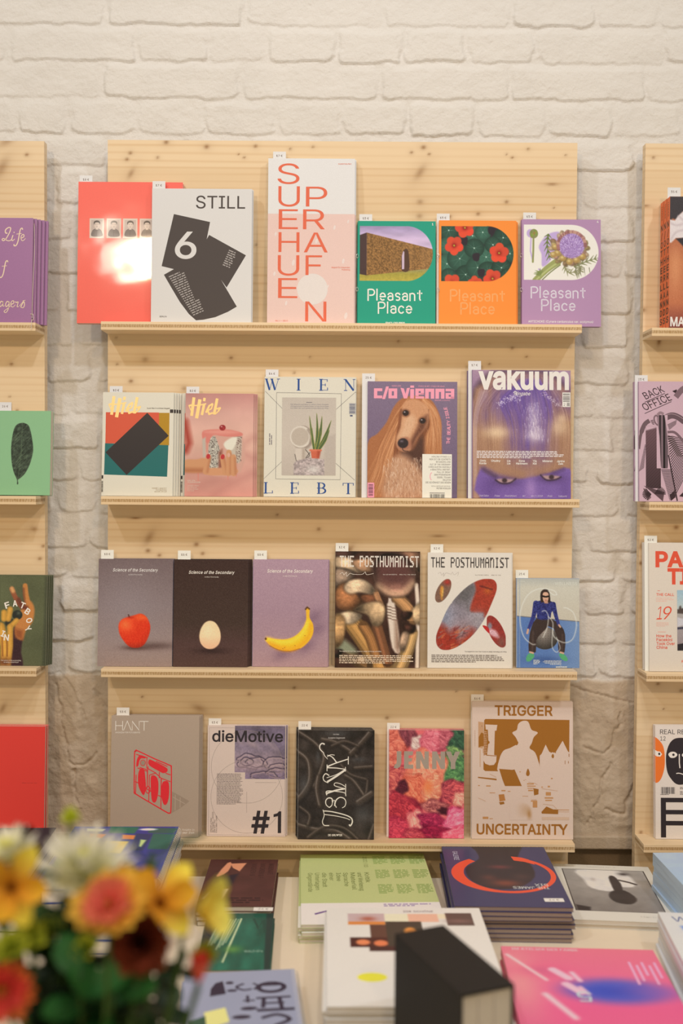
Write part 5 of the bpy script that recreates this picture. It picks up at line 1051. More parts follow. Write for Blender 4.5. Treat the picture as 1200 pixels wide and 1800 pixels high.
@art('F5', 2, (645, 671, 803, 876))
def dog(p):
    c = Cv(614, 153, 1093, 770, 'F5', 1.15, (126, 106, 126)); c.vgrad([(153, (128, 108, 128)), (770, (112, 92, 114))]); rnd = random.Random(3); H = (196, 124, 74)
    out = [(870, 228), (800, 240), (752, 290), (715, 370), (668, 430), (614, 492), (614, 770), (912, 770), (1005, 760), (1006, 450), (1002, 350), (962, 262), (918, 236)]
    c.poly(out, (176, 106, 62), sm=4, soft=3); om, _ = c.m_poly(smooth(out, 4), 3); full = np.zeros(c.X.shape); full[_] = om
    before = c.C.copy()
    def hair(P0, P1, n, w, cols, wob=10):
        for k in range(n):
            t = rnd.random(); a = [(1 - t) * u[0] + t * v[0] + rnd.uniform(-wob, wob) for u, v in zip(P0, P1)]; b = [(1 - t) * u[1] + t * v[1] + rnd.uniform(-4, 4) for u, v in zip(P0, P1)]
            c.line(list(zip(a, b)), w * rnd.uniform(.6, 1.3), rnd.choice(cols), 1, a=0.55, sm=4)
    warm = [(222, 150, 94), (206, 132, 80), (180, 108, 62), (150, 86, 48), (236, 170, 116)]; dk = [(130, 72, 42), (160, 92, 54), (110, 60, 38)]
    hair([(850, 232), (770, 330), (690, 480), (625, 640), (560, 770)], [(800, 300), (790, 430), (760, 560), (740, 680), (730, 775)], 260, 6, warm)
    hair([(800, 300), (790, 420), (762, 540), (740, 660)], [(790, 330), (775, 420), (770, 480), (790, 560)], 60, 6, dk)
    hair([(900, 232), (970, 300), (1004, 420), (1006, 545)], [(930, 280), (930, 380), (912, 470), (905, 545)], 170, 6, warm)
    hair([(930, 300), (936, 380), (915, 450), (905, 560)], [(925, 330), (900, 420), (880, 480), (850, 560)], 60, 6, dk)
    c.poly([(790, 520), (850, 512), (905, 440), (915, 560), (905, 650), (850, 620), (800, 560)], (84, 50, 38), soft=10, sm=3)
    c.poly([(735, 600), (790, 540), (850, 570), (905, 640), (905, 770), (700, 770)], (206, 150, 108), soft=16, sm=3)
    for k in range(260):
        x, y = rnd.uniform(700, 905), rnd.uniform(555, 770); c.line([(x, y), (x + rnd.uniform(-8, 8), y + 14), (x + rnd.uniform(-8, 8), y + 30)], 4, rnd.choice(((232, 184, 142), (190, 132, 92), (160, 104, 70), (240, 200, 160))), 1, a=0.6)
    face = [(806, 268), (868, 246), (930, 286), (938, 350), (922, 400), (888, 440), (858, 492), (836, 520), (796, 522), (770, 496), (768, 455), (788, 400), (796, 330)]
    c.poly(face, (212, 146, 98), soft=4, sm=4); c.poly([(930, 330), (920, 400), (880, 450), (850, 510), (842, 470), (872, 410), (890, 370)], (112, 64, 44), soft=10, sm=3)
    c.poly([(812, 350), (850, 330), (870, 370), (840, 440), (826, 460), (780, 450), (800, 400)], (228, 172, 124), soft=12, sm=3); c.poly([(790, 455), (830, 450), (846, 490), (830, 516), (792, 518), (772, 490)], (176, 112, 80), soft=6, sm=3)
    for k in range(90):
        x, y = rnd.uniform(800, 930), rnd.uniform(255, 420); c.line([(x, y), (x + (x - 865) * 0.06, y + rnd.uniform(8, 18))], 2.5, rnd.choice(warm), 1, a=0.4)
    c.ell(803, 480, 28, 26, (46, 34, 36), soft=2); c.blob(796, 470, 10, 6, (130, 110, 110), 0.8); c.line([(800, 505), (806, 520), (830, 522)], 4, (60, 38, 34), sm=3)
    for x, y, r in ((816, 320, 0), (906, 361, 8)):
        c.ell(x, y, 22, 20, (120, 70, 46), soft=5); c.ell(x, y, 16, 15, (38, 26, 26), soft=1.5); c.blob(x - 5, y - 5, 4, 3, (225, 205, 190))
    c.C = before * (1 - full[..., None]) + c.C * full[..., None] * np.array((.97, 1.0, 1.06)); c.fin(4); p.canvas(c)
    k = (244, 156, 170)
    # blocky title letters
    B = []
    def blk(x, ch):
        U = {'c': [(0, 0, 1, .28), (0, .28, .4, .72), (0, .72, 1, 1)], 'o': [(0, 0, 1, .28), (0, .28, .38, .72), (.62, .28, 1, .72), (0, .72, 1, 1)], 'n': [(0, 0, 1, .32), (0, .32, .4, 1), (.62, .32, 1, 1)],
             'e': [(0, 0, 1, .25), (0, .25, .38, .75), (.62, .25, 1, .55), (.38, .45, 1, .6), (0, .78, 1, 1)], 'a': [(0, 0, 1, .25), (.62, .25, 1, 1), (0, .42, .62, .6), (0, .6, .36, .8), (0, .8, 1, 1)], 'i': [(0, .05, 1, 1), (0, -.3, 1, -.08)]}[ch[0]]
        w, y0, y1 = ch[1], 190, 243
        for a, b_, c_, d in U: B.append((x + a * w, y0 + b_ * (y1 - y0), x + c_ * w, y0 + d * (y1 - y0)))
    blk(648, ('c', 44)); blk(725, ('o', 46)); blk(840, ('i', 20)); blk(867, ('e', 46)); blk(919, ('n', 48)); blk(973, ('n', 48)); blk(1027, ('a', 46)); p.rects(B, k)
    p.poly([(712, 180), (727, 180), (707, 247), (692, 247)], k); p.poly([(788, 186), (806, 190), (815, 218), (822, 188), (838, 186), (824, 243), (806, 243)], k)
    p.text('WIENER SZENE', 742, 180, 7, k, width=50); p.text('PEOPLE WE MET. STORIES WE HEARD', 884, 181, 7, k, width=138); p.text('ISSUE NR. 2, 2016/2017', 970, 255, 7, k, width=82)
    t = 'THE BEAUTY ISSUE'
    for i, ch in enumerate(t):
        q = i / (len(t) - 1); y = 484 - q * 186; x = 1053 - 26 * (q - 0.42) ** 2 - (22 * max(0, q - 0.5) ** 1.3); p.text(ch, x, y, 17, k, rot=-88 - 14 * (q - 0.3), bold=0.015)
    p.rect_(905, 537, 1061, 768, (240, 230, 208))
    for i, s in enumerate(('HEALING STONES 2.0', 'WER IST DIE SCHÖNSTE', 'IM GANZEN LAND?', 'OUT OF THE ORDINARY', 'CHRIS AUSTIN HADFIELD', 'A BEAUTIFUL INSTANT,', 'FULL OF IRONY', 'DER PFERDENARR', 'SISSEL TOLAAS', 'GELATIN', 'DIE SCHÖNHEIT DES BÖSEN')):
        p.text(s, 1055, 555 + 13.6 * i, 8.5, (62, 52, 54), align='r', width=(100, 113, 78, 110, 117, 107, 72, 86, 72, 42, 132)[i], bold=0.004)
    p.text('WITH A LIMITED ART EDITION BY', 1055, 709, 5.5, (80, 70, 70), align='r', width=102); p.text('PETER KOGLER', 1055, 722, 8.5, (62, 52, 54), align='r', width=74, bold=0.004)
    p.rect_(944, 741, 1024, 744, (90, 80, 80)); p.barcode(945, 748, 1024, 768, (50, 44, 46)); p.stroke(_arc(962, 655, 16, 22, 120, 250), 5, (240, 180, 180))
    p.rect_(617, 690, 652, 768, k); p.barcode(622, 698, 646, 762, (90, 50, 70), vert=True, seed=8)

@art('F6', 2, (829, 651, 1003, 875))
def fringe(p):
    c = Cv(361, 203, 1057, 1102, 'F6', 1.15, (142, 112, 134)); rnd = random.Random(6)
    c.vgrad([(203, (160, 130, 152)), (330, (140, 110, 140)), (1102, (120, 90, 120))])
    c.poly([(361, 360), (430, 260), (560, 205), (880, 203), (1000, 290), (1057, 380), (1057, 420), (361, 420)], (74, 52, 66), soft=14, sm=3)
    head = [(361, 420), (440, 300), (560, 230), (860, 226), (980, 300), (1057, 420), (1057, 930), (1000, 905), (700, 965), (540, 930), (412, 880), (420, 1102), (361, 1102)]
    c.poly(head, (158, 118, 94), soft=10, sm=3)
    def hr(n, f, cols, w=5, a=0.5):
        for k in range(n): c.line(f(rnd.random(), rnd.random()), w * rnd.uniform(.5, 1.4), rnd.choice(cols), 1, a=a, sm=4)
    br = [(186, 146, 112), (150, 108, 84), (206, 170, 134), (120, 84, 66), (170, 130, 102)]; pu = [(110, 82, 156), (92, 68, 140), (128, 98, 170), (78, 58, 120)]
    hr(420, lambda t, s: [(740 + (t - .5) * 300, 240 + 30 * s), (700 + (t - .5) * 640, 420 + 60 * s), (712 + (t - .5) * 690, 640), (715 + (t - .5) * 640, 850 + 80 * s + 30 * math.sin(t * 3.1))], br, 6)
    hr(90, lambda t, s: [(470 - 60 * t, 330 + 60 * s), (400 - 30 * t, 520), (390 - 25 * t, 800), (400 - 30 * t, 1100)], [(186, 150, 130), (160, 124, 110), (206, 176, 156)], 5)
    crown = [(440, 540), (470, 400), (560, 300), (700, 240), (860, 250), (960, 330), (1040, 460), (940, 480), (880, 620), (860, 800), (660, 800), (650, 640), (560, 540)]
    m, sl = c.m_poly(smooth(crown, 4), 60); n = fbm(c.X[sl] / 30, c.Y[sl] / 140, 3); c.mix(m * (0.35 + 0.75 * n), (92, 68, 142), sl)
    hr(260, lambda t, s: [(760 + (t - .5) * 160, 260 + 60 * s), (730 + (t - .5) * 360, 420), (760 + (t - .5) * 330, 560), (765 + (t - .5) * 260, 700 + 100 * s)], pu, 5, 0.45)
    for x, y, rx, ry, a in ((530, 640, 90, 42, .75), (970, 600, 60, 60, .6), (985, 540, 30, 30, .5)): c.blob(x, y, rx, ry, (228, 200, 164), a)
    c.blob(795, 560, 48, 140, (206, 192, 206), 0.55); c.blob(800, 660, 66, 40, (220, 206, 214), 0.6)
    for k in range(170):
        x = rnd.gauss(795, 38); y = rnd.uniform(430, 690); c.line([(x, y), (x + rnd.uniform(-3, 3), y + rnd.uniform(8, 46))], 3, (238, 228, 234), 1, a=0.6)
    for k in range(120):
        q = rnd.random(); x, y = 545 + 150 * q + rnd.gauss(0, 12), 445 - 50 * math.sin(q * 2.4) + rnd.gauss(0, 12); c.ell(x, y, 3, 2.5, (214, 202, 222), a=0.75)
    for k in range(90):
        q = rnd.random(); x, y = 860 + 120 * q + rnd.gauss(0, 10), 365 + 90 * q + rnd.gauss(0, 8); c.ell(x, y, 3, 2.2, (206, 188, 200), a=0.7)
    # the face under the fringe
    fc = [(412, 905), (470, 935), (560, 962), (680, 968), (800, 950), (900, 925), (1045, 890), (1048, 1102), (425, 1102)]
    c.poly(fc, (118, 90, 158), soft=5, sm=3); c.blob(770, 1030, 40, 80, (160, 128, 186), 0.8); c.blob(480, 1040, 60, 80, (92, 66, 132), 0.6); c.blob(1010, 1050, 40, 90, (100, 74, 140), 0.6)
    for x, y, s in ((592, 975, 1), (910, 950, -1)):
        c.blob(x, y + 8, 92, 34, (78, 54, 104), 0.85); c.poly([(x - 62, y - 8), (x, y - 12), (x + 62, y - 6), (x + 40, y + 14), (x - 30, y + 18)], (170, 138, 138), soft=4, sm=3); c.ell(x - 6 * s, y, 18, 16, (60, 42, 52), soft=3)
        c.line([(x - 70, y - 8 + 6 * s), (x - 30, y + 20), (x + 30, y + 18), (x + 72, y - 6 - 6 * s)], 9, (52, 36, 56), sm=4, soft=3)
    c.line([(440, 900), (520, 950)], 20, (60, 42, 70), soft=10, a=0.7); c.line([(1000, 895), (930, 920)], 16, (70, 48, 80), soft=10, a=0.6); c.fin(4); p.canvas(c); p.tint = np.ones(3)
    w = (234, 222, 206)
    p.text('vakuum', 400, 333, 150, w, width=640, bold=0.040); 
    p.text('Hingabe', 652, 380, 24, w, width=116, shear=0.35, bold=0.006); p.stroke(smooth([(648, 366), (656, 354), (668, 356), (664, 380)], 4, False), 4, w)
    p.lines(390, 770, 1032, 824, 5, (232, 218, 208), fill=0.55)
    for x, a, b in ((433, 'Chris', 'Korda'), (524, 'Chudny', ''), (615, 'Lia', 'Lia'), (707, 'Ilona', 'Hartmann'), (798, 'Yia', 'Kid'), (889, 'Mistersir', ''), (981, 'Janina', 'Zais')):
        p.text(a, x, 845, 13, w, align='c', bold=0.03); 
        if b: p.text(b, x, 863, 13, w, align='c', bold=0.03)
    p.barcode(993, 358, 1050, 460, (90, 84, 84), (236, 226, 210), vert=True); p.rect_(996, 428, 1024, 456, (236, 226, 210)); p.text('2', 1002, 452, 18, (90, 84, 84))
    for x, t, wd in ((405, 'Chief Editor', 72), (515, 'Fräser', 40), (585, 'Illustrationen', 85), (710, 'Art', 22), (772, 'No 2 / 2018', 82), (888, 'Preis', 34), (966, 'Vakuum', 58)): p.text(t, x, 1088, 12, (214, 196, 216), width=wd, shear=0.3)
def science(p, x, y, wd, col, sub=True):
    p.text('Science of the Secondary', x, y, 21, col, width=wd, shear=0.28, bold=0.012, space=1.12)
    q = 0
    for ch_x in range(0, 24):      # little slab serifs under the stems
        q = x + wd * (ch_x + 0.5) / 24
    if sub: p.text('an atlas of the everyday', x + wd * 0.5, y + 25, 7, col, width=wd * 0.31, align='c')

@art('F7', 3, (171, 983, 302, 1168))
def apple(p):
    c = Cv(83, 170, 610, 916, 'F7', 1.0, (120, 108, 116)); c.vgrad([(170, (104, 90, 98)), (500, (124, 112, 122)), (750, (138, 122, 128)), (916, (140, 122, 124))])
    c.blob(300, 520, 200, 250, (136, 126, 140), 0.5); c.blob(490, 770, 150, 26, (84, 66, 68), 0.8); c.blob(350, 785, 90, 16, (70, 46, 46), 0.8)
    pts = [(300, 572), (340, 560), (385, 549), (425, 572), (452, 630), (446, 690), (418, 752), (385, 778), (345, 784), (305, 774), (268, 738), (238, 690), (230, 630), (252, 590)]
    c.poly(pts, (198, 48, 26), sm=4, soft=2); m, sl = c.m_poly(smooth(pts, 4), 2)
    X, Y = c.X[sl], c.Y[sl]
    c.mix(m * np.exp(-(((X - 278) / 52) ** 2 + ((Y - 625) / 48) ** 2)) * 0.9, (238, 104, 60), sl); c.mix(m * np.exp(-(((X - 390) / 60) ** 2 + ((Y - 575) / 22) ** 2)) * 0.7, (226, 100, 52), sl)
    c.mix(m * np.clip((X + Y * 0.7 - 880) / 160, 0, 1) * 0.6, (120, 24, 16), sl); c.mix(m * np.clip((Y - 740) / 50, 0, 1) * 0.6, (120, 28, 22), sl)
    c.mix(m * (vnoise(X / 4, Y / 18, 3) - 0.4) * 0.3, (230, 120, 60), sl); c.line([(303, 572), (298, 556)], 7, (70, 38, 30)); c.blob(312, 575, 26, 8, (150, 30, 20), .6)
    c.fin(4); p.canvas(c); p.tint = np.ones(3); science(p, 185, 258, 318, (226, 210, 198))

@art('F7', 3, (304, 984, 435, 1170))
def egg(p):
    c = Cv(613, 178, 1152, 924, 'F7', 1.0, (62, 48, 46)); c.vgrad([(178, (58, 42, 40)), (620, (64, 50, 46)), (760, (78, 58, 58)), (924, (80, 60, 58))]); c.blob(880, 810, 110, 20, (40, 26, 28), 0.7)
    pts = [(874, 601), (912, 616), (940, 660), (949, 712), (938, 758), (908, 788), (874, 796), (840, 788), (810, 758), (799, 712), (808, 660), (836, 616)]
    c.poly(pts, (236, 210, 178), sm=4, soft=1.5); m, sl = c.m_poly(smooth(pts, 4)); X, Y = c.X[sl], c.Y[sl]
    c.mix(m * np.clip((Y - 700) / 100, 0, 1) * 0.55, (216, 158, 134), sl); c.mix(m * np.exp(-(((X - 860) / 44) ** 2 + ((Y - 670) / 55) ** 2)) * 0.5, (246, 228, 200), sl)
    c.fin(4); p.canvas(c); p.tint = np.ones(3); science(p, 720, 275, 322, (238, 222, 206))

@art('F8', 3, (443, 984, 576, 1170))
def banana(p):
    c = Cv(50, 165, 549, 867, 'F8', 1.0, (140, 114, 148)); c.vgrad([(165, (146, 120, 154)), (500, (140, 114, 146)), (867, (146, 118, 142))])
    for x, y in ((250, 775), (400, 730), (470, 620), (450, 540)): c.blob(x, y, 70, 40, (96, 72, 104), 0.55, rot=-30)
    pts = [(133, 682), (150, 674), (210, 684), (280, 682), (340, 655), (385, 604), (403, 556), (402, 500), (398, 484), (412, 474), (424, 486), (424, 540), (447, 585), (449, 640), (424, 692), (370, 740), (300, 762), (230, 756), (172, 728), (140, 698)]
    c.poly(pts, (232, 166, 44), sm=4, soft=1.5); m, sl = c.m_poly(smooth(pts, 4)); X, Y = c.X[sl], c.Y[sl]
    c.line([(165, 705), (230, 742), (310, 748), (380, 712), (428, 650), (434, 590)], 26, (200, 128, 36), 10, soft=10, a=0.7, sm=4); c.line([(150, 684), (240, 702), (320, 690), (380, 640), (408, 575)], 18, (248, 196, 84), 8, soft=10, a=0.8, sm=4)
    c.line([(165, 728), (230, 755), (300, 761), (360, 744)], 5, (120, 74, 30), sm=4, soft=2, a=0.8); c.ell(137, 682, 7, 8, (84, 54, 34)); c.line([(399, 488), (408, 476), (422, 486)], 12, (70, 46, 32)); c.line([(412, 492), (413, 540)], 12, (206, 150, 50), soft=5)
    for x, y in ((250, 745), (262, 738), (395, 660), (330, 725)): c.ell(x, y, 3, 2, (110, 66, 30))
    c.mix(m * 0.0, (0, 0, 0), sl); c.fin(4); p.canvas(c); p.tint = np.ones(3); science(p, 143, 250, 302, (238, 222, 212))

@art('F8', 3, (588, 970, 737, 1172))
def mushrooms(p):
    c = Cv(594, 113, 1155, 874, 'F8', 1.15, (58, 34, 26)); rnd = random.Random(12); c.tone(80, 0.5, 2)
    def stalk(pts, w, w1, col, n=26):
        c.line(pts, w, tuple(np.array(col) * 0.6), w1, sm=4, soft=4)
        for k in range(n):
            t = (k + .5) / n - 0.5; q = [(x + t * w * 0.9, y) if abs(pts[-1][1] - pts[0][1]) > abs(pts[-1][0] - pts[0][0]) else (x, y + t * w * 0.9) for x, y in pts]
            c.line(q, w / n * 1.6, tuple(np.clip(np.array(col) * (1.15 - 0.7 * abs(t) + rnd.uniform(-.18, .15)), 0, 255)), sm=4, a=0.8)
    def cap(pts, col, hi=None, seed=1, rim=None):
        c.poly(pts, tuple(np.array(col) * 0.35), sm=4, soft=10); cx = np.mean([q[0] for q in pts]); cy = np.mean([q[1] for q in pts])
        q = [(cx + (x - cx) * .95, cy + (y - cy) * .95) for x, y in pts]; c.poly(q, col, sm=4, soft=5); m, sl = c.m_poly(smooth(q, 4), 5); X, Y = c.X[sl], c.Y[sl]
        h = hi or (cx - 20, cy - 15); R = max(max(abs(x - cx), abs(y - cy)) for x, y in q)
        d = np.hypot(X - h[0], Y - h[1]) / R; c.mul(m, (1.22 - 0.7 * d ** 1.3)[..., None], sl); c.mul(m, (0.82 + 0.4 * fbm(X / 22, Y / 16, seed, 3))[..., None], sl)
        if rim: c.line(q + [q[0]], 6, rim, soft=3, a=0.6)
    cap([(594, 113), (730, 113), (700, 150), (640, 160), (594, 150)], (74, 46, 38)); cap([(594, 150), (700, 160), (780, 230), (740, 250), (660, 225), (594, 215)], (206, 168, 128)); cap([(700, 180), (780, 160), (850, 170), (850, 235), (760, 240)], (176, 128, 92))
    cap([(594, 230), (660, 230), (720, 250), (690, 300), (640, 340), (594, 360)], (150, 120, 96))
    cap([(1020, 113), (1155, 120), (1155, 250), (1100, 200), (1040, 150)], (150, 104, 76), seed=4); c.line([(1128, 330), (1140, 500), (1136, 874)], 26, (228, 200, 172), soft=4, sm=3)
    cap([(594, 370), (640, 320), (700, 330), (740, 400), (780, 440), (740, 490), (660, 500), (600, 470)], (176, 110, 66), seed=6); cap([(760, 400), (850, 390), (900, 430), (930, 470), (850, 470), (780, 440)], (120, 70, 44), seed=7)
    stalk([(860, 380), (880, 430), (900, 470)], 40, 40, (190, 130, 86), 8)
    stalk([(690, 560), (770, 660), (860, 790), (900, 874)], 120, 150, (196, 140, 76), 22); stalk([(780, 600), (830, 680), (870, 800)], 70, 80, (170, 112, 62), 14); stalk([(870, 600), (900, 700), (940, 840)], 70, 60, (130, 80, 50), 10); stalk([(1110, 640), (1080, 740), (1020, 874)], 60, 100, (214, 164, 102), 18); stalk([(1010, 420), (1070, 480), (1110, 560)], 90, 60, (196, 138, 86), 14); stalk([(620, 760), (700, 800), (800, 860)], 60, 90, (120, 84, 50), 10)
    c.poly([(600, 700), (660, 690), (740, 770), (620, 770)], (136, 134, 104), soft=10, sm=3)
    cap([(652, 335), (690, 300), (760, 292), (820, 320), (853, 365), (830, 390), (760, 380), (690, 390), (655, 370)], (214, 176, 136), seed=9); [c.line([(670 + 20 * k, 345 + 3 * k), (720 + 20 * k, 330 + 4 * k), (745 + 14 * k, 370)], 2, (150, 110, 80), sm=3, a=.6) for k in range(6)]
    cap([(600, 530), (680, 505), (770, 530), (720, 580), (660, 585), (610, 560)], (206, 172, 134), seed=10); cap([(720, 490), (790, 450), (880, 440), (925, 480), (915, 560), (880, 600), (840, 590), (810, 530), (750, 505)], (196, 156, 112), (880, 480), seed=11); cap([(594, 530), (650, 540), (660, 620), (640, 710), (594, 730)], (190, 140, 88), seed=13)
    cap([(836, 240), (850, 170), (900, 120), (980, 113), (1060, 140), (1115, 210), (1125, 300), (1080, 390), (1000, 410), (920, 395), (860, 330)], (160, 110, 88), (1000, 370), seed=14); c.poly([(860, 190), (930, 140), (1040, 150), (1090, 230), (1075, 310), (1000, 335), (920, 320), (870, 260)], (92, 54, 48), sm=4, soft=22)
    c.line([(880, 340), (960, 385), (1040, 380), (1100, 320)], 24, (222, 176, 132), soft=16, sm=4, a=.75)
    c.poly([(935, 455), (985, 450), (1000, 560), (1025, 730), (1010, 780), (970, 740), (948, 600)], (222, 196, 170), soft=4, sm=2); c.poly([(985, 560), (1000, 560), (1025, 730), (1010, 780), (990, 740)], (160, 124, 100), soft=8)
    c.poly([(945, 416), (962, 418), (968, 456), (942, 456)], (216, 190, 166), soft=3)
    for k in range(5): c.line([(934, 470 + 19 * k), (962, 474 + 19 * k)], 5, (90, 60, 46), soft=2); c.line([(968, 480 + 19 * k), (1000, 484 + 19 * k)], 4, (110, 76, 60), soft=2)
    cap([(1100, 500), (1155, 450), (1155, 580), (1120, 570)], (224, 180, 130), seed=15); cap([(1050, 590), (1120, 600), (1110, 640), (1070, 640)], (70, 40, 30)); cap([(1040, 640), (1080, 650), (1050, 760), (1020, 720)], (190, 150, 116), seed=16); cap([(1040, 510), (1100, 510), (1080, 550), (1045, 545)], (60, 34, 28))
    c.line([(640, 770), (720, 810), (760, 800)], 16, (60, 40, 30), sm=3, soft=6); c.ell(770, 815, 22, 16, (200, 160, 120), soft=6); cap([(594, 760), (640, 760), (625, 800), (594, 800)], (60, 40, 34)); c.fin(4); p.canvas(c)
    pixel_text(p, 'THE POSTHUMANIST', 622, 1143, 141, 214, (242, 228, 212)); cr = (236, 214, 190)
    p.stroke(smooth([(622, 262), (640, 250), (650, 266), (666, 248), (668, 276), (690, 256), (712, 262), (770, 262), (790, 246), (800, 264), (846, 256)], 4, False), 2.2, cr)
    p.text('No.1 DE NOV DIGITAL', 908, 265, 6, cr, width=94); p.text('ISSN 2701-7982  EUR 12', 1016, 265, 6, cr, width=108); p.text('The magazine for more-than-human art, design, technology and writing', 622, 768, 7, cr, width=276, bold=0.006)
    p.lines(622, 790, 1125, 848, 5, (226, 196, 164), fill=0.5, seed=5)

@art('F9', 3, (751, 972, 899, 1174))
def ellipses(p):
    rnd = random.Random(2)
    pts = smooth([(549, 330), (550, 380), (520, 460), (470, 570), (400, 670), (320, 740), (240, 780), (180, 782), (145, 750), (140, 690), (170, 610), (220, 500), (290, 410), (370, 340), (450, 304), (520, 303)], 5)
    c = Cv(138, 300, 554, 786, 'F9', 1.3, (228, 212, 190)); W = (228, 212, 190)
    m, sl = c.m_poly(pts, 1); full = np.zeros(c.X.shape); full[sl] = m
    c.C[:] = (146, 132, 134); n = fbm(c.X / 60, c.Y / 60, 3, 4); c.C *= (0.8 + 0.4 * n)[..., None]
    c.poly([(330, 300), (400, 340), (420, 380), (375, 450), (360, 520), (330, 470), (260, 440)], (104, 96, 92), soft=26, sm=3); c.poly([(410, 310), (560, 290), (560, 470), (470, 560), (460, 530), (380, 525), (376, 480), (410, 380)], (164, 58, 40), soft=6, sm=3)
    c.blob(490, 380, 26, 24, (206, 104, 44), 0.7); c.line([(440, 350), (520, 372)], 8, (90, 34, 32), soft=4); c.blob(200, 560, 60, 80, (136, 140, 152), 0.7); c.blob(330, 640, 90, 60, (164, 128, 124), 0.6); c.blob(420, 580, 50, 60, (158, 144, 140), .7)
    c.poly([(135, 620), (190, 620), (230, 660), (280, 640), (300, 720), (380, 640), (400, 680), (330, 790), (135, 790)], (158, 52, 36), soft=20, sm=2)
    for k in range(40):
        x, y = rnd.uniform(150, 330), rnd.uniform(640, 780); c.line([(x, y), (x + rnd.uniform(10, 50), y - rnd.uniform(0, 40))], rnd.uniform(4, 10), rnd.choice(((196, 84, 50), (120, 44, 40), (210, 120, 70), (150, 120, 110), (90, 50, 50), (190, 60, 50))), 2, soft=3, a=.8)
    c.mul(1.0 + 0 * c.X, (0.85 + 0.3 * fbm(c.X / 7, c.Y / 7, 5, 2))[..., None]); c.C = c.C * full[..., None] + np.array(W) * (1 - full[..., None]); p.canvas(c)
    def small(pts, fn, box):
        d = Cv(*box, 'F9', 1.3, W); m, sl = d.m_poly(smooth(pts, 5), 1); full = np.zeros(d.X.shape); full[sl] = m; fn(d); d.mul(1 + 0 * d.X, (0.85 + 0.3 * fbm(d.X / 7, d.Y / 7, 5, 2))[..., None]); d.C = d.C * full[..., None] + np.array(W) * (1 - full[..., None]); p.canvas(d)
    def f1(d): d.C[:] = (128, 92, 72); d.line([(178, 360), (172, 400), (178, 440)], 16, (222, 140, 50), 6, soft=5, sm=3); d.line([(186, 370), (180, 420)], 8, (236, 180, 80), soft=4); d.blob(215, 325, 24, 20, (176, 50, 40), .9)
    small(ell_pts(187, 383, 88, 42, -62, 20), f1, (128, 298, 246, 468))
    def f2(d): d.C[:] = (150, 50, 42); d.blob(505, 620, 16, 24, (140, 130, 134), 1, p=2); d.poly([(495, 640), (545, 650), (570, 700), (530, 690), (500, 670)], (222, 170, 170), soft=6, sm=3); d.blob(585, 730, 30, 40, (130, 80, 66), .9)
    small(ell_pts(549, 657, 118, 50, 64, 20), f2, (484, 544, 614, 772))
    p.poly(smooth([(455, 618), (480, 620), (500, 640), (502, 670), (478, 650)], 4), (190, 44, 42))
    pixel_text(p, 'THE POSTHUMANIST', 104, 633, 156, 226, (46, 40, 42)); g = (120, 104, 92)
    p.stroke(smooth([(152, 268), (168, 258), (176, 278), (190, 262), (190, 286), (206, 262), (240, 270), (250, 256), (262, 274), (292, 256), (286, 280)], 4, False), 1.8, (180, 162, 146))
    p.text('No.2 DE NOV DIGITAL', 405, 278, 6, g, width=94); p.text('ISSN 2701-798X', 514, 278, 6, g, width=66); p.text('The magazine for more-than-human art, design, technology and writing', 618, 797, 7, (70, 60, 56), align='r', width=284, bold=0.006); p.lines(108, 816, 618, 872, 5, g, fill=0.5)

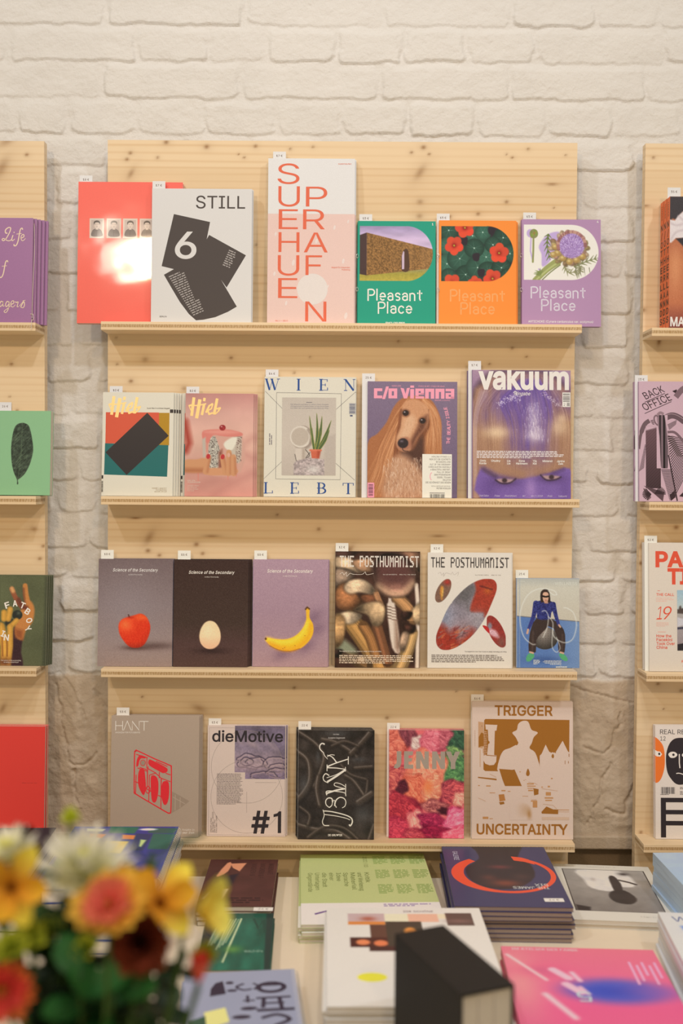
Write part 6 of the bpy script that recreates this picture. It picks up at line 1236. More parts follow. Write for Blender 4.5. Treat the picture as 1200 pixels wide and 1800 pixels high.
@art('F9', 3, (907, 1017, 1018, 1174))
def wellness(p):
    c = Cv(690, 300, 1119, 909, 'F9', 1.3, (200, 190, 174)); c.vgrad([(300, (178, 176, 168)), (360, (202, 194, 178)), (560, (198, 186, 168)), (909, (198, 186, 168))])
    c.poly([(690, 555), (1119, 590), (1119, 909), (690, 909)], (88, 118, 172)); m, sl = c.m_poly([(690, 555), (1119, 590), (1119, 909), (690, 909)]); c.mix(m * np.clip((c.X[sl] - 900) / 200, 0, 1) * 0.5, (140, 160, 186), sl); c.line([(690, 556), (1119, 591)], 5, (110, 104, 104)); c.blob(880, 850, 120, 24, (52, 76, 130), .6)
    c.poly([(705, 300), (712, 300), (712, 909), (700, 909)], (150, 160, 176), a=.4)
    c.ell(880, 705, 88, 76, (128, 116, 108), soft=2); m, sl = c.m_ell(880, 705, 88, 76); X, Y = c.X[sl], c.Y[sl]; c.mul(m, (1.3 - 0.8 * np.hypot((X - 870) / 100, (Y - 660) / 110))[..., None], sl); c.mix(m * (((X % 18) < 5) & ((Y % 16) < 5)) * .5, (70, 62, 60), sl)
    b = (52, 57, 122); pn = (58, 44, 42)
    c.poly([(822, 570), (905, 575), (905, 620), (850, 680), (822, 720), (818, 800), (770, 798), (774, 700), (786, 640)], pn, sm=2); c.poly([(870, 572), (930, 575), (990, 620), (1018, 680), (1014, 800), (972, 795), (970, 720), (940, 640), (890, 620)], pn, sm=2)
    c.line([(800, 660), (795, 790)], 8, (96, 76, 70), soft=5, a=.7); c.line([(1000, 680), (996, 790)], 8, (90, 70, 66), soft=5, a=.7)
    c.poly([(858, 448), (905, 448), (948, 470), (952, 500), (925, 530), (912, 575), (832, 575), (826, 520), (806, 490), (815, 462)], b, sm=3); c.line([(820, 470), (802, 560), (768, 645)], 40, b, 18, sm=3); c.line([(938, 475), (955, 550), (975, 615)], 34, b, 18, sm=3); m, sl = c.m_poly([(800, 450), (960, 450), (960, 580), (800, 580)]); bl = (c.C[sl][..., 2] > 120) & (c.C[sl][..., 0] < 70); c.mix(m * bl * (fbm(c.X[sl] / 9, c.Y[sl] / 5, 4) > .52), (30, 34, 90), sl)
    c.line([(766, 648), (760, 672)], 14, (206, 160, 136)); c.line([(976, 615), (985, 628)], 12, (206, 160, 136))
    c.poly([(852, 460), (850, 400), (868, 376), (890, 373), (910, 390), (918, 460), (900, 462), (870, 462)], (48, 34, 32), sm=3); c.poly([(867, 400), (886, 392), (904, 402), (904, 440), (890, 466), (876, 460), (866, 436)], (212, 164, 138), sm=3); c.poly([(878, 450), (900, 450), (902, 470), (876, 468)], (190, 140, 116)); c.line([(866, 420), (882, 424)], 12, (20, 16, 18)); c.line([(890, 424), (907, 420)], 12, (20, 16, 18)); c.line([(880, 447), (892, 447)], 4, (160, 80, 74))
    for pts in ([(752, 840), (770, 810), (800, 808), (808, 830), (780, 860), (758, 862)], [(976, 812), (1000, 806), (1024, 826), (1036, 850), (1020, 860), (990, 842)]): c.poly(pts, (84, 162, 112), sm=3)
    c.line([(778, 800), (800, 806)], 12, (206, 160, 136)); c.line([(985, 800), (1005, 806)], 12, (206, 160, 136))
    gl = (214, 210, 200)
    for L, w in (([(963, 410), (950, 388), (900, 372), (830, 374), (760, 420), (716, 520), (716, 620), (740, 700), (790, 745), (815, 748)], 9), ([(963, 410), (940, 412), (905, 385)], 7), ([(862, 525), (885, 520), (905, 560), (895, 640), (868, 700)], 8), ([(905, 560), (935, 600), (940, 690), (1010, 735), (1070, 710), (1096, 620), (1080, 540), (1040, 505), (1010, 498)], 9), ([(936, 640), (930, 760), (960, 800), (985, 770), (960, 700)], 5)):
        c.line(L, w, gl, sm=5, a=0.45, soft=3); c.line([(x - 2, y - 2) for x, y in L], 2.5, (244, 240, 232), sm=5, a=0.7)
    c.fin(4); p.canvas(c)
    w = (226, 222, 214); p.text('WELLNESS', 950, 343, 20, w, width=150, bold=-0.012); p.text('ISSUE 03', 708, 322, 6, w, width=36)
    p.lines(802, 853, 850, 886, 4, w, fill=0.45); p.lines(864, 856, 992, 888, 4, w, fill=0.4, seed=7, align='r'); p.text('wellness', 955, 905, 14, w, width=76, shear=.3, bold=.01)

@art('F10', 4, (193, 1259, 348, 1467))
def hant(p):
    w = (222, 212, 200); r = (208, 44, 52); s = (146, 128, 114)
    for L in ([(104, 164), (104, 220)], [(146, 164), (146, 220)], [(104, 192), (146, 192)], [(152, 220), (174, 164), (198, 220)], [(204, 220), (204, 166), (246, 218), (246, 164)], [(250, 166), (302, 166)], [(276, 166), (276, 220)]): p.stroke(L, 3.6, w)
    p.text('MAGAZIN FÜR FOTOGRAFIE', 103, 236, 8, w, width=150, bold=.004)
    p.poly([(447, 575), (556, 634), (500, 676), (447, 706)], s)
    for a, b in (((455, 610), (530, 650)), ((470, 596), (470, 690)), ((500, 612), (500, 672))): p.stroke([a, b], 4, (166, 148, 134))
    p.stroke(smooth([(226, 342), (240, 340), (340, 385), (430, 422), (444, 440), (445, 560), (444, 690), (436, 704), (420, 700), (330, 650), (236, 596), (222, 576), (221, 460), (221, 352)], 3), 7, r, closed=True)
    for pts in ([(232, 430), (236, 390), (252, 366), (282, 372), (286, 384), (262, 384), (250, 400), (244, 428)], [(308, 392), (330, 396), (414, 438), (418, 462), (396, 470), (376, 462), (310, 424)], [(256, 446), (280, 452), (288, 500), (292, 560), (280, 600), (262, 580), (246, 540), (244, 480)],
                [(322, 490), (350, 488), (366, 520), (366, 590), (352, 640), (330, 632), (322, 560)], [(390, 530), (412, 516), (430, 530), (432, 600), (420, 650), (400, 652), (386, 600)]): p.poly(smooth(pts, 4), r)
    for L in ([(296, 380), (296, 440), (352, 470)], [(230, 360), (300, 380)], [(252, 436), (300, 452), (300, 560)], [(312, 480), (310, 640)], [(312, 482), (350, 470), (384, 500), (384, 680)], [(384, 500), (440, 520)], [(232, 480), (230, 590)], [(240, 440), (300, 460)], [(372, 464), (372, 500)], [(304, 430), (300, 470)], [(410, 470), (440, 480)], [(350, 400), (420, 430)], [(226, 520), (250, 530)], [(290, 560), (330, 580)], [(366, 600), (390, 610)]): p.stroke(L, 5, r)
    p.ell(272, 410, 15, 17, s, n=20); p.stroke(ell_pts(272, 410, 15, 17, 0, 20), 3.5, r, closed=True); p.stroke(ell_pts(305, 568, 13, 20, 0, 20), 5, r, closed=True)
    p.text('Ausgabe 14', 588, 806, 11, w, align='r', width=74); p.text('In der Zeit', 588, 824, 11, w, align='r', width=98, bold=.01)

@art('F10', 4, (363, 1276, 501, 1468))
def motive(p):
    k = (48, 42, 44); g = (140, 126, 116)
    c = Cv(826, 193, 1132, 509, 'F10', 1.25, (124, 116, 140)); c.vgrad([(193, (112, 106, 130)), (330, (124, 118, 144)), (430, (148, 136, 152)), (509, (116, 106, 140))]); c.tone(60, .22, 3); c.tone(9, .12, 5)
    def ring(cx, cy, rx, ry, s, col, w):
        pts = [(cx + rx * (1 + .35 * (vnoise(np.array([3.0 * math.cos(t) + s]), np.array([3.0 * math.sin(t)]), s)[0] - .5)) * math.cos(t), cy + ry * (1 + .5 * (vnoise(np.array([2.5 * math.cos(t) + s]), np.array([2.5 * math.sin(t)]), s + 3)[0] - .5)) * math.sin(t)) for t in np.linspace(0, 6.28, 40)]
        c.line(pts, w, col, soft=2, a=.85)
    for a in ((920, 405, 78, 46, 1), (960, 410, 60, 30, 2), (900, 410, 40, 26, 3), (1070, 410, 70, 40, 4), (1080, 440, 50, 26, 5), (1000, 490, 80, 26, 6), (1080, 470, 60, 30, 7)): ring(*a, (62, 56, 78), 6); ring(a[0], a[1] + 5, a[2] * .93, a[3] * .9, a[4], (176, 160, 172), 4)
    for x, y, q in ((930, 300, 40), (860, 290, 20), (1040, 300, 14), (1064, 326, 8), (990, 280, 12)): c.ell(x, y, q, q * .4, (164, 154, 170), rot=30, soft=8, a=.6)
    d = np.hypot(c.X - 900, c.Y - 435); c.mul(np.clip((d - 216) / 3, 0, 1), (.92, .92, .96)); c.C *= np.array((1.04, .98, .90)); p.canvas(c); p.rect_(826, 470, 890, 510, (206, 187, 172))
    for cx, cy, r in ((901, 437, 216), (901, 615, 216)): p.stroke(ell_pts(cx, cy, r, r, 0, 90), 1.5, g, closed=True)
    p.stroke([(672, 205), (1131, 205), (1131, 842), (672, 842)], 1.3, g, closed=True); p.stroke([(901, 585), (901, 710)], 1.3, g); p.stroke([(950, 530), (1080, 530)], 1.3, g); p.stroke([(901, 340), (901, 470)], 1.2, (90, 84, 100))
    p.lines(720, 478, 882, 664, 25, (110, 98, 94), fill=.42, seed=4, last=.7)
    p.text('dieMotive', 689, 287, 64, k, width=428, bold=0.02); p.text('#', 930, 829, 128, k, width=112, bold=.022); p.poly([(1110, 829), (1090, 829), (1090, 728), (1064, 735), (1064, 718), (1086, 712), (1096, 700), (1110, 700)], k)
    for i, (t, wd) in enumerate((('Zeitschrift zur Kultur', 88), ('der Fotografie — 2019/20', 122), ('ISSN 2627-2512', 76), ('Euro zehn – zwölf', 100))): p.text(t, 691 + 11 * i, 828, 8, (90, 80, 78), rot=-90, width=wd)

@art('F11', 4, (523, 1284, 657, 1474))
def dark_roots(p):
    c = Cv(83, 159, 572, 854, 'F11', 1.15, (44, 36, 32)); c.tone(60, .55, 3); rnd = random.Random(21)
    def root(pts, w, col=(92, 74, 62)):
        c.line([(x + 5, y + 7) for x, y in pts], w * 1.2, (20, 16, 16), sm=5, soft=8, a=.8); c.line(pts, w, tuple(np.array(col) * .6), sm=5, soft=6); c.line([(x - w * .2, y - w * .22) for x, y in pts], w * .35, col, sm=5, soft=5, a=.8); c.line([(x - w * .25, y - w * .3) for x, y in pts], w * .1, (160, 146, 134), sm=5, soft=3, a=.6)
    for pts, w in (([(83, 300), (150, 360), (160, 480), (120, 560), (83, 600)], 34), ([(83, 170), (200, 250), (250, 330), (230, 420), (190, 520)], 26), ([(215, 460), (205, 540), (225, 640)], 30), ([(240, 220), (330, 240), (430, 300), (460, 330)], 26), ([(420, 310), (480, 250), (540, 180)], 30), ([(300, 260), (380, 230), (470, 260)], 14), ([(390, 450), (440, 480), (500, 560), (520, 600)], 26), ([(450, 400), (560, 390)], 22), ([(360, 380), (420, 440), (520, 470)], 14), ([(500, 600), (520, 560), (530, 480)], 14), ([(83, 760), (200, 790), (330, 800), (420, 850)], 30), ([(150, 840), (260, 770), (380, 780), (470, 850)], 16), ([(470, 620), (560, 560)], 40), ([(540, 854), (572, 760)], 22), ([(100, 650), (160, 700), (150, 760)], 18)): root(pts, w)
    for x, y, rx, ry in ((120, 500, 30, 60), (470, 345, 50, 16), (210, 330, 14, 40), (500, 690, 60, 60), (330, 180, 80, 20)): c.blob(x, y, rx, ry, (86, 84, 82), .45)
    c.fin(4); p.canvas(c); w = (236, 214, 200); S = lambda L, a, b=None: p.stroke(smooth(L, 5, False), a, w, w1=b)
    # ornamental letters, turned to read upwards
    S([(244, 664), (252, 700), (241, 738), (252, 762), (284, 764)], 4, 6); S([(246, 672), (300, 676), (385, 696), (425, 716), (432, 742), (420, 764), (412, 756)], 6, 9); S([(250, 694), (320, 702), (388, 716), (418, 728)], 5, 4)
    S([(284, 650), (264, 632), (262, 606), (278, 590), (300, 594), (306, 618)], 5, 8); S([(300, 612), (316, 604), (322, 622)], 4); S([(318, 640), (326, 606), (350, 586), (378, 592), (390, 614), (384, 640), (366, 652)], 8, 4); S([(284, 650), (300, 636), (304, 616)], 7, 4); S([(330, 650), (318, 628), (322, 612)], 5)
    S([(390, 578), (380, 556), (310, 546), (266, 548), (268, 572)], 4, 7); S([(268, 560), (330, 540), (384, 530)], 10); S([(384, 530), (350, 522), (316, 510), (322, 494), (356, 500), (390, 520)], 5, 4); S([(388, 572), (388, 500)], 5)
    S([(276, 494), (250, 480), (244, 456), (260, 436), (282, 448)], 5, 7); S([(270, 488), (330, 450), (388, 408)], 12); S([(266, 462), (330, 440), (388, 404)], 4); S([(388, 408), (330, 400), (268, 398)], 5, 7); S([(268, 420), (268, 378)], 5); S([(386, 422), (386, 392)], 4)
    S([(268, 392), (320, 370), (404, 342)], 9, 6); S([(404, 376), (404, 326)], 5); S([(330, 366), (300, 330), (268, 318)], 8, 4); S([(268, 330), (290, 316), (316, 318)], 4, 4); S([(244, 302), (222, 280), (222, 256), (236, 244), (252, 250)], 5, 9); S([(272, 344), (252, 322), (244, 300)], 3, 5)
    p.text('EDITION', 325, 190, 7, (200, 184, 170), align='c', width=36); p.text('Ausgabe Gegenwart', 328, 213, 10, (200, 184, 170), align='c', width=108); p.text('DE GRUYTER', 323, 830, 12, w, align='c', width=90, bold=.03)

@art('F11', 4, (683, 1284, 815, 1474))
def cabbage(p):
    c = Cv(660, 159, 1149, 854, 'F11', 1.2, (206, 92, 92)); rnd = random.Random(33)
    def leaf(cx, cy, rx, ry, rot, col, dk, seed):
        m, sl = c.m_poly(smooth([(cx + (rx * (1 + .18 * math.sin(5 * t + seed)) * math.cos(t)) * math.cos(rot) - (ry * (1 + .14 * math.sin(4 * t + seed * 2)) * math.sin(t)) * math.sin(rot), cy + (rx * (1 + .18 * math.sin(5 * t + seed)) * math.cos(t)) * math.sin(rot) + (ry * (1 + .14 * math.sin(4 * t + seed * 2)) * math.sin(t)) * math.cos(rot)) for t in np.linspace(0, 6.28, 26)[:-1]], 2), 6)
        X, Y = c.X[sl], c.Y[sl]; x = (X - cx) * math.cos(rot) + (Y - cy) * math.sin(rot); y = -(X - cx) * math.sin(rot) + (Y - cy) * math.cos(rot); ang = np.arctan2(y, x + rx * .9)
        q = np.sqrt((x / rx) ** 2 + (y / ry) ** 2); wob = fbm(X / 26, Y / 26, seed, 3)
        v = np.abs(np.sin(ang * 5 + wob * 6)) ** .6; r2 = np.abs(fbm(x / 70 + 9, y / 15 + 9, seed + 5, 3) - .5) * 5
        c.mix(m, dk, sl); t = np.clip(.35 + .5 * v + .25 * (wob - .5) * 2 - .35 * np.clip(q - .75, 0, 1) * 4, 0, 1) * np.clip(.6 + .5 * r2, .5, 1); c.mix(m * t, col, sl)
        c.mix(m * np.clip((.12 - np.abs(np.sin(ang * 5 + wob * 3))) * 6, 0, 1) * .7, tuple(np.clip(np.array(col) * 1.15 + 20, 0, 255)), sl)
    gr, gd = (104, 150, 84), (34, 64, 44)
    leaf(1090, 200, 110, 70, .8, (60, 96, 64), (24, 44, 36), 1); leaf(690, 260, 90, 150, .1, (236, 132, 104), (150, 50, 44), 2); leaf(790, 190, 90, 50, 1.2, (150, 70, 76), (80, 30, 40), 3); leaf(845, 240, 40, 50, .6, (224, 196, 176), (160, 110, 104), 4)
    leaf(1000, 210, 60, 90, .5, (206, 110, 112), (130, 40, 56), 5); leaf(930, 220, 60, 110, .2, (232, 130, 132), (170, 60, 76), 6); leaf(1080, 410, 120, 100, 1.0, gr, gd, 7); leaf(1085, 300, 60, 40, .3, (150, 176, 96), gd, 8); leaf(1060, 470, 80, 50, -.3, (118, 166, 92), gd, 9)
    leaf(740, 480, 110, 90, .5, (226, 118, 96), (130, 30, 46), 10); leaf(900, 420, 130, 140, 1.4, (240, 160, 122), (196, 84, 66), 11); leaf(840, 540, 100, 90, .9, (236, 128, 92), (170, 60, 46), 12); leaf(940, 540, 60, 110, .2, (240, 168, 126), (180, 80, 60), 13); leaf(750, 530, 36, 50, .4, (96, 24, 40), (50, 12, 24), 14)
    leaf(1085, 570, 90, 100, .3, (216, 90, 86), (100, 20, 40), 15); leaf(1120, 600, 44, 50, .6, (236, 186, 150), (190, 90, 80), 16); leaf(960, 650, 90, 44, .1, (222, 130, 112), (90, 24, 36), 17); leaf(1030, 680, 50, 24, .2, (70, 20, 30), (40, 10, 20), 18)
    leaf(740, 680, 150, 110, .7, (206, 62, 68), (110, 14, 36), 19); leaf(710, 800, 120, 80, .2, (222, 70, 86), (120, 16, 44), 20); leaf(840, 740, 70, 60, 1.3, (236, 164, 140), (190, 70, 80), 21); leaf(940, 740, 90, 50, .2, (196, 54, 84), (100, 12, 44), 22); leaf(1110, 740, 90, 90, -.4, (236, 150, 156), (190, 50, 90), 23); leaf(960, 820, 120, 50, .1, (170, 36, 66), (80, 8, 34), 24); leaf(1090, 830, 100, 50, -.3, (240, 136, 140), (190, 50, 80), 25); leaf(830, 830, 70, 40, .2, (222, 90, 90), (110, 14, 40), 26)
    c.ell(915, 525, 26, 40, (226, 110, 60), soft=12, a=.8); c.fin(4); p.canvas(c)
    for ch, x0, x1 in (('J', 695, 744), ('E', 761, 820), ('N', 838, 920), ('N', 941, 1023), ('Y', 1030, 1114)):
        g = (150, 130, 112)
        if ch == 'J': p.poly([(714, 296), (744, 296), (744, 372), (736, 396), (716, 408), (695, 402), (702, 382), (712, 376), (714, 364)], g)
        elif ch == 'E': p.poly([(761, 296), (820, 296), (816, 322), (790, 322), (790, 340), (814, 340), (810, 362), (790, 362), (790, 382), (820, 382), (820, 408), (761, 408)], g)
        elif ch == 'N': p.poly([(x0, 296), (x0 + 30, 296), (x1 - 28, 352), (x1 - 28, 296), (x1, 296), (x1, 408), (x1 - 26, 408), (x0 + 28, 348), (x0 + 28, 408), (x0, 408)], g)
        else: p.poly([(1028, 296), (1060, 296), (1074, 330), (1090, 296), (1120, 296), (1090, 366), (1090, 408), (1060, 408), (1060, 366)], g)
    p.text('Eo Transparenz', 742, 446, 13, (176, 90, 70), width=138, bold=.004); p.text('DE GRUYTER', 812, 832, 11, (196, 80, 100), align='c', width=84)

@art('F12', 4, (829, 1234, 1007, 1473))
def ochre(p):
    o, w = (152, 98, 36), (208, 185, 170)
    p.poly([(262, 322), (1005, 326), (1000, 745), (740, 740), (560, 780), (262, 776), (246, 764), (246, 700), (252, 334)], o); rnd = random.Random(9)
    p.poly(smooth([(500, 440), (540, 416), (552, 366), (590, 338), (640, 344), (668, 412), (712, 430), (724, 444), (690, 478), (672, 530), (652, 574), (700, 610), (730, 690), (742, 740), (748, 900), (590, 900), (560, 800), (380, 790), (384, 680), (420, 600), (480, 574), (536, 544), (552, 530), (530, 480)], 3), w); p.poly(smooth([(536, 515), (553, 522), (546, 545), (532, 548)], 3), o)
    p.poly([(262, 370), (368, 374), (360, 424), (346, 424), (340, 636), (362, 640), (358, 694), (338, 722), (300, 726), (262, 712), (246, 684), (248, 640), (278, 634), (290, 520), (284, 416), (266, 414)], w); p.poly([(270, 634), (360, 642), (360, 648), (270, 641)], o); p.ell(288, 526, 12, 14, o)
    p.poly([(742, 640), (760, 620), (794, 542), (826, 606), (880, 612), (944, 508), (990, 600), (1003, 612), (1003, 780), (742, 780)], w); p.rects([(838, 606, 848, 614), (858, 602, 866, 612), (876, 604, 884, 616), (997, 620, 1003, 648), (963, 680, 968, 712), (992, 684, 997, 706)], o)
    p.poly(smooth([(858, 622), (868, 642), (862, 660), (850, 656), (846, 640)], 4), o); p.poly(smooth([(638, 752), (654, 790), (646, 814), (628, 814), (622, 792)], 4), o)
    p.poly([(200, 345), (248, 352), (246, 560), (238, 580), (200, 572)], (190, 148, 112)); p.poly([(204, 480), (228, 440), (248, 450), (250, 560), (228, 560), (204, 570)], o); p.rects([(214, 380, 244, 390), (240, 580, 246, 620), (214, 590, 220, 740), (228, 360, 236, 430)], (192, 150, 116)); p.lines(248, 430, 280, 640, 14, (190, 150, 118), seed=3)
    p.poly([(384, 756), (500, 764), (520, 760), (584, 904), (436, 905), (414, 850)], o)
    p.rects([(630, 880, 690, 890), (632, 900, 706, 908), (634, 920, 690, 926), (640, 936, 684, 948), (664, 1030, 720, 1090), (668, 1022, 714, 1026), (795, 955, 840, 985), (785, 1000, 860, 1012), (790, 1022, 850, 1032), (240, 1172, 290, 1192), (300, 1186, 330, 1192), (270, 900, 310, 910), (404, 940, 440, 950), (300, 962, 350, 968), (200, 898, 214, 906), (590, 990, 640, 994), (900, 1106, 1000, 1112), (905, 1124, 1000, 1127), (755, 908, 770, 916), (812, 900, 832, 914), (840, 832, 856, 842), (562, 778, 576, 784), (600, 852, 608, 858), (612, 846, 622, 850), (460, 948, 484, 954)], (186, 134, 84))
    p.poly([(198, 826), (362, 842), (362, 856), (198, 836)], o); p.poly([(686, 922), (732, 930), (730, 975), (692, 985)], o); p.poly([(380, 980), (428, 975), (440, 1030), (388, 1040)], (176, 118, 62)); p.poly([(384, 1046), (426, 1040), (432, 1060), (394, 1068)], o); p.poly([(756, 1128), (800, 1080), (860, 1105), (905, 1106), (903, 1146), (760, 1142)], o)
    for L in ([(200, 1010), (240, 1026), (268, 1040)], [(300, 800), (360, 830)], [(640, 870), (700, 880), (720, 890)], [(770, 1060), (860, 1070), (890, 1100)], [(760, 925), (900, 945)]): p.stroke(L, 3, (190, 146, 108))
    c = Cv(478, 1040, 680, 1200, 'F12', .9, w); X, Y = c.X, c.Y; m = np.clip(1 - ((X - 570) / 100) ** 2 - ((Y - 1112) / 74) ** 2, 0, 1); c.mix(m * np.clip((X - 500) / 150, 0, 1) ** 2 * .55, o); c.mix(np.exp(-(((X - 650) / 20) ** 2 + ((Y - 1150) / 40) ** 2)) * .6, o); p.canvas(c)
    p.text('TRIGGER', 345, 289, 84, o, width=512, bold=.024); p.text('UNCERTAINTY', 187, 1322, 86, o, width=802, bold=.024); p.lines(168, 560, 400, 570, 1, (190, 160, 140), rot=-90)
    p.rect_(760, 1172, 1000, 1196, (202, 172, 148))

@art('L1', 1, (-97, 383, 55, 567))
def script(p):
    w = (226, 200, 190); S = lambda L, a=9, b=None: p.stroke(smooth(L, 5, False), a, w, w1=b)
    def f(x, y, k=1): S([(x + 62 * k, y - 96 * k), (x + 56 * k, y - 110 * k), (x + 40 * k, y - 92 * k), (x + 24 * k, y), (x + 8 * k, y + 40 * k), (x - 10 * k, y + 44 * k), (x - 12 * k, y + 30 * k)], 9); S([(x + 8 * k, y - 58 * k), (x + 54 * k, y - 64 * k)], 5)
    def e(x, y): S([(x, y - 24), (x + 22, y - 34), (x + 24, y - 52), (x + 10, y - 54), (x - 2, y - 30), (x + 6, y - 4), (x + 22, y - 4), (x + 38, y - 22)], 8, 5)
    S([(50, 850), (34, 846), (34, 820), (60, 800), (78, 806), (70, 840), (44, 890), (20, 915), (4, 908), (16, 896), (50, 914), (76, 914), (92, 896)], 10, 6)
    S([(100, 866), (90, 900), (96, 916), (116, 900)], 9, 5); S([(108, 838), (110, 846)], 9); f(122, 915); e(172, 916)
    f(0, 1195, .95)
    def g(x, y): S([(x + 30, y - 44), (x + 14, y - 52), (x, y - 26), (x + 8, y - 6), (x + 28, y - 28), (x + 36, y - 48), (x + 22, y + 20), (x + 2, y + 46), (x - 12, y + 34), (x + 10, y + 16), (x + 44, y - 14)], 8, 5)
    S([(22, 1452), (6, 1446), (-6, 1474), (2, 1492), (20, 1470), (28, 1448), (22, 1486), (38, 1484)], 8, 5); g(46, 1498); e(94, 1496); S([(132, 1446), (140, 1456), (156, 1450), (148, 1490), (162, 1490)], 8, 6); S([(180, 1492), (206, 1448), (212, 1480), (200, 1500), (178, 1494)], 8, 6); S([(168, 1486), (205, 1440)], 5, 4); S([(196, 1440), (220, 1436)], 5)

@art('L2', 2, (-76, 723, 87.5, 871))
def leaf_print(p):
    pts = [(130, 195), (152, 198), (176, 215), (193, 270), (205, 350), (202, 395), (184, 460), (156, 515), (122, 548), (112, 556), (114, 580), (106, 582), (106, 556), (84, 505), (70, 440), (66, 340), (78, 250), (98, 208)]
    W = (140, 200, 148); c = Cv(60, 188, 212, 586, 'L2', 1.4, W); m, sl = c.m_poly(smooth(pts, 4), 1.2); d = np.zeros(c.X.shape); d[sl] = m
    n = fbm(c.X / 12, c.Y / 12, 3, 4); v = fbm((c.X + c.Y) / 5, (c.X - c.Y) / 40, 8, 3); c.mix(d, (58, 74, 60)); c.mul(d, (.55 + .9 * n * (.6 + .8 * v))[..., None]); c.mix(d * (v > .62) * .4, (110, 140, 106)); c.line([(110, 560), (118, 500), (130, 380), (134, 210)], 3, (96, 124, 94), sm=4, a=.7); p.canvas(c)

@art('L2', 3, (-48, 1012, 80.5, 1168))
def hands(p):
    c = Cv(-4, 1158, 291, 1727, 'L2', 1.3, (92, 92, 62)); c.tone(160, .12, 3); sk, dk = (196, 122, 62), (84, 40, 34)
    c.poly([(86, 1480), (150, 1480), (140, 1560), (132, 1640), (146, 1727), (70, 1727), (74, 1560)], (58, 34, 38), soft=4, sm=2)
    c.poly([(90, 1470), (110, 1400), (160, 1330), (190, 1320), (212, 1370), (200, 1450), (160, 1500), (140, 1560), (96, 1540)], sk, soft=5, sm=3); c.poly([(90, 1490), (140, 1500), (140, 1560), (96, 1545)], (150, 80, 44), soft=10)
    c.line([(150, 1222), (156, 1280), (172, 1350)], 30, sk, 40, sm=3, soft=3); c.line([(140, 1240), (146, 1300), (150, 1340)], 9, dk, soft=6, sm=3, a=.7); c.line([(66, 1244), (92, 1300), (128, 1350)], 30, (150, 82, 52), 30, sm=3, soft=3); c.line([(66, 1240), (74, 1256)], 24, (214, 150, 92), soft=5)
    c.line([(110, 1310), (130, 1350), (160, 1360)], 26, (110, 56, 40), soft=6, sm=3); c.ell(104, 1405, 32, 30, (42, 44, 38), soft=2); c.blob(112, 1394, 12, 10, (90, 96, 76), .8); c.ell(60, 1455, 34, 26, (50, 48, 38), soft=3)
    y = (226, 160, 66)
    for L, w in (([(20, 1390), (20, 1430)], 34), ([(58, 1370), (48, 1430)], 34), ([(100, 1440), (60, 1480)], 30), ([(-4, 1480), (30, 1600), (30, 1727)], 60), ([(60, 1480), (62, 1600), (50, 1727)], 36)): c.line(L, w, tuple(np.array(y) * .8), soft=4); c.line([(a - 3, b) for a, b in L], w * .6, y, soft=8)
    c.line([(40, 1540), (44, 1660)], 5, (120, 60, 30), soft=4); c.line([(10, 1540), (16, 1660)], 5, (130, 66, 34), soft=4); c.blob(30, 1700, 50, 30, (90, 44, 36), .8)
    c.poly([(276, 1165), (291, 1165), (291, 1727), (268, 1727)], (52, 52, 40), soft=6, a=.5); c.fin(4); p.canvas(c); w = (238, 220, 196)
    for ch, x, b, r in (('F', 30, 1366, -18), ('A', 74, 1352, -4), ('T', 116, 1356, 22), ('B', 146, 1390, 34), ('O', 158, 1430, 72), ('Y', 150, 1486, 60)): p.text(ch, x, b, 36, w, rot=r, bold=.03, width=30)
    for ch, x, b, r in (('I', 0, 1536, 20), ('N', 20, 1562, 6)): p.text(ch, x, b, 36, w, rot=r, bold=.03)
    p.text('The nature of the surrounding', 4, 1692, 7, w, width=128); p.text('is being understood', 24, 1703, 7, w, width=92)

@art('L4', 4, (-70, 1277, 77, 1460))
def plain_red(p):
    p.text('das wirst du', 222, 792, 7, (120, 36, 34), width=158)

@art('R1', 1, (1175, 346, 1294, 573))
def orange_body(p):
    c = Cv(874, 529, 1012, 1677, 'R1', 1.2, (196, 116, 72)); c.vgrad([(529, (190, 110, 74)), (900, (180, 100, 66)), (1100, (202, 122, 78)), (1450, (196, 112, 74)), (1600, (150, 76, 62)), (1677, (130, 62, 56))])
    c.blob(930, 1150, 50, 200, (228, 154, 106), .6); c.poly([(874, 529), (1012, 529), (1012, 640), (960, 690), (930, 730), (900, 720), (874, 745)], (52, 48, 54), soft=3); c.poly([(874, 730), (920, 738), (945, 700), (1012, 640), (1012, 890), (930, 890), (890, 930), (874, 930)], (232, 216, 210), soft=3)
    for L in ([(880, 760), (940, 780), (1010, 760)], [(890, 900), (930, 840), (1000, 820)], [(950, 700), (1000, 740)]): c.line(L, 10, (190, 170, 170), soft=6, sm=3, a=.7)
    c.poly([(930, 895), (1012, 885), (1012, 990), (985, 950)], (44, 42, 50), soft=3); c.fin(4); p.canvas(c); p.text('MATTER', 888, 1652, 76, (240, 226, 212), width=330, bold=.03)

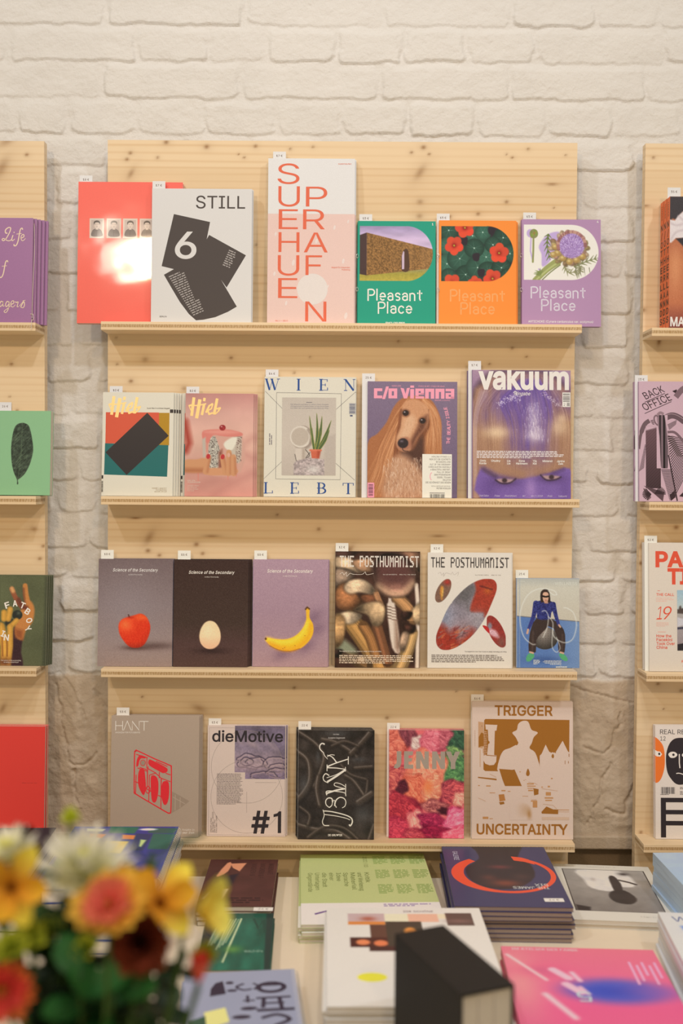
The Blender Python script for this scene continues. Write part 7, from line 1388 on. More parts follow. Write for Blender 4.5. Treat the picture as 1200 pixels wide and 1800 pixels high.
@art('R2', 2, (1123, 671, 1272, 881))
def office(p):
    k = (58, 44, 50); g = (126, 106, 116); l = (204, 180, 196)
    p.rect_(738, 185, 1640, 1449, l)
    def stripes(quad, n, col, duty=.5):
        a, b, c_, d = [np.array(q, float) for q in quad]
        P, Fc = [], []
        for i in range(n):
            for t in (i / n, (i + duty) / n):
                P += [tuple(a + (d - a) * t), tuple(b + (c_ - b) * t)]
            m = len(P); Fc.append((m - 4, m - 3, m - 1, m - 2))
        p._add(P, Fc, col)
    for t, x, y, wd in (('BACK', 800, 384, 236), ('OFFICE', 796, 500, 320)): p.text(t, x, y, 78, k, rot=-22, width=wd, bold=.006, shear=-.25)
    p.text('3', 1124, 358, 76, k, rot=-22, shear=-.25, bold=.006); p.stroke([(800, 408), (1014, 312)], 7, k); p.stroke([(800, 526), (1084, 398)], 7, k)
    p.stroke(smooth([(1130, 350), (1200, 270), (1300, 220)], 4, False), 60, g); p.stroke(smooth([(735, 900), (760, 740), (800, 640), (850, 600)], 5, False), [30] * 6 + [46] * 10, (110, 92, 100)); p.stroke(smooth([(1000, 580), (1080, 545), (1150, 560), (1220, 610)], 4, False), 64, (104, 86, 96)); p.stroke(smooth([(1010, 545), (1080, 528), (1150, 545), (1220, 590)], 4, False), 6, (170, 150, 160))
    c = Cv(810, 655, 968, 1310, 'R2', 1.1, (96, 74, 82)); c.C *= (1.15 - .45 * (c.Y - 655) / 655 + .08 * np.sin((c.X + c.Y) / 5))[..., None]; c.poly([(810, 655), (968, 655), (810, 706)], l); p.canvas(c); p.stroke([(812, 704), (966, 664)], 8, (150, 130, 140))
    stripes([(1030, 740), (1110, 780), (1300, 1180), (1070, 1180)], 1, (150, 132, 140)); stripes([(1032, 770), (1250, 1180), (1250, 1480), (1140, 1400)], 1, l); stripes([(1040, 760), (1095, 760), (1260, 1130), (1120, 1400)], 24, k); stripes([(1095, 760), (1230, 790), (1320, 1000), (1260, 1130)], 18, (70, 54, 62))
    stripes([(970, 1110), (1070, 1110), (1140, 1400), (1060, 1440)], 26, k); stripes([(800, 850), (815, 860), (790, 1100), (735, 1140)], 22, k); 
    c = Cv(925, 540, 1042, 1100, 'R2', 1.1, l); q = np.clip((c.X - 930) / 108, 0, 1); tone = 120 + 60 * np.sin(q * 16) - 60 * q; mk, sl = c.m_poly(smooth([(930, 600), (940, 520), (975, 505), (1005, 530), (1035, 740), (1042, 1080), (1000, 1100), (970, 1080), (955, 760)], 4)); c.mix(mk, np.stack([tone[sl] * .95, tone[sl] * .82, tone[sl] * .9], -1), sl); p.canvas(c)
    p.stroke(smooth([(940, 560), (920, 545), (900, 570), (910, 620), (940, 650)], 4, False), 16, g); p.stroke(smooth([(935, 540), (965, 515), (1000, 530)], 4, False), 26, (150, 130, 140))
    p.stroke(smooth([(1040, 720), (1110, 720), (1170, 770), (1230, 850)], 4, False), 26, (120, 100, 110)); p.stroke([(1050, 960), (1075, 1100), (1140, 1440)], 14, k); stripes([(1040, 640), (1140, 590), (1130, 640), (1060, 700)], 7, k); stripes([(860, 600), (890, 590), (905, 650), (880, 640)], 4, k)
    p.poly([(786, 1282), (1004, 1350), (988, 1446), (900, 1370)], (92, 74, 82)); stripes([(780, 1310), (830, 1440), (900, 1370), (866, 1330)], 1, (120, 100, 108))
    for i in range(9): a = math.radians(120 + i * 14); p.stroke([(864, 1372), (864 + 92 * math.cos(a), 1372 - 70 * math.sin(a) * -1)], 7, k, w1=10)
    for i in range(8): a = math.radians(-60 + i * 9); p.stroke([(900, 1365), (900 + 118 * math.cos(a), 1365 + 90 * math.sin(a))], 6, k, w1=8)
    p.poly([(1060, 1380), (1110, 1330), (1120, 1400), (1074, 1440)], k); p.poly([(1160, 1390), (1220, 1330), (1220, 1400)], k)

@art('R3', 3, (1141, 955, 1293, 1177))
def pastime(p):
    r = (226, 84, 58)
    p.text('PAS', 555, 455, 150, r, width=430, bold=.045); p.text('TIME', 682, 632, 150, r, width=520, bold=.045); p.text('THE CALL', 562, 760, 27, r, width=190, bold=.022); p.lines(560, 780, 752, 828, 3, (236, 176, 156), fill=.4)
    p.text('1', 568, 1004, 134, r, width=52, shear=.2, bold=-.008); p.stroke([(560, 1002), (608, 1002)], 6, r); p.text('9', 636, 1004, 134, r, width=88, shear=.2, bold=-.004); p.stroke([(575, 708), (602, 708)], 4, r)
    p.lines(560, 1036, 712, 1084, 4, (236, 176, 156), fill=.4); p.stroke([(575, 1134), (662, 1134)], 4, (236, 150, 130))
    for i, (t, wd) in enumerate((('How the', 158), ('Facekini', 166), ('Took Over', 194), ('China', 114))): p.text(t, 562, 1189 + 39.5 * i, 29, r, width=wd, bold=.016)
    c = Cv(782, 700, 900, 1326, 'R3', 1.2, (150, 176, 188)); c.vgrad([(700, (160, 184, 194)), (880, (190, 196, 190)), (940, (176, 164, 156)), (1326, (150, 130, 130))]); c.poly([(782, 900), (800, 895), (805, 870), (820, 860), (830, 890), (900, 870), (900, 950), (782, 940)], (84, 70, 64), soft=3); c.poly([(782, 980), (860, 1000), (900, 980), (900, 1050), (782, 1080)], (206, 196, 196), soft=3); c.poly([(782, 1085), (900, 1075), (900, 1100), (782, 1108)], (70, 66, 80)); c.poly([(782, 1260), (900, 1240), (900, 1326), (782, 1326)], (46, 42, 44)); c.fin(5); p.canvas(c)
    p.text('Post', 826, 1450, 24, r, bold=.02); p.text('1/2', 836, 1490, 10, r)

@art('R4', 4, (1152, 1276, 1293, 1471))
def faces(p):
    k = (46, 38, 40); w = (224, 206, 190)
    p.text('REAL REVIEW', 604, 305, 47, k, width=440, bold=.004); p.text('12', 606, 372, 43, k, width=56)
    p.poly([(549, 338)] + smooth([(560, 340), (600, 375), (636, 430), (652, 520), (650, 640), (624, 742), (590, 796), (562, 810)], 4, False) + [(549, 806)], (240, 108, 40)); p.poly([(549, 470), (570, 482), (606, 488), (624, 514), (606, 538), (568, 536), (549, 524)], w); p.ell(594, 510, 11, 13, k)
    p.poly(smooth([(820, 342), (750, 356), (700, 410), (670, 500), (665, 600), (680, 700), (720, 770), (770, 818), (830, 826), (900, 800), (950, 700), (960, 560), (930, 420), (880, 354)], 4), k); p.poly(smooth([(690, 514), (716, 490), (760, 490), (786, 518), (760, 546), (714, 548)], 4), w); p.ell(744, 518, 13, 13, k)
    p.poly(smooth([(834, 516), (870, 490), (910, 500), (920, 520), (880, 546), (846, 540)], 4), w); p.ell(872, 518, 12, 12, k); p.stroke([(806, 510), (806, 600), (812, 656)], 11, w); p.stroke(smooth([(772, 712), (800, 708), (840, 718), (870, 740)], 4, False), 9, w)
    p.barcode(612, 852, 756, 922, k); p.lines(604, 926, 756, 936, 1, k); p.lines(812, 852, 900, 878, 2, k, fill=.4); p.lines(812, 896, 900, 936, 3, k, fill=.4)
    p.rects([(608, 962, 662, 1370), (608, 962, 960, 1008), (662, 1087, 960, 1132), (662, 1200, 960, 1246)], k)
# ------------------------------------------------------------------ the magazines and books on the ledges
def price_tag(px, py, text, z, Yc, lean, top_h, label, row):
    """white paper strip standing behind a magazine, its price printed on the part that shows"""
    w = 0.0255 if text != '' else 0.02
    pr = Print((0, 0, 100, 100 * top_h / w), 'PX', row); k = 100 / w
    ty = 0.0105 * k
    pr.text(text, 50, ty, 0.0042 * k, (120, 96, 82), align='c', bold=0.01)
    t = thing('price_tag', label, 'price tag', group='white price tags above the magazines')
    print_mesh('card', pr, w, top_h, 0.0003, ink((232, 222, 210), row), [M_MATTE], t, thick=0.0003)
    t.location = (at_y(px, py, Yc).x, Yc, z); t.rotation_euler = (-lean, 0, 0)
    return t
BASE = dict(red_portraits=(250, 96, 80), still=(238, 230, 218), tall_letters=(241, 231, 220), hedge=(32, 150, 118), nasturtium=(255, 142, 58), artichoke=(182, 140, 170), rectangles=(240, 230, 208), cake=(226, 166, 156), wien=(242, 232, 210),
            dog=(126, 106, 126), fringe=(140, 112, 136), apple=(120, 106, 114), egg=(60, 46, 44), banana=(140, 114, 148), mushrooms=(70, 44, 34), ellipses=(228, 212, 190), wellness=(150, 160, 180), hant=(160, 142, 128), motive=(208, 189, 174), dark_roots=(44, 36, 32),
            cabbage=(196, 80, 84), ochre=(208, 185, 170), script=(152, 104, 164), leaf_print=(140, 200, 148), hands=(92, 92, 62), plain_red=(202, 56, 46), orange_body=(240, 110, 60), office=(206, 182, 198), pastime=(224, 204, 184), faces=(214, 196, 180))
ORD = ['second', 'third', 'fourth', 'fifth', 'sixth']
def shelf_stack(key, unit, row, cat, label, short, t=0.005, mat=None, n=1, step=(0, 0), lean=4.0, tag_=None, tag_label='', pages=None, spine=None, back_first=None, name=None, group=None, off=0.0, gap=0.0011):
    """n copies leaning on the board; the front one is placed so that its cover fills the photo rectangle"""
    run, rect, arow = ART[key]; pr = run(); x0, y0, x1, y1 = rect
    z = UNITS[unit][2][row - 1] + 0.0003; a = math.radians(lean); pitch = (t + gap) / math.cos(a)
    h = 0.22
    for _ in range(8):
        Yb = DB - 0.003 - off - h * math.sin(a) - (n - 1) * pitch          # back-bottom edge of the front copy
        Yf = Yb - t
        w = at_y(x1, y1, Yf).x - at_y(x0, y1, Yf).x
        cx = (at_y(x1, y1, Yf).x + at_y(x0, y1, Yf).x) / 2
        top = proj((cx, Yf + h * math.sin(a), z + h * math.cos(a)))[1]; bot = proj((cx, Yf, z))[1]
        h *= 1 + (top - y0) / (bot - y0 + 1e-6) if abs(bot - y0) > 1 else 1
    name = name or ('magazine' if cat == 'magazine' else 'book' if cat == 'book' else cat)
    grp = group or None
    root = make_pub(name, label, cat, w, h, t, ink(np.array(BASE[key]) * pr.tint, arow), pr, mat, pages, spine if spine is None else ink(spine, arow), group=grp)
    root.location = (cx, Yb, z); root.rotation_euler = (-a, 0, 0)
    px = DB / FPX
    for i in range(1, n):
        lab = f'{ORD[i-1] if n > 2 else "second"} copy of the {short}, ' + (f'directly behind the front one' if i == 1 else ('hindmost, against the board' if i == n - 1 else f'{i} places behind the front one'))
        lab = lab.replace('2 places', 'two places').replace('3 places', 'three places')
        c = dup(root, lab); c.location = (cx + step[0] * i * px, Yb + i * pitch, z)
        if grp is None: root['group'] = c['group'] = f'copies of the {short}'
        else: c['group'] = grp
    if tag_:
        tx, ty, txt = tag_                                            # centre x and top y of the tag in the photo
        Yc = Yb + 0.00045
        th = h
        for _ in range(5):
            q = proj((cx, Yc + th * math.sin(a), z + th * math.cos(a)))[1]; th += (q - ty) * px
        price_tag(tx, ty, txt, z, Yc, a, th, tag_label, row)
    return root

def wire_rings(root, h, t, fr=(0.34, 0.66), x=0.0):
    for z in fr:
        P = [(x - 0.0022 * math.cos(q) - 0.001, -t - 0.0006 + 0.0014 * math.sin(q), z * h + 0.0042 * math.sin(q)) for q in np.linspace(0, 2 * math.pi, 17)]
        MB().tube(P, 0.00045, 6, (0.8, 0.78, 0.74)).build('binding_ring', M_STEEL, root, smooth=True)
M_STEEL = plain('wire_steel', (0.72, 0.70, 0.66), 0.3, 0.9)
def dims(root):
    f = [c for c in root.children if c.name.startswith('front_cover')][0]
    return f.dimensions.x, f.dimensions.z

# top ledge
shelf_stack('red_portraits', 'C', 1, 'book', 'shrink-wrapped red book with four small portraits, overhanging the left end of the top ledge', 'red book', t=0.012, mat=M_WRAP, lean=3.0,
            tag_=(148, 309, '18 €'), tag_label='price tag above the shrink-wrapped red book on the top ledge')
shelf_stack('still', 'C', 1, 'magazine', 'white magazine with a big white 6 on a torn dark grey shape', 'white magazine with the big 6', t=0.0055, n=2, step=(1.8, 0), lean=3.0, mat=M_MATTE, off=0.0150,
            tag_=(277, 319, '17 €'), tag_label='price tag on top of the white magazine with the big 6')
shelf_stack('tall_letters', 'C', 1, 'book', 'tall white and pink book with orange letters in two columns', 'tall white and pink book', t=0.007, n=2, step=(2.4, 0), lean=3.5, mat=M_MATTE,
            tag_=(490, 267, '17 €'), tag_label='price tag above the tall white and pink book')
for key, nm, x, tx, st, n in (('hedge', 'green booklet with a clipped hedge', 628, 643, -0.5, 3), ('nasturtium', 'orange booklet with red flowers', 771, 780, 2.4, 3), ('artichoke', 'purple booklet with an artichoke', 917, 933, -0.4, 2)):
    extra = {'hedge': ' and an arched opening', 'nasturtium': ' among dark green leaves', 'artichoke': ' in bloom, overhanging the right end of the top ledge'}[key]
    run, rect, _ = ART[key]
    before = set(bpy.data.objects)
    r = shelf_stack(key, 'C', 1, 'booklet', nm + extra, nm, t=0.0055, n=n, step=(st, 0), lean=4.0, mat=M_MATTE, tag_=(tx, rect[1] - 12, '13 €'), tag_label=f'price tag above the {nm}')
    w_, h_ = dims(r)
    wire_rings(r, h_, 0.0055, x=-w_ / 2)
# second ledge
RECT_ = shelf_stack('rectangles', 'C', 2, 'magazine', 'white magazine with a tilted black block on red, mustard and teal', 'magazine with the black block', t=0.0045, n=4, step=(3.6, 0), lean=4.5, pages=M_PAGES_GREY,
            tag_=(201, 679, '10 €'), tag_label='price tag above the magazine with the tilted black block')
shelf_stack('cake', 'C', 2, 'magazine', 'pink magazine with a hand crushing an iced cake under a cherry', 'pink cake magazine', t=0.0045, n=3, step=(3.0, 0), lean=4.0, pages=M_PAGES_GREY, off=0.0058,
            tag_=(337, 680, '10 €'), tag_label='price tag above the pink cake magazine')
rc = dup(RECT_, 'copy of the magazine with the black block, peeking out left behind the pink cake magazine')
_w, _h = dims(RECT_); rc.rotation_euler = (-math.radians(4.0), 0, 0); rc.location = (0, DB - 0.003 - _h * math.sin(math.radians(4.0)), UNITS['C'][2][1] + 0.0003)
rc.location.x = at_y(317.5, 870, rc.location.y - 0.0045).x + _w / 2
shelf_stack('wien', 'C', 2, 'magazine', 'cream magazine with blue serif capitals around a photo of a potted plant', 'cream magazine with blue capitals', t=0.006, n=2, step=(1.2, 0), lean=4.0, mat=M_MATTE,
            tag_=(477, 650, '14 €'), tag_label='price tag above the cream magazine with blue capitals')
shelf_stack('dog', 'C', 2, 'magazine', 'blue-violet magazine with a long-haired tan dog and pink title', 'long-haired dog magazine', t=0.0045, n=4, step=(-3.0, 0), lean=4.0,
            tag_=(648, 657, '25 €'), tag_label='price tag above the long-haired dog magazine')
shelf_stack('fringe', 'C', 2, 'magazine', 'large violet magazine with a blond and purple fringe over half-closed eyes', 'violet fringe magazine', t=0.0045, n=4, step=(-2.3, 0), lean=4.0,
            tag_=(836, 635, '17 €'), tag_label='price tag above the large violet fringe magazine')
# third ledge
shelf_stack('apple', 'C', 3, 'book', 'grey book with a red apple on its cover', 'grey apple book', t=0.006, n=3, step=(0.8, 0), lean=3.5, mat=M_MATTE, tag_=(186, 967, '18 €'), tag_label='price tag above the grey apple book')
shelf_stack('egg', 'C', 3, 'book', 'dark brown book with a white egg on its cover', 'dark brown egg book', t=0.006, n=3, step=(2.6, 0), lean=3.5, mat=M_MATTE, tag_=(322, 968, '18 €'), tag_label='price tag above the dark brown egg book')
shelf_stack('banana', 'C', 3, 'book', 'lilac book with a yellow banana on its cover', 'lilac banana book', t=0.006, n=2, step=(1.6, 0), lean=3.5, mat=M_MATTE, tag_=(457, 968, '18 €'), tag_label='price tag above the lilac banana book')
shelf_stack('mushrooms', 'C', 3, 'magazine', 'brown magazine crowded with mushrooms under a white pixel title', 'mushroom magazine', t=0.006, n=2, step=(0.9, -1), lean=4.0, tag_=(601, 955, '12 €'), tag_label='price tag above the mushroom magazine')
shelf_stack('ellipses', 'C', 3, 'magazine', 'white magazine with three slanted ovals of painting under a black pixel title', 'white magazine with slanted ovals', t=0.006, n=2, step=(2.6, 0), lean=4.0, mat=M_MATTE, tag_=(769, 957, '12 €'), tag_label='price tag above the white magazine with slanted ovals')
shelf_stack('wellness', 'C', 3, 'magazine', 'small blue and cream magazine with a person sitting on a grey ball', 'small magazine with a person on a ball', t=0.008, n=1, lean=4.0, mat=M_GLOSS, tag_=(919, 1002, '25 €'), tag_label='price tag above the small blue magazine with a person on a ball')
# bottom ledge
shelf_stack('hant', 'C', 4, 'magazine', 'grey magazine with a red model-kit frame on its cover', 'grey magazine with the red frame', t=0.006, n=3, step=(2.0, 0), lean=4.0, mat=M_MATTE, tag_=(213, 1244, '18 €'), tag_label='price tag above the grey magazine with the red frame')
shelf_stack('motive', 'C', 4, 'magazine', 'pale magazine with thin circles, a bluish picture and a large #1', 'pale magazine with #1', t=0.006, n=2, step=(3.2, 0), lean=4.0, mat=M_MATTE, tag_=(376, 1263, '13 €'), tag_label='price tag above the pale magazine with #1')
shelf_stack('dark_roots', 'C', 4, 'book', 'black book with dark shiny roots and cream lettering running up the cover', 'black root book', t=0.006, n=4, step=(-1.5, 0), lean=4.0, mat=M_GLOSS, tag_=(535, 1268, '22 €'), tag_label='price tag above the black root book')
shelf_stack('cabbage', 'C', 4, 'book', 'book with crumpled pink and green cabbage leaves and grey block letters', 'pink cabbage book', t=0.008, n=2, step=(0.2, 0), lean=4.0, mat=M_GLOSS, tag_=(692, 1271, '22 €'), tag_label='price tag above the pink cabbage book')
shelf_stack('ochre', 'C', 4, 'magazine', 'large pale magazine printed in ochre with a figure in a hat', 'large ochre magazine', t=0.007, n=2, step=(0.7, 0), lean=4.0, mat=M_MATTE, tag_=(841, 1221, '16 €'), tag_label='price tag above the large ochre magazine')
# board on the left
def zine_stack():
    r = shelf_stack('script', 'L', 1, 'zine', 'purple zine with cream script lettering, front of its stack', 'purple script zine', t=0.005, n=5, step=(5.0, 0), lean=4.0, mat=M_SATIN, spine=(120, 76, 136))
    w_, h_ = dims(r); rnd = random.Random(3)
    P = [(w_ / 2 + 0.002 + 0.0012 * math.sin(5 * q), -0.004 + 0.001 * math.sin(9 * q), h_ * (0.95 - 0.9 * q)) for q in np.linspace(0, 1, 24)]
    MB().tube(P, 0.0005, 6, (0.9, 0.84, 0.78)).build('binding_thread', M_THREAD, r, smooth=True)
    yf = DB - SH_D - r.location.y - 0.0012
    P = [(w_ / 2 - 0.002, -0.0056, 0.018), (w_ / 2 + 0.004, -0.0075, 0.0175), (w_ / 2 + 0.0065, -0.012, 0.010), (w_ / 2 + 0.006, yf * .6, 0.0042), (w_ / 2 + 0.006, yf, 0.0035), (w_ / 2 + 0.0055, yf - .001, -0.006), (w_ / 2 + 0.005, yf - .001, -0.016)]
    MB().tube([tuple(q) for q in (Vector(p) for p in P)], 0.0006, 6, (0.9, 0.84, 0.78)).build('loose_thread_end', M_THREAD, r, smooth=True)
M_THREAD = plain('cream_thread', (0.82, 0.74, 0.66), 0.7)
zine_stack()
shelf_stack('leaf_print', 'L', 2, 'book', 'mint green book with a dark pressed leaf on its cover', 'mint green leaf book', t=0.02, n=1, lean=3.5, mat=M_MATTE, tag_=(6, 707, '26 €'), tag_label='price tag above the mint green leaf book')
shelf_stack('hands', 'L', 3, 'magazine', 'dark olive magazine with raised fingers and hands on its cover', 'olive hand magazine', t=0.0045, n=4, step=(2.0, -1), lean=4.0, spine=(60, 40, 50))
shelf_stack('plain_red', 'L', 4, 'book', 'plain red book at the left edge of the photo', 'plain red book', t=0.009, n=2, step=(1.0, 0), lean=3.5, mat=M_MATTE)
# board on the right
def spine_books():
    r = shelf_stack('orange_body', 'R', 1, 'book', 'thick orange-spined book with bare skin and black cloth on its cover', 'orange-spined book', t=0.0175, n=3, step=(-0.6, 0), lean=1.2, mat=M_SATIN, spine=(240, 112, 62), tag_=(1186, 330, '35 €'), tag_label='price tag above the orange-spined book', gap=0.0006)
    w_, h_ = dims(r)
    # lettering on the spine
    for c in list(r.children):
        if c.name.startswith('spine'): bpy.data.objects.remove(c, do_unlink=True)
    t = 0.0175
    pr = Print((0, 0, 175, 1000 * h_ / 1.0 * 10), 'PX', 1); H = 1000 * h_ * 10; k = (40, 34, 36)
    pr.rect_(0, 0, 175, H, (240, 112, 62))
    pr.text('TENDER', 60, 0.03 * H, 62, k, rot=90, width=0.115 * H, bold=.01)
    for i, ch in enumerate('N/OTHERLANDS'): pr.text(ch, 87, (0.225 + 0.0665 * i) * H, 0.046 * H, k, align='c', width=128 if ch not in '/' else 90, bold=.03)
    s = print_mesh('spine', pr, t, h_, 0.0004, ink((240, 112, 62), 1), [M_SATIN, M_FOIL], r)
    s.rotation_euler = (0, 0, -math.pi / 2); s.location = (-w_ / 2, -t / 2, 0)
    return s
SP = spine_books()
for o in [q for q in scene.objects if q.parent is None]:
    if o.name.startswith('book') and o.get('group') == 'copies of the orange-spined book' and o is not SP.parent:
        for old in [c for c in o.children if c.name.startswith('spine')]: bpy.data.objects.remove(old, do_unlink=True)
        if True:
            c = SP.copy(); scene.collection.objects.link(c); c.parent = o
shelf_stack('office', 'R', 2, 'magazine', 'lilac magazine with striped leaves and a slanted underlined title', 'lilac striped magazine', t=0.006, n=3, step=(-2.6, 0), lean=4.0, mat=M_MATTE, spine=(170, 130, 150), tag_=(1131, 660, '23 €'), tag_label='price tag above the lilac striped magazine')
shelf_stack('pastime', 'R', 3, 'magazine', 'cream magazine with bold orange-red title and a rooftop photo', 'cream magazine with orange-red title', t=0.005, n=4, step=(-2.1, 0), lean=4.0, mat=M_MATTE, tag_=(1148, 942, '12 €'), tag_label='price tag above the cream magazine with orange-red title')
shelf_stack('faces', 'R', 4, 'magazine', 'white magazine with a black painted face beside half an orange one', 'white magazine with painted faces', t=0.006, n=2, step=(-0.6, 0), lean=4.0, mat=M_MATTE)
# ------------------------------------------------------------------ printed matter lying on the table (art drawn as it faces the camera)
def tart(W, H):
    def deco(fn):
        def run():
            pr = Print((0, 0, W, H), 'PX', 5); fn(pr); return pr
        return run
    return deco
@tart(300, 460)
def t_navy(p):
    r, d = (238, 78, 46), (44, 36, 42)
    c = Cv(0, 0, 300, 460, 'PX', .6, (60, 58, 88)); c.poly([(92, 0), (228, 0), (222, 60), (212, 110), (238, 150), (236, 250), (180, 330), (110, 340), (62, 290), (52, 200), (80, 150), (100, 110), (96, 50)], d, sm=3, soft=3)
    c.blob(150, 300, 40, 24, (150, 70, 50), .7); c.blob(110, 260, 20, 20, (120, 60, 50), .5); c.blob(150, 180, 30, 14, (140, 60, 60), .6); c.blob(200, 250, 22, 20, (90, 60, 56), .5); p.canvas(c)
    a = ell_pts(158, 232, 130, 130, 0, 60, -52, 232); p.stroke([(x, y) for x, y in a], [14] * 8 + [22, 30, 34, 34, 30, 24], r); p.poly([(240, 120), (222, 104), (192, 96), (196, 128), (224, 138), (252, 160)], r)
    p.text('THE JAMES', 262, 322, 16, (216, 210, 214), rot=180, width=96, align='l'); p.text('SIX', 262, 302, 16, (216, 210, 214), rot=180, width=36); p.text('GALERIE', 28, 60, 14, (190, 188, 204), rot=90, width=70)
@tart(320, 400)
def t_lime(p):
    g, dk = (187, 187, 122), (122, 126, 70)
    p.rect_(0, 0, 320, 292, g); p.rect_(0, 292, 320, 400, (226, 210, 204))
    for i, (t, L) in enumerate((('Gegenstände', 110), ('Unterlagen', 100), ('die Stadt', 84), ('einer', 46), ('Idee', 50), ('Sprache', 80), ('Material', 100), ('und Werkzeug', 106), ('Kritik', 60))): p.text(t, 18 + 17.5 * i, 120, 11, dk, rot=90, width=L, bold=.01)
    p.text('2022 / 03', 160, 20, 10, dk, rot=90, width=66)
    for i in range(3):
        for j, (a, b) in enumerate(((185, 222), (230, 270), (278, 318))): p.lines(a, 16 + 88 * i, b, 70 + 88 * i, 7, (140, 158, 84), seed=i * 3 + j, fill=.5)
    p.poly([(30, 345), (66, 326), (68, 332), (32, 352)], (116, 84, 130)); p.lines(190, 300, 312, 316, 2, (150, 120, 160), seed=4)
@tart(280, 380)
def t_collage(p):
    p.rect_(0, 0, 280, 380, (222, 208, 192)); c = Cv(36, 22, 262, 230, 'PX', .7, (222, 208, 192)); rect = lambda x0, y0, x1, y1, col, s=1.5: c.poly([(x0, y0), (x1, y0), (x1, y1), (x0, y1)], col, soft=s)
    rect(38, 26, 104, 62, (196, 164, 158)); c.blob(74, 50, 14, 10, (170, 84, 62), .9); rect(38, 62, 104, 76, (214, 128, 62)); rect(104, 28, 150, 64, (228, 214, 176)); rect(146, 28, 200, 64, (230, 170, 140)); rect(200, 28, 250, 50, (236, 206, 170)); rect(214, 24, 262, 80, (96, 72, 64)); c.blob(236, 60, 22, 8, (140, 100, 90), .7)
    rect(76, 76, 130, 168, (96, 62, 50)); rect(104, 62, 168, 180, (66, 58, 48)); c.blob(150, 140, 14, 30, (70, 96, 64), .8); c.ell(146, 106, 11, 18, (226, 140, 64), soft=4); rect(40, 130, 104, 170, (76, 38, 34)); c.ell(62, 150, 12, 11, (226, 130, 84), soft=3); c.ell(92, 154, 12, 12, (222, 120, 76), soft=3); rect(72, 166, 130, 186, (70, 40, 38)); c.line([(128, 190), (150, 200), (140, 214)], 4, (60, 50, 50), sm=3); p.canvas(c)
    p.poly(ell_pts(72, 282, 24, 16, 0, 28), (226, 212, 60)); p.text('DIE SCHÖNE', 140, 20, 7, (110, 80, 90), width=54, bold=.01); p.stroke(smooth([(130, 300), (150, 312), (146, 296), (166, 308)], 4, False), 3, (120, 104, 110))
@tart(300, 400)
def t_pink(p):
    c = Cv(0, 0, 300, 400, 'PX', .6, (236, 92, 122)); c.vgrad([(0, (240, 110, 128)), (160, (228, 100, 134)), (260, (234, 88, 130)), (400, (240, 92, 128))]); c.blob(20, 160, 40, 150, (244, 150, 140), .7)
    c.blob(190, 190, 92, 52, (70, 84, 178), 1.0, p=2); c.blob(190, 192, 60, 22, (44, 66, 170), .9); c.blob(260, 190, 60, 30, (150, 90, 160), .6); c.blob(60, 110, 60, 30, (196, 80, 120), .5); c.line([(8, 40), (70, 150)], 7, (250, 196, 190), soft=4); c.line([(60, 210), (100, 300)], 12, (250, 190, 190), soft=6)
    for x0, y0, x1, y1, w in ((88, 104, 112, 140, 18), (122, 116, 132, 150, 10), (104, 166, 126, 200, 18), (128, 178, 138, 205, 9)): c.line([(x0, y0), (x1, y1)], w, (250, 180, 190), soft=4)
    p.canvas(c)
    for i, L in enumerate((100, 70, 60, 84, 70)): p.stroke([(240 + 12 * i, 60 + 14 * (i % 2)), (240 + 12 * i, 60 + 14 * (i % 2) + L)], 5, (238, 160, 186))
    p.text('IM ATELIER DER FARBE', 20, 16, 9, (250, 200, 200), width=130, bold=.01); p.text('5', 142, 196, 40, (190, 196, 236), rot=180); p.text('N° 7', 250, 352, 24, (244, 150, 176), width=40)
@tart(300, 420)
def t_photo(p):
    p.rect_(0, 0, 300, 420, (218, 204, 184)); c = Cv(26, 40, 276, 356, 'PX', .7, (150, 138, 126)); c.vgrad([(40, (170, 158, 146)), (356, (128, 116, 106))])
    c.poly([(70, 44), (200, 44), (232, 120), (220, 170), (170, 176), (150, 210), (96, 190), (80, 120)], (226, 212, 198), soft=8, sm=3); c.poly([(160, 100), (178, 90), (188, 150), (180, 220), (160, 210)], (62, 52, 50), soft=4, sm=3); c.poly([(150, 210), (190, 200), (214, 260), (190, 300), (150, 290), (136, 250)], (58, 50, 48), soft=5, sm=3)
    c.line([(188, 120), (216, 136), (232, 150)], 10, (70, 60, 56), soft=4); c.blob(210, 70, 16, 12, (60, 52, 50), .9); c.blob(110, 120, 8, 14, (190, 172, 158), .8); c.poly([(30, 316), (70, 330), (66, 356), (30, 356)], (50, 42, 42), soft=6); c.tone(40, .1, 3); p.canvas(c)
    p.stroke([(26, 40), (276, 40), (276, 356), (26, 356)], 3, (80, 70, 66), closed=True); p.text('SAISON N° 4', 150, 20, 8, (190, 176, 160), align='c', width=90); p.text('Herbst', 200, 390, 9, (190, 176, 160), width=60)
@tart(240, 400)
def t_brown(p):
    c = Cv(0, 0, 240, 400, 'PX', .6, (84, 48, 42)); c.tone(60, .12, 3); c.poly([(36, 150), (62, 34), (78, 40), (72, 110), (50, 150)], (214, 140, 102), soft=3, sm=2); c.poly([(72, 40), (130, 34), (112, 110), (86, 80)], (214, 140, 102), soft=3); c.poly([(40, 170), (110, 130), (96, 230), (60, 250)], (46, 34, 42), soft=8); c.poly([(30, 270), (90, 260), (80, 340), (10, 340)], (206, 176, 138), soft=3); p.canvas(c)
    for i, L in enumerate((110, 130, 96)): p.text('MASKEN & FIGUREN'[:9 + i], 150 + 30 * i, 40, 18, (58, 34, 32), rot=90, width=L)
    p.lines(90, 330, 220, 380, 3, (56, 34, 32))
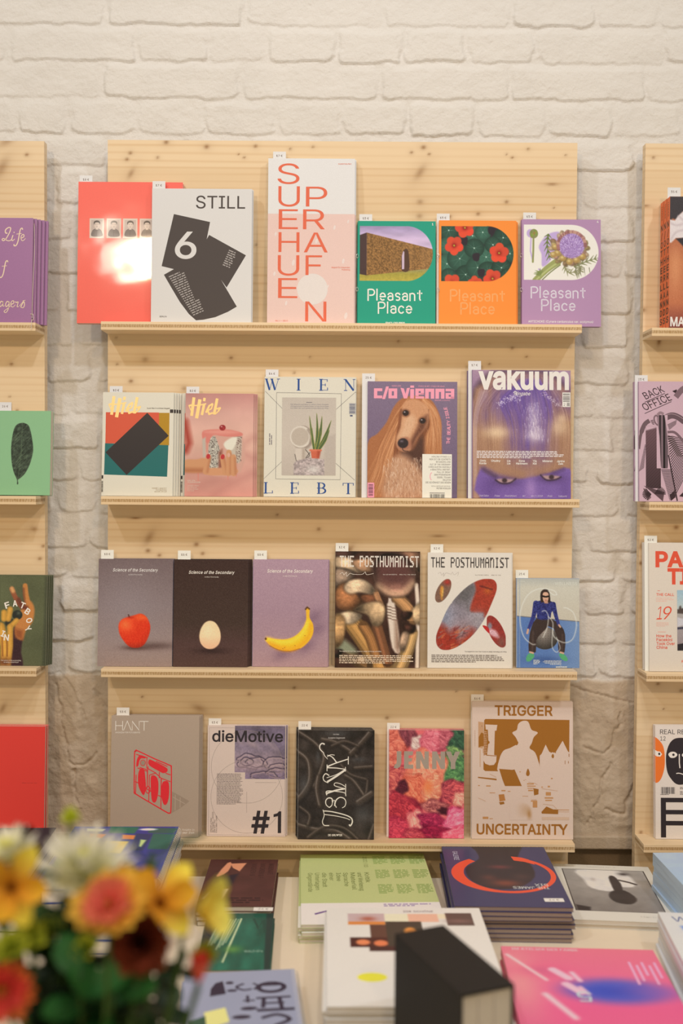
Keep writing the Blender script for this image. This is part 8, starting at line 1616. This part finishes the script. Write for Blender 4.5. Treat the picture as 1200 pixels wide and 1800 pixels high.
@tart(240, 380)
def t_green(p):
    c = Cv(0, 0, 240, 380, 'PX', .6, (30, 88, 68)); c.tone(40, .3, 3, sy=90); c.poly([(0, 0), (40, 0), (20, 380), (0, 380)], (44, 46, 44), soft=4); c.poly([(214, 0), (240, 0), (240, 380), (220, 380)], (30, 52, 46), soft=4)
    for i in range(9): c.line([(54 + 9 * i, 40 + 4 * (i % 3)), (20 + 9 * i, 250 - 14 * (i % 4))], 3.5, (170, 180, 130) if i % 2 else (206, 204, 160), soft=2)
    c.line([(126, 40), (84, 330)], 6, (196, 200, 150), soft=2); c.blob(110, 250, 30, 24, (96, 140, 60), .8); p.canvas(c); p.stroke([(170, 40), (190, 110), (206, 50), (214, 140)], 9, (24, 66, 52)); p.text('WALD N°6', 150, 270, 12, (150, 176, 150), width=62, bold=.01)
@tart(300, 400)
def t_spiral(p):
    k = (58, 46, 58)
    p.rect_(0, 0, 300, 400, (152, 149, 162))
    p.poly([(84, 60), (104, 50), (112, 120), (70, 130), (72, 90)], k); p.ell(122, 62, 11, 8, k); p.ell(128, 104, 14, 7, k); p.stroke(smooth([(160, 70), (140, 86), (158, 104), (180, 100)], 4, False), 8, k); p.stroke(smooth([(184, 70), (196, 84), (186, 104)], 4, False), 7, k); p.stroke([(168, 134), (168, 170)], 8, k); p.stroke([(156, 160), (186, 160)], 7, k); p.ell(170, 200, 22, 9, k); p.ell(150, 240, 24, 10, k)
    for cx in (232, ): p.stroke(ell_pts(cx, 96, 34, 24, 0, 24), 14, k, closed=True); p.stroke([(200, 84), (264, 84)], 8, k); p.stroke([(190, 150), (280, 150)], 9, k); p.stroke([(210, 150), (206, 200)], 11, k); p.stroke([(250, 150), (254, 206)], 11, k); p.stroke([(206, 178), (262, 178)], 8, k); p.stroke([(190, 212), (286, 212)], 13, k)
    p.stroke(smooth([(200, 250), (240, 236), (270, 262), (230, 290)], 4, False), 12, k); p.poly([(56, 210), (110, 190), (120, 260), (66, 290)], (226, 220, 130)); p.poly([(20, 250), (60, 226), (64, 300), (24, 310)], (60, 84, 62))
@tart(320, 400)
def t_abstract(p):
    c = Cv(0, 0, 320, 400, 'PX', .6, (44, 62, 130)); rnd = random.Random(5)
    for x0, y0, x1, y1, col in ((0, 0, 90, 20, (60, 78, 140)), (110, 0, 200, 60, (30, 104, 80)), (230, 10, 320, 60, (34, 92, 80)), (250, 60, 320, 190, (26, 100, 84)), (40, 16, 100, 44, (206, 206, 170)), (160, 70, 210, 110, (220, 130, 70)), (60, 60, 110, 100, (226, 120, 60)), (200, 60, 250, 200, (30, 60, 96)), (20, 90, 100, 190, (230, 220, 190)), (120, 120, 190, 220, (226, 190, 70)), (10, 220, 140, 330, (40, 110, 80)), (180, 240, 300, 360, (60, 70, 140)), (222, 110, 240, 170, (190, 206, 130))): c.poly([(x0, y0), (x1, y0 + 6), (x1 - 6, y1), (x0 + 5, y1 - 4)], col, soft=4)
    c.ell(230, 25, 26, 10, (232, 220, 224), soft=4); p.canvas(c)
@tart(200, 280)
def t_sky(p):
    c = Cv(0, 0, 200, 280, 'PX', .6, (176, 188, 220)); c.vgrad([(0, (180, 190, 214)), (280, (160, 182, 226))]); c.tone(50, .08, 3); c.blob(90, 30, 20, 14, (220, 228, 236), .8); p.canvas(c)
@tart(200, 280)
def t_bluewave(p):
    c = Cv(0, 0, 200, 280, 'PX', .6, (212, 204, 206)); c.poly([(30, 60), (200, 30), (200, 280), (70, 280)], (60, 110, 196), soft=6); c.poly([(60, 130), (200, 90), (200, 180), (90, 220)], (40, 150, 210), soft=20); c.blob(100, 80, 40, 20, (40, 54, 120), .8); p.canvas(c); p.text('WELLE', 20, 40, 22, (90, 100, 140), width=110)
@tart(200, 280)
def t_dark(p): p.rect_(0, 0, 200, 280, (46, 40, 46)); p.text('NACHT', 30, 40, 20, (90, 76, 84), width=120)

def lying(root, A, B, depth, z, tilt=0.0):
    """put a standing publication flat: A, B = far-left and far-right corners, top edge away from the camera"""
    d = (B - A).normalized(); T = Vector((-d.y, d.x, 0))
    mid = (A + B) / 2 - T * depth
    root.matrix_world = Matrix(((d.x, 0, T.x, mid.x), (d.y, 0, T.y, mid.y), (0, -1, 0, z), (0, 0, 0, 1)))
def table_stack(art_fn, base, far_l, far_r, near, hs, n, name, cat, label, short, mat=None, pages=None, jitter=0.003, depth=None, mess=0.012, wire=False, group=None, edge=False):
    """n copies piled flat; far_l, far_r: photo pixels of the far corners of the top cover; near: a pixel on its near edge"""
    zt = TZ + hs; A, B = at_z(*far_l, zt), at_z(*far_r, zt); w = (B - A).length
    C = at_z(*near, zt)
    if edge:                                   # near lies on the left edge: it sets how the pile is turned
        T = (A - C).normalized(); d = Vector((T.y, -T.x, 0)); w = (B - A).dot(d); B = A + d * w
    d = (B - A).normalized(); T = Vector((-d.y, d.x, 0)); h = depth or abs((C - A).dot(T))
    t = hs / n - 0.0004; rnd = random.Random(len(short) * 7 + n)
    pr = art_fn()
    root = make_pub(name, label, cat, w, h, t, ink(base, 5), pr, mat or M_SATIN, pages)
    if wire: wire_coil(root, w, h, t)
    lying(root, A, B, h, zt - t)
    for i in range(1, n):
        where = 'directly under the top one' if i == 1 else ('lowest of the pile, on the table' if i == n - 1 else f'number {i + 1} from the top')
        where = where.replace('number 3', 'third').replace('number 4', 'fourth').replace('number 5', 'fifth').replace('number 6', 'sixth').replace('number 7', 'seventh')
        c = dup(root, f'copy of the {short}, {where}')
        o = Vector((rnd.uniform(-1, 1), rnd.uniform(-1, 1), 0)) * jitter
        q = Matrix.Rotation(rnd.uniform(-1, 1) * mess, 3, 'Z'); ctr = (A + B) / 2
        A2, B2 = ctr + q @ (A - ctr) + o, ctr + q @ (B - ctr) + o
        lying(c, A2, B2, h, zt - t - i * (hs / n))
        root['group'] = c['group'] = group or f'pile of the {short}'
    return root
M_WIRE = plain('white_binding_wire', (0.78, 0.76, 0.74), 0.35, 0.3)
def wire_coil(root, w, h, t):
    m = int(h / 0.0085); P = []
    for k in range(m):
        zc = h * (k + .5) / m
        MBq = [(w / 2 - 0.003 + 0.0085 * math.cos(q), -t / 2 + (t / 2 + 0.0001) * math.sin(q), zc) for q in np.linspace(0, 2 * math.pi, 11)]
        P.append(MBq)
    b = MB()
    for q in P: b.tube(q, 0.0006, 5, (.8, .8, .8), caps=False)
    b.build('wire_binding', M_WIRE, root, smooth=True)

M_PAGES_BROWN = page_mat('brown_paper_edges', (0.40, 0.32, 0.28), 0.6)
table_stack(t_brown, (84, 48, 42), (371, 1510.5), (489, 1511), (484, 1594), 0.035, 4, 'book', 'book', 'dark brown book lying at the back of the table, behind the green one', 'dark brown book', mat=M_MATTE)
table_stack(t_green, (30, 88, 68), (364, 1606), (481, 1605), (477, 1705), 0.030, 3, 'book', 'book', 'dark green book with pale slanted lines, between the brown book and the wire-bound one', 'dark green lined book')
table_stack(t_spiral, (152, 149, 162), (324, 1712), (517, 1703), (300, 1960), 0.034, 3, 'notebook', 'notebook', 'grey-blue wire-bound notebook with dark hand lettering at the front of the table', 'grey-blue wire-bound notebook', depth=0.23, wire=True, mat=M_MATTE)
table_stack(t_abstract, (44, 62, 130), (132, 1453), (314, 1453), (120, 1600), 0.125, 6, 'notebook', 'notebook', 'blue and green wire-bound book on a tall pile behind the flowers', 'blue and green wire-bound book', depth=0.26, wire=True, jitter=0.005)
table_stack(t_dark, (46, 40, 46), (-60, 1456), (99, 1455), (120, 1600), 0.12, 5, 'book', 'book', 'dark book on a tall pile at the far left, behind the flowers', 'dark book at the far left', depth=0.24, mat=M_MATTE)
table_stack(t_lime, (187, 187, 122), (528, 1502), (741, 1493), (529, 1646), 0.033, 5, 'booklet', 'booklet', 'lime green booklet with dark sideways print and a white lower edge', 'lime green booklet', mat=M_MATTE, jitter=0.005, edge=True, depth=0.335)
table_stack(t_navy, (60, 58, 88), (775, 1484), (949, 1477), (799, 1593), 0.062, 8, 'book', 'book', 'navy book with a red ring around a dark head, on a thick pile', 'navy book with the red ring', pages=M_PAGES_BROWN, jitter=0.004, edge=True)
table_stack(t_photo, (218, 204, 184), (970, 1518), (1138, 1523), (1010, 1641), 0.016, 2, 'magazine', 'magazine', 'white magazine with a framed black-and-white photo, right of the navy pile', 'magazine with the black-and-white photo', depth=0.27, edge=True)
table_stack(t_collage, (222, 208, 192), (574, 1596), (840, 1592), (574, 1770), 0.07, 8, 'magazine', 'magazine', 'white magazine with a picture collage and a yellow oval, behind the black slipcase', 'white collage magazine', jitter=0.004, edge=True)
table_stack(t_pink, (236, 92, 122), (880, 1663), (1141, 1659), (913, 1800), 0.03, 4, 'magazine', 'magazine', 'bright pink magazine with a blue blur at the right front of the table', 'bright pink magazine', depth=0.30, jitter=0.004, edge=True, mat=M_SATIN)
table_stack(t_sky, (176, 188, 220), (1147, 1499), (1320, 1500), (1200, 1556), 0.085, 7, 'book', 'book', 'pale sky blue book on a thick pile at the right edge of the table', 'pale sky blue book', depth=0.24, edge=True)
table_stack(t_bluewave, (212, 204, 206), (1156, 1603), (1340, 1606), (1200, 1690), 0.065, 6, 'magazine', 'magazine', 'white and blue magazine on a pile in front of the pale sky blue book', 'white and blue magazine', depth=0.255, edge=True)
# small white price labels lying on the piles
def table_label(px, py, z, label, ang=0.0):
    pr = Print((0, 0, 100, 42), 'PX', 5); pr.text('24 €', 50, 28, 18, (110, 90, 80), align='c')
    t = thing('price_label', label, 'price tag', group='white price labels on the table')
    print_mesh('card', pr, 0.034, 0.0145, 0.0004, ink((240, 228, 216), 5), [M_MATTE], t)
    c = at_z(px, py, z); d = Vector((math.cos(ang), math.sin(ang), 0)) * 0.017
    lying(t, c - d, c + d, 0.0145, z + 0.0006)
table_label(972, 1580, TZ + 0.062, 'white price label on the near corner of the navy book')
table_label(463, 1596, TZ + 0.035, 'white price label at the near edge of the dark brown book')
# black slipcase, open towards the camera, with three white paperbacks inside
def slipcase():
    zt = TZ + 0.19; A, B, D = at_z(694, 1641, zt), at_z(779, 1626, zt), at_z(803, 1750, zt)
    u = (B - A).normalized(); v = Vector((u.y, -u.x, 0)); w, L, H = (B - A).length, 0.179, 0.19
    M = Matrix(((u.x, -v.x, 0, A.x), (u.y, -v.y, 0, A.y), (0, 0, 1, TZ + 0.0003), (0, 0, 0, 1)))
    mk = plain('black_board', (0.008, 0.007, 0.0075), 0.65, noise=0.15, scale=40)
    t = thing('slipcase', 'black cardboard slipcase standing on the table, open end with white page edges facing forward', 'slipcase')
    t.matrix_world = M; e = 0.0025
    MB().box(0, -L, H - e, w, 0, H).build('top_panel', mk, t, bevel=0.0006); MB().box(0, -L, 0, w, 0, e).build('bottom_panel', mk, t)
    MB().box(0, -L, e, e, 0, H - e).build('side_panel', mk, t); MB().box(w - e, -L, e, w, 0, H - e).build('side_panel', mk, t); MB().box(e, -e, e, w - e, 0, H - e).build('back_panel', mk, t)
    bw = (w - 2 * e - 0.003) / 3
    for i, nm in enumerate(('left', 'middle', 'right')):
        b = thing('paperback', f'{nm} of the three white paperbacks inside the black slipcase', 'book', group='paperbacks inside the black slipcase')
        b.matrix_world = M @ Matrix.Translation((e + 0.0008 + i * (bw + 0.0007), -L + 0.003, e + 0.0004))
        MB().box(0.001, 0, 0.001, bw - 0.001, L - 0.009, H - 2 * e - 0.004).build('page_block', M_PAGES, b)
        for x in (0, bw - 0.0008): MB().box(x, -0.001, 0, x + 0.0008, L - 0.008, H - 2 * e - 0.003).build('cover', plain('white_card', (0.7, 0.66, 0.62), 0.6), b)
slipcase()
# ------------------------------------------------------------------ bouquet in a vase, close to the camera
def leaf_mat(name, rough=0.5):
    m = attr_mat(name, rough, 0.3, grain=0.05); b = m.node_tree.nodes['Principled BSDF']; return m
M_PETAL, M_LEAF = leaf_mat('flower_petals', 0.6), leaf_mat('green_leaves', 0.45)
FY = 0.95
VX = at_y(150, 1600, FY).x
vase = thing('flower_vase', 'pale ceramic vase holding the bouquet at the left front of the table', 'vase', (VX, FY, TZ))
prof = [(0.0, 0.001), (0.045, 0.001), (0.056, 0.02), (0.060, 0.07), (0.052, 0.14), (0.047, 0.19), (0.050, 0.2), (0.046, 0.2), (0.043, 0.19), (0.048, 0.14), (0.055, 0.07), (0.050, 0.025), (0.0, 0.012)]
MB().lathe(prof, 40, (0.7, 0.66, 0.6)).build('body', plain('pale_ceramic', (0.72, 0.68, 0.62), 0.3), vase, smooth=True)
MOUTH = Vector((VX, FY, TZ + 0.19))
def frame_of(nrm):
    n = Vector(nrm).normalized(); a = n.cross(Vector((0, 0, 1)))
    if a.length < 1e-3: a = Vector((1, 0, 0))
    a.normalize(); return a, n.cross(a), n
def petal(b, c, dr, nrm, L, W, lift, curl, c0, c1, nl=6, nw=4, pointed=0.5, cup=0.25):
    """one petal from c along dr (unit), lifted along nrm"""
    dr, nrm = Vector(dr).normalized(), Vector(nrm).normalized(); s = dr.cross(nrm).normalized(); P, C = [], []
    pos = Vector(c); a = lift; st = L / nl
    for i in range(nl + 1):
        t = i / nl; wid = W * (math.sin(math.pi * min(0.08 + t * 0.92, 1) ** (1.0 + pointed)) ** 0.7 if t < 1 else 0.03); wid = max(wid, W * 0.05)
        for j in range(nw + 1):
            q = j / nw * 2 - 1
            P.append(pos + s * q * wid / 2 + nrm * (q * q * cup * wid)); k = min(1, t * 1.15); C.append(tuple(np.array(c0) * (1 - k) + np.array(c1) * k))
        pos = pos + (dr * math.cos(a) + nrm * math.sin(a)) * st; a += curl / nl
    m = nw + 1
    b.add(P, [(i * m + j, i * m + j + 1, (i + 1) * m + j + 1, (i + 1) * m + j) for i in range(nl) for j in range(nw)], C)
def L5(c): return tuple(np.clip(lin(c) / lin(WHITE[5]) * 0.9, 0.003, 0.92))
def stem(root, p, n=None, r=0.0022, col=(70, 92, 40)):
    p = Vector(p); m = MOUTH + Vector(((p.x - VX) * 0.22, (p.y - FY) * 0.22, 0)); mid = (p + m) / 2 + Vector(((p.x - VX) * 0.12, 0, -0.01))
    b0 = Vector((VX + (p.x - VX) * 0.19, FY + (p.y - FY) * 0.19, TZ + 0.03))
    pts = [Vector(q) for q in [p - (Vector(n).normalized() * 0.004 if n is not None else Vector()), mid, m, (m + b0) / 2, b0]]
    q = smooth([tuple(v) for v in pts], 5, False)
    root_inv = Vector(root.location)
    MB().tube([Vector(v) - root_inv for v in q], r, 6, L5(col)).build('stem', M_LEAF, root, smooth=True)
def flower(name, label, cat, px, py, Y, nrm, layers, centre=None, seed=1, group=None, rgroup='cut flowers in the bouquet'):
    """layers: (count, length, width, lift, curl, inner colour, outer colour[, pointed, cup])"""
    p = at_y(px, py, Y); t = thing(name, label, cat, tuple(p), group=rgroup); a, c, n = frame_of(nrm); rnd = random.Random(seed); b = MB()
    for k, l in enumerate(layers):
        cnt, L, W, lift, curl, c0, c1 = l[:7]; pt = l[7] if len(l) > 7 else 0.5; cp = l[8] if len(l) > 8 else 0.25
        for i in range(cnt):
            th = 2 * math.pi * (i + 0.5 * (k % 2) + rnd.uniform(-.12, .12)) / cnt
            f = rnd.uniform(.86, 1.12); g = rnd.uniform(.88, 1.1)
            petal(b, n * (0.0012 * k), a * math.cos(th) + c * math.sin(th), n, L * f, W, lift + rnd.uniform(-.1, .1), curl + rnd.uniform(-.15, .15), np.array(L5(c0)) * g, np.array(L5(c1)) * g, pointed=pt, cup=cp)
    o = b.build('petals', M_PETAL, t, smooth=True)
    if centre:
        r, col, hgt = centre; m = MB(); V = []
        for i in range(90):
            q = i / 90; th = i * 2.39996; rr = r * math.sqrt(q); d = a * rr * math.cos(th) + c * rr * math.sin(th) + n * (hgt * (1 - q) + 0.002)
            m.tube([d, d + n * 0.004], [r * 0.09, r * 0.05], 5, np.array(L5(col)) * rnd.uniform(.7, 1.2))
        m.build('flower_centre', M_PETAL, t, smooth=True)
    stem(t, p, nrm)
    return t
W1, W2 = (242, 230, 184), (226, 216, 130)
CUT = 'cut flowers in the bouquet'
flower('spider_chrysanthemum', 'large creamy white flower with long thin petals at the top of the bouquet', 'flower', 150, 1540, 0.97, (0.05, -0.35, 1),
       [(22, .050, .008, 0.10, 0.5, W2, W1, .2), (22, .048, .008, 0.45, 0.4, W2, W1, .2), (20, .044, .008, 0.80, 0.3, W2, W1, .2), (16, .036, .007, 1.15, 0.0, (222, 220, 130), W1, .2), (10, .024, .006, 1.4, -.2, (200, 206, 100), W2, .2)], seed=3)
flower('spider_chrysanthemum', 'creamy white flower cut by the left edge, beside the large white one', 'flower', 18, 1510, 1.0, (-.2, -.3, 1), [(18, .034, .008, 0.2, 0.5, W2, W1, .2), (16, .032, .008, 0.7, 0.3, W2, W1, .2), (10, .022, .006, 1.2, 0.0, (226, 210, 120), W2, .2)], seed=5)
flower('chrysanthemum', 'small dark brown flower at the top left of the bouquet', 'flower', 44, 1472, 1.02, (0, -.7, .7), [(16, .013, .006, 0.3, 0.6, (60, 26, 18), (84, 36, 26)), (14, .011, .006, 0.8, 0.6, (60, 26, 18), (74, 32, 22)), (8, .008, .005, 1.2, 0.4, (44, 20, 16), (60, 26, 20))], seed=6)
flower('chrysanthemum', 'big dark red-brown flower in the middle right of the bouquet', 'flower', 247, 1655, 0.92, (0.12, -1, .25), [(18, .033, .014, 0.15, 0.7, (86, 30, 18), (122, 52, 28)), (18, .029, .013, 0.5, 0.7, (80, 28, 18), (112, 44, 24)), (16, .020, .011, 0.85, 0.6, (70, 24, 16), (100, 38, 22)), (12, .015, .009, 1.15, 0.3, (52, 18, 14), (78, 28, 18)), (8, .010, .006, 1.4, 0, (40, 14, 12), (60, 22, 16))], seed=7)
flower('zinnia', 'orange flower with a coral pink middle, left of the dark red-brown one', 'flower', 192, 1592, 0.90, (-.1, -.75, .75), [(15, .033, .016, 0.05, 0.35, (232, 110, 70), (244, 168, 60)), (14, .026, .014, 0.3, 0.4, (222, 92, 84), (234, 112, 80)), (10, .014, .010, 0.7, 0.4, (206, 80, 76), (226, 98, 84))], centre=(.006, (226, 150, 50), .002), seed=8)
flower('gerbera', 'red-orange flower at the lower left edge of the bouquet', 'flower', 4, 1738, 0.90, (.15, -1, .2), [(20, .030, .010, 0.08, 0.25, (206, 50, 44), (232, 106, 52)), (18, .023, .009, 0.25, 0.3, (196, 44, 46), (222, 66, 56)), (12, .012, .006, 0.7, 0.2, (180, 40, 40), (206, 70, 50))], centre=(.006, (226, 160, 50), .003), seed=9)
Yl, Yo = (240, 190, 62), (232, 158, 34)
flower('lily', 'yellow lily with wide open petals at the right of the bouquet', 'flower', 282, 1590, 0.95, (.1, -.8, .7), [(3, .040, .025, 0.5, -.7, (206, 120, 24), Yl, .6, .2), (3, .038, .028, 0.6, -.6, (206, 120, 24), Yo, .6, .2)], centre=(.005, (150, 80, 20), .01), seed=10)
flower('lily', 'pale yellow lily leaning out at the far right of the bouquet', 'flower', 335, 1600, 0.97, (1, -.4, .25), [(3, .046, .028, 0.9, -.5, (226, 160, 40), (246, 200, 92), .6, .2), (3, .040, .030, 1.05, -.4, (226, 160, 40), (244, 200, 90), .6, .2)], seed=11)
flower('lily', 'orange-yellow lily at the left edge, under the cut white flower', 'flower', 22, 1560, 0.92, (.1, -.95, .3), [(3, .040, .022, 0.4, -.6, (206, 120, 24), Yl, .6, .2), (3, .036, .024, 0.6, -.5, (200, 110, 20), Yo, .6, .2)], centre=(.004, (120, 60, 20), .006), seed=12)
flower('lily_bud', 'orange yellow bud between the coral zinnia and the open lily', 'flower', 238, 1562, 0.96, (-.3, -.5, .8), [(3, .026, .016, 1.2, -.1, (214, 130, 30), Yo, .6, .4), (3, .024, .016, 1.35, -.1, (214, 130, 30), Yl, .6, .4)], seed=13)
flower('carnation_bud', 'coral red bud low at the right side of the bouquet', 'flower', 350, 1728, 0.95, (.05, -.25, 1), [(6, .028, .014, 1.25, -.1, (222, 70, 50), (236, 92, 72), .3, .4), (5, .030, .013, 1.4, -.1, (214, 60, 46), (230, 84, 66), .3, .4)], seed=14)
flower('filler_bloom', 'yellow-green filler sprig sticking up above the white flower', 'flower', 124, 1444, 1.0, (0, -.4, 1), [(9, .011, .007, 0.3, 0.4, (160, 158, 30), (196, 192, 50)), (8, .012, .006, 0.9, 0.3, (150, 150, 30), (206, 202, 70)), (6, .012, .006, 1.3, 0.0, (150, 150, 30), (200, 196, 70))], seed=15)
for i, (x, y, Y, r) in enumerate(((52, 1652, .93, 1.2), (20, 1668, .90, 1.1), (88, 1640, .96, 1.0), (150, 1668, .94, .9), (360, 1682, .97, .9), (110, 1490, 1.0, .8))):
    flower('filler_bloom', ['yellow-green filler sprig at the middle left of the bouquet', 'yellow-green filler sprig touching the left edge above the red-orange flower', 'yellow-green filler sprig behind the other two at the left', 'yellow-green filler sprig just left of the dark red-brown flower', 'yellow-green filler sprig right above the coral red bud', 'yellow-green filler sprig under the white flower, at its left'][i], 'flower', x, y, Y, (0, -.6, .8),
           [(9, .016 * r, .008 * r, 0.2, 0.4, (120, 130, 24), (176, 172, 48)), (8, .015 * r, .007 * r, 0.8, 0.3, (110, 120, 24), (186, 180, 56)), (5, .012 * r, .006 * r, 1.3, 0.0, (120, 130, 30), (170, 168, 50))], seed=20 + i)
def sprig(label, px, py, Y, dirv, n, L, W, c0, c1, seed, spread=1.0, name='foliage_sprig'):
    """a leafy twig: leaves along a short stem, its stalk in the vase"""
    p = at_y(px, py, Y); t = thing(name, label, 'foliage', tuple(p), group='green foliage of the bouquet'); rnd = random.Random(seed); d = Vector(dirv).normalized(); b = MB()
    for i in range(n):
        f = i / max(n - 1, 1); base = -d * L * 1.6 * (1 - f); a, c, _ = frame_of(d); th = i * 2.4 + rnd.uniform(-.3, .3)
        o = (a * math.cos(th) + c * math.sin(th)) * spread + d * rnd.uniform(.2, .9)
        g = rnd.uniform(.7, 1.25); petal(b, base, o, d + Vector((0, -.6, .2)), L * rnd.uniform(.8, 1.15), W, rnd.uniform(-.2, .4), rnd.uniform(-.6, .3), np.array(L5(c0)) * g, np.array(L5(c1)) * g, nl=7, nw=4, pointed=.3, cup=.12)
    b.build('leaves', M_LEAF, t, smooth=True); stem(t, p + d * 0.0, d, 0.0018)
    return t
DK, MD, BR = ((18, 34, 20), (36, 60, 30)), ((30, 54, 28), (58, 88, 38)), ((22, 66, 28), (46, 104, 44))
SPR = [('broad bright green leaves under the dark red-brown flower', 200, 1735, .93, (.3, -.3, .8), 7, .050, .030, BR), ('broad bright green leaves at the bottom centre of the bouquet', 140, 1722, .92, (-.1, -.4, .8), 6, .046, .028, BR), ('dark green leaves below the large white flower', 160, 1565, 1.0, (0, .1, 1), 10, .045, .020, DK),
       ('dark green leaves at the left, under the orange-yellow lily', 70, 1600, .98, (-.2, 0, 1), 10, .045, .020, MD), ('dark green leaves in the middle of the bouquet', 130, 1630, .97, (0, 0, 1), 12, .045, .022, DK), ('dark green leaves at the lower left corner', 50, 1720, .95, (-.3, 0, 1), 12, .048, .022, DK), ('dark green leaves low at the right, beside the bright ones', 235, 1760, .95, (.3, 0, .8), 10, .045, .022, DK),
       ('small dark leaves reaching right beside the coral red bud', 322, 1700, .97, (.8, -.1, .6), 9, .022, .012, DK), ('small leaves behind the yellow lily', 250, 1520, 1.02, (.3, .2, 1), 9, .034, .012, MD), ('mid green leaves left of the coral zinnia', 100, 1575, .95, (-.2, -.1, 1), 9, .036, .014, MD),
       ('dark green leaves at the bottom edge, left of the bright ones', 90, 1775, .93, (-.1, -.1, 1), 12, .048, .024, DK), ('dark green leaves at the bottom edge, right side', 190, 1790, .96, (.2, .1, 1), 12, .048, .024, DK), ('mid green leaves at the left edge, above the red-orange flower', 10, 1640, .98, (-.4, 0, 1), 9, .042, .02, MD), ('dark green leaves at the lower right, under the dark red-brown flower', 285, 1765, 1.0, (.5, 0, .8), 14, .045, .024, DK), ('thin green blades standing up at the right of the white flower', 268, 1500, 1.03, (.2, 0, 1), 7, .05, .007, DK)]
for i, (lab, x, y, Y, dv, n, L, W, (c0, c1)) in enumerate(SPR): sprig(lab, x, y, Y, dv, n, L, W, c0, c1, 40 + i)
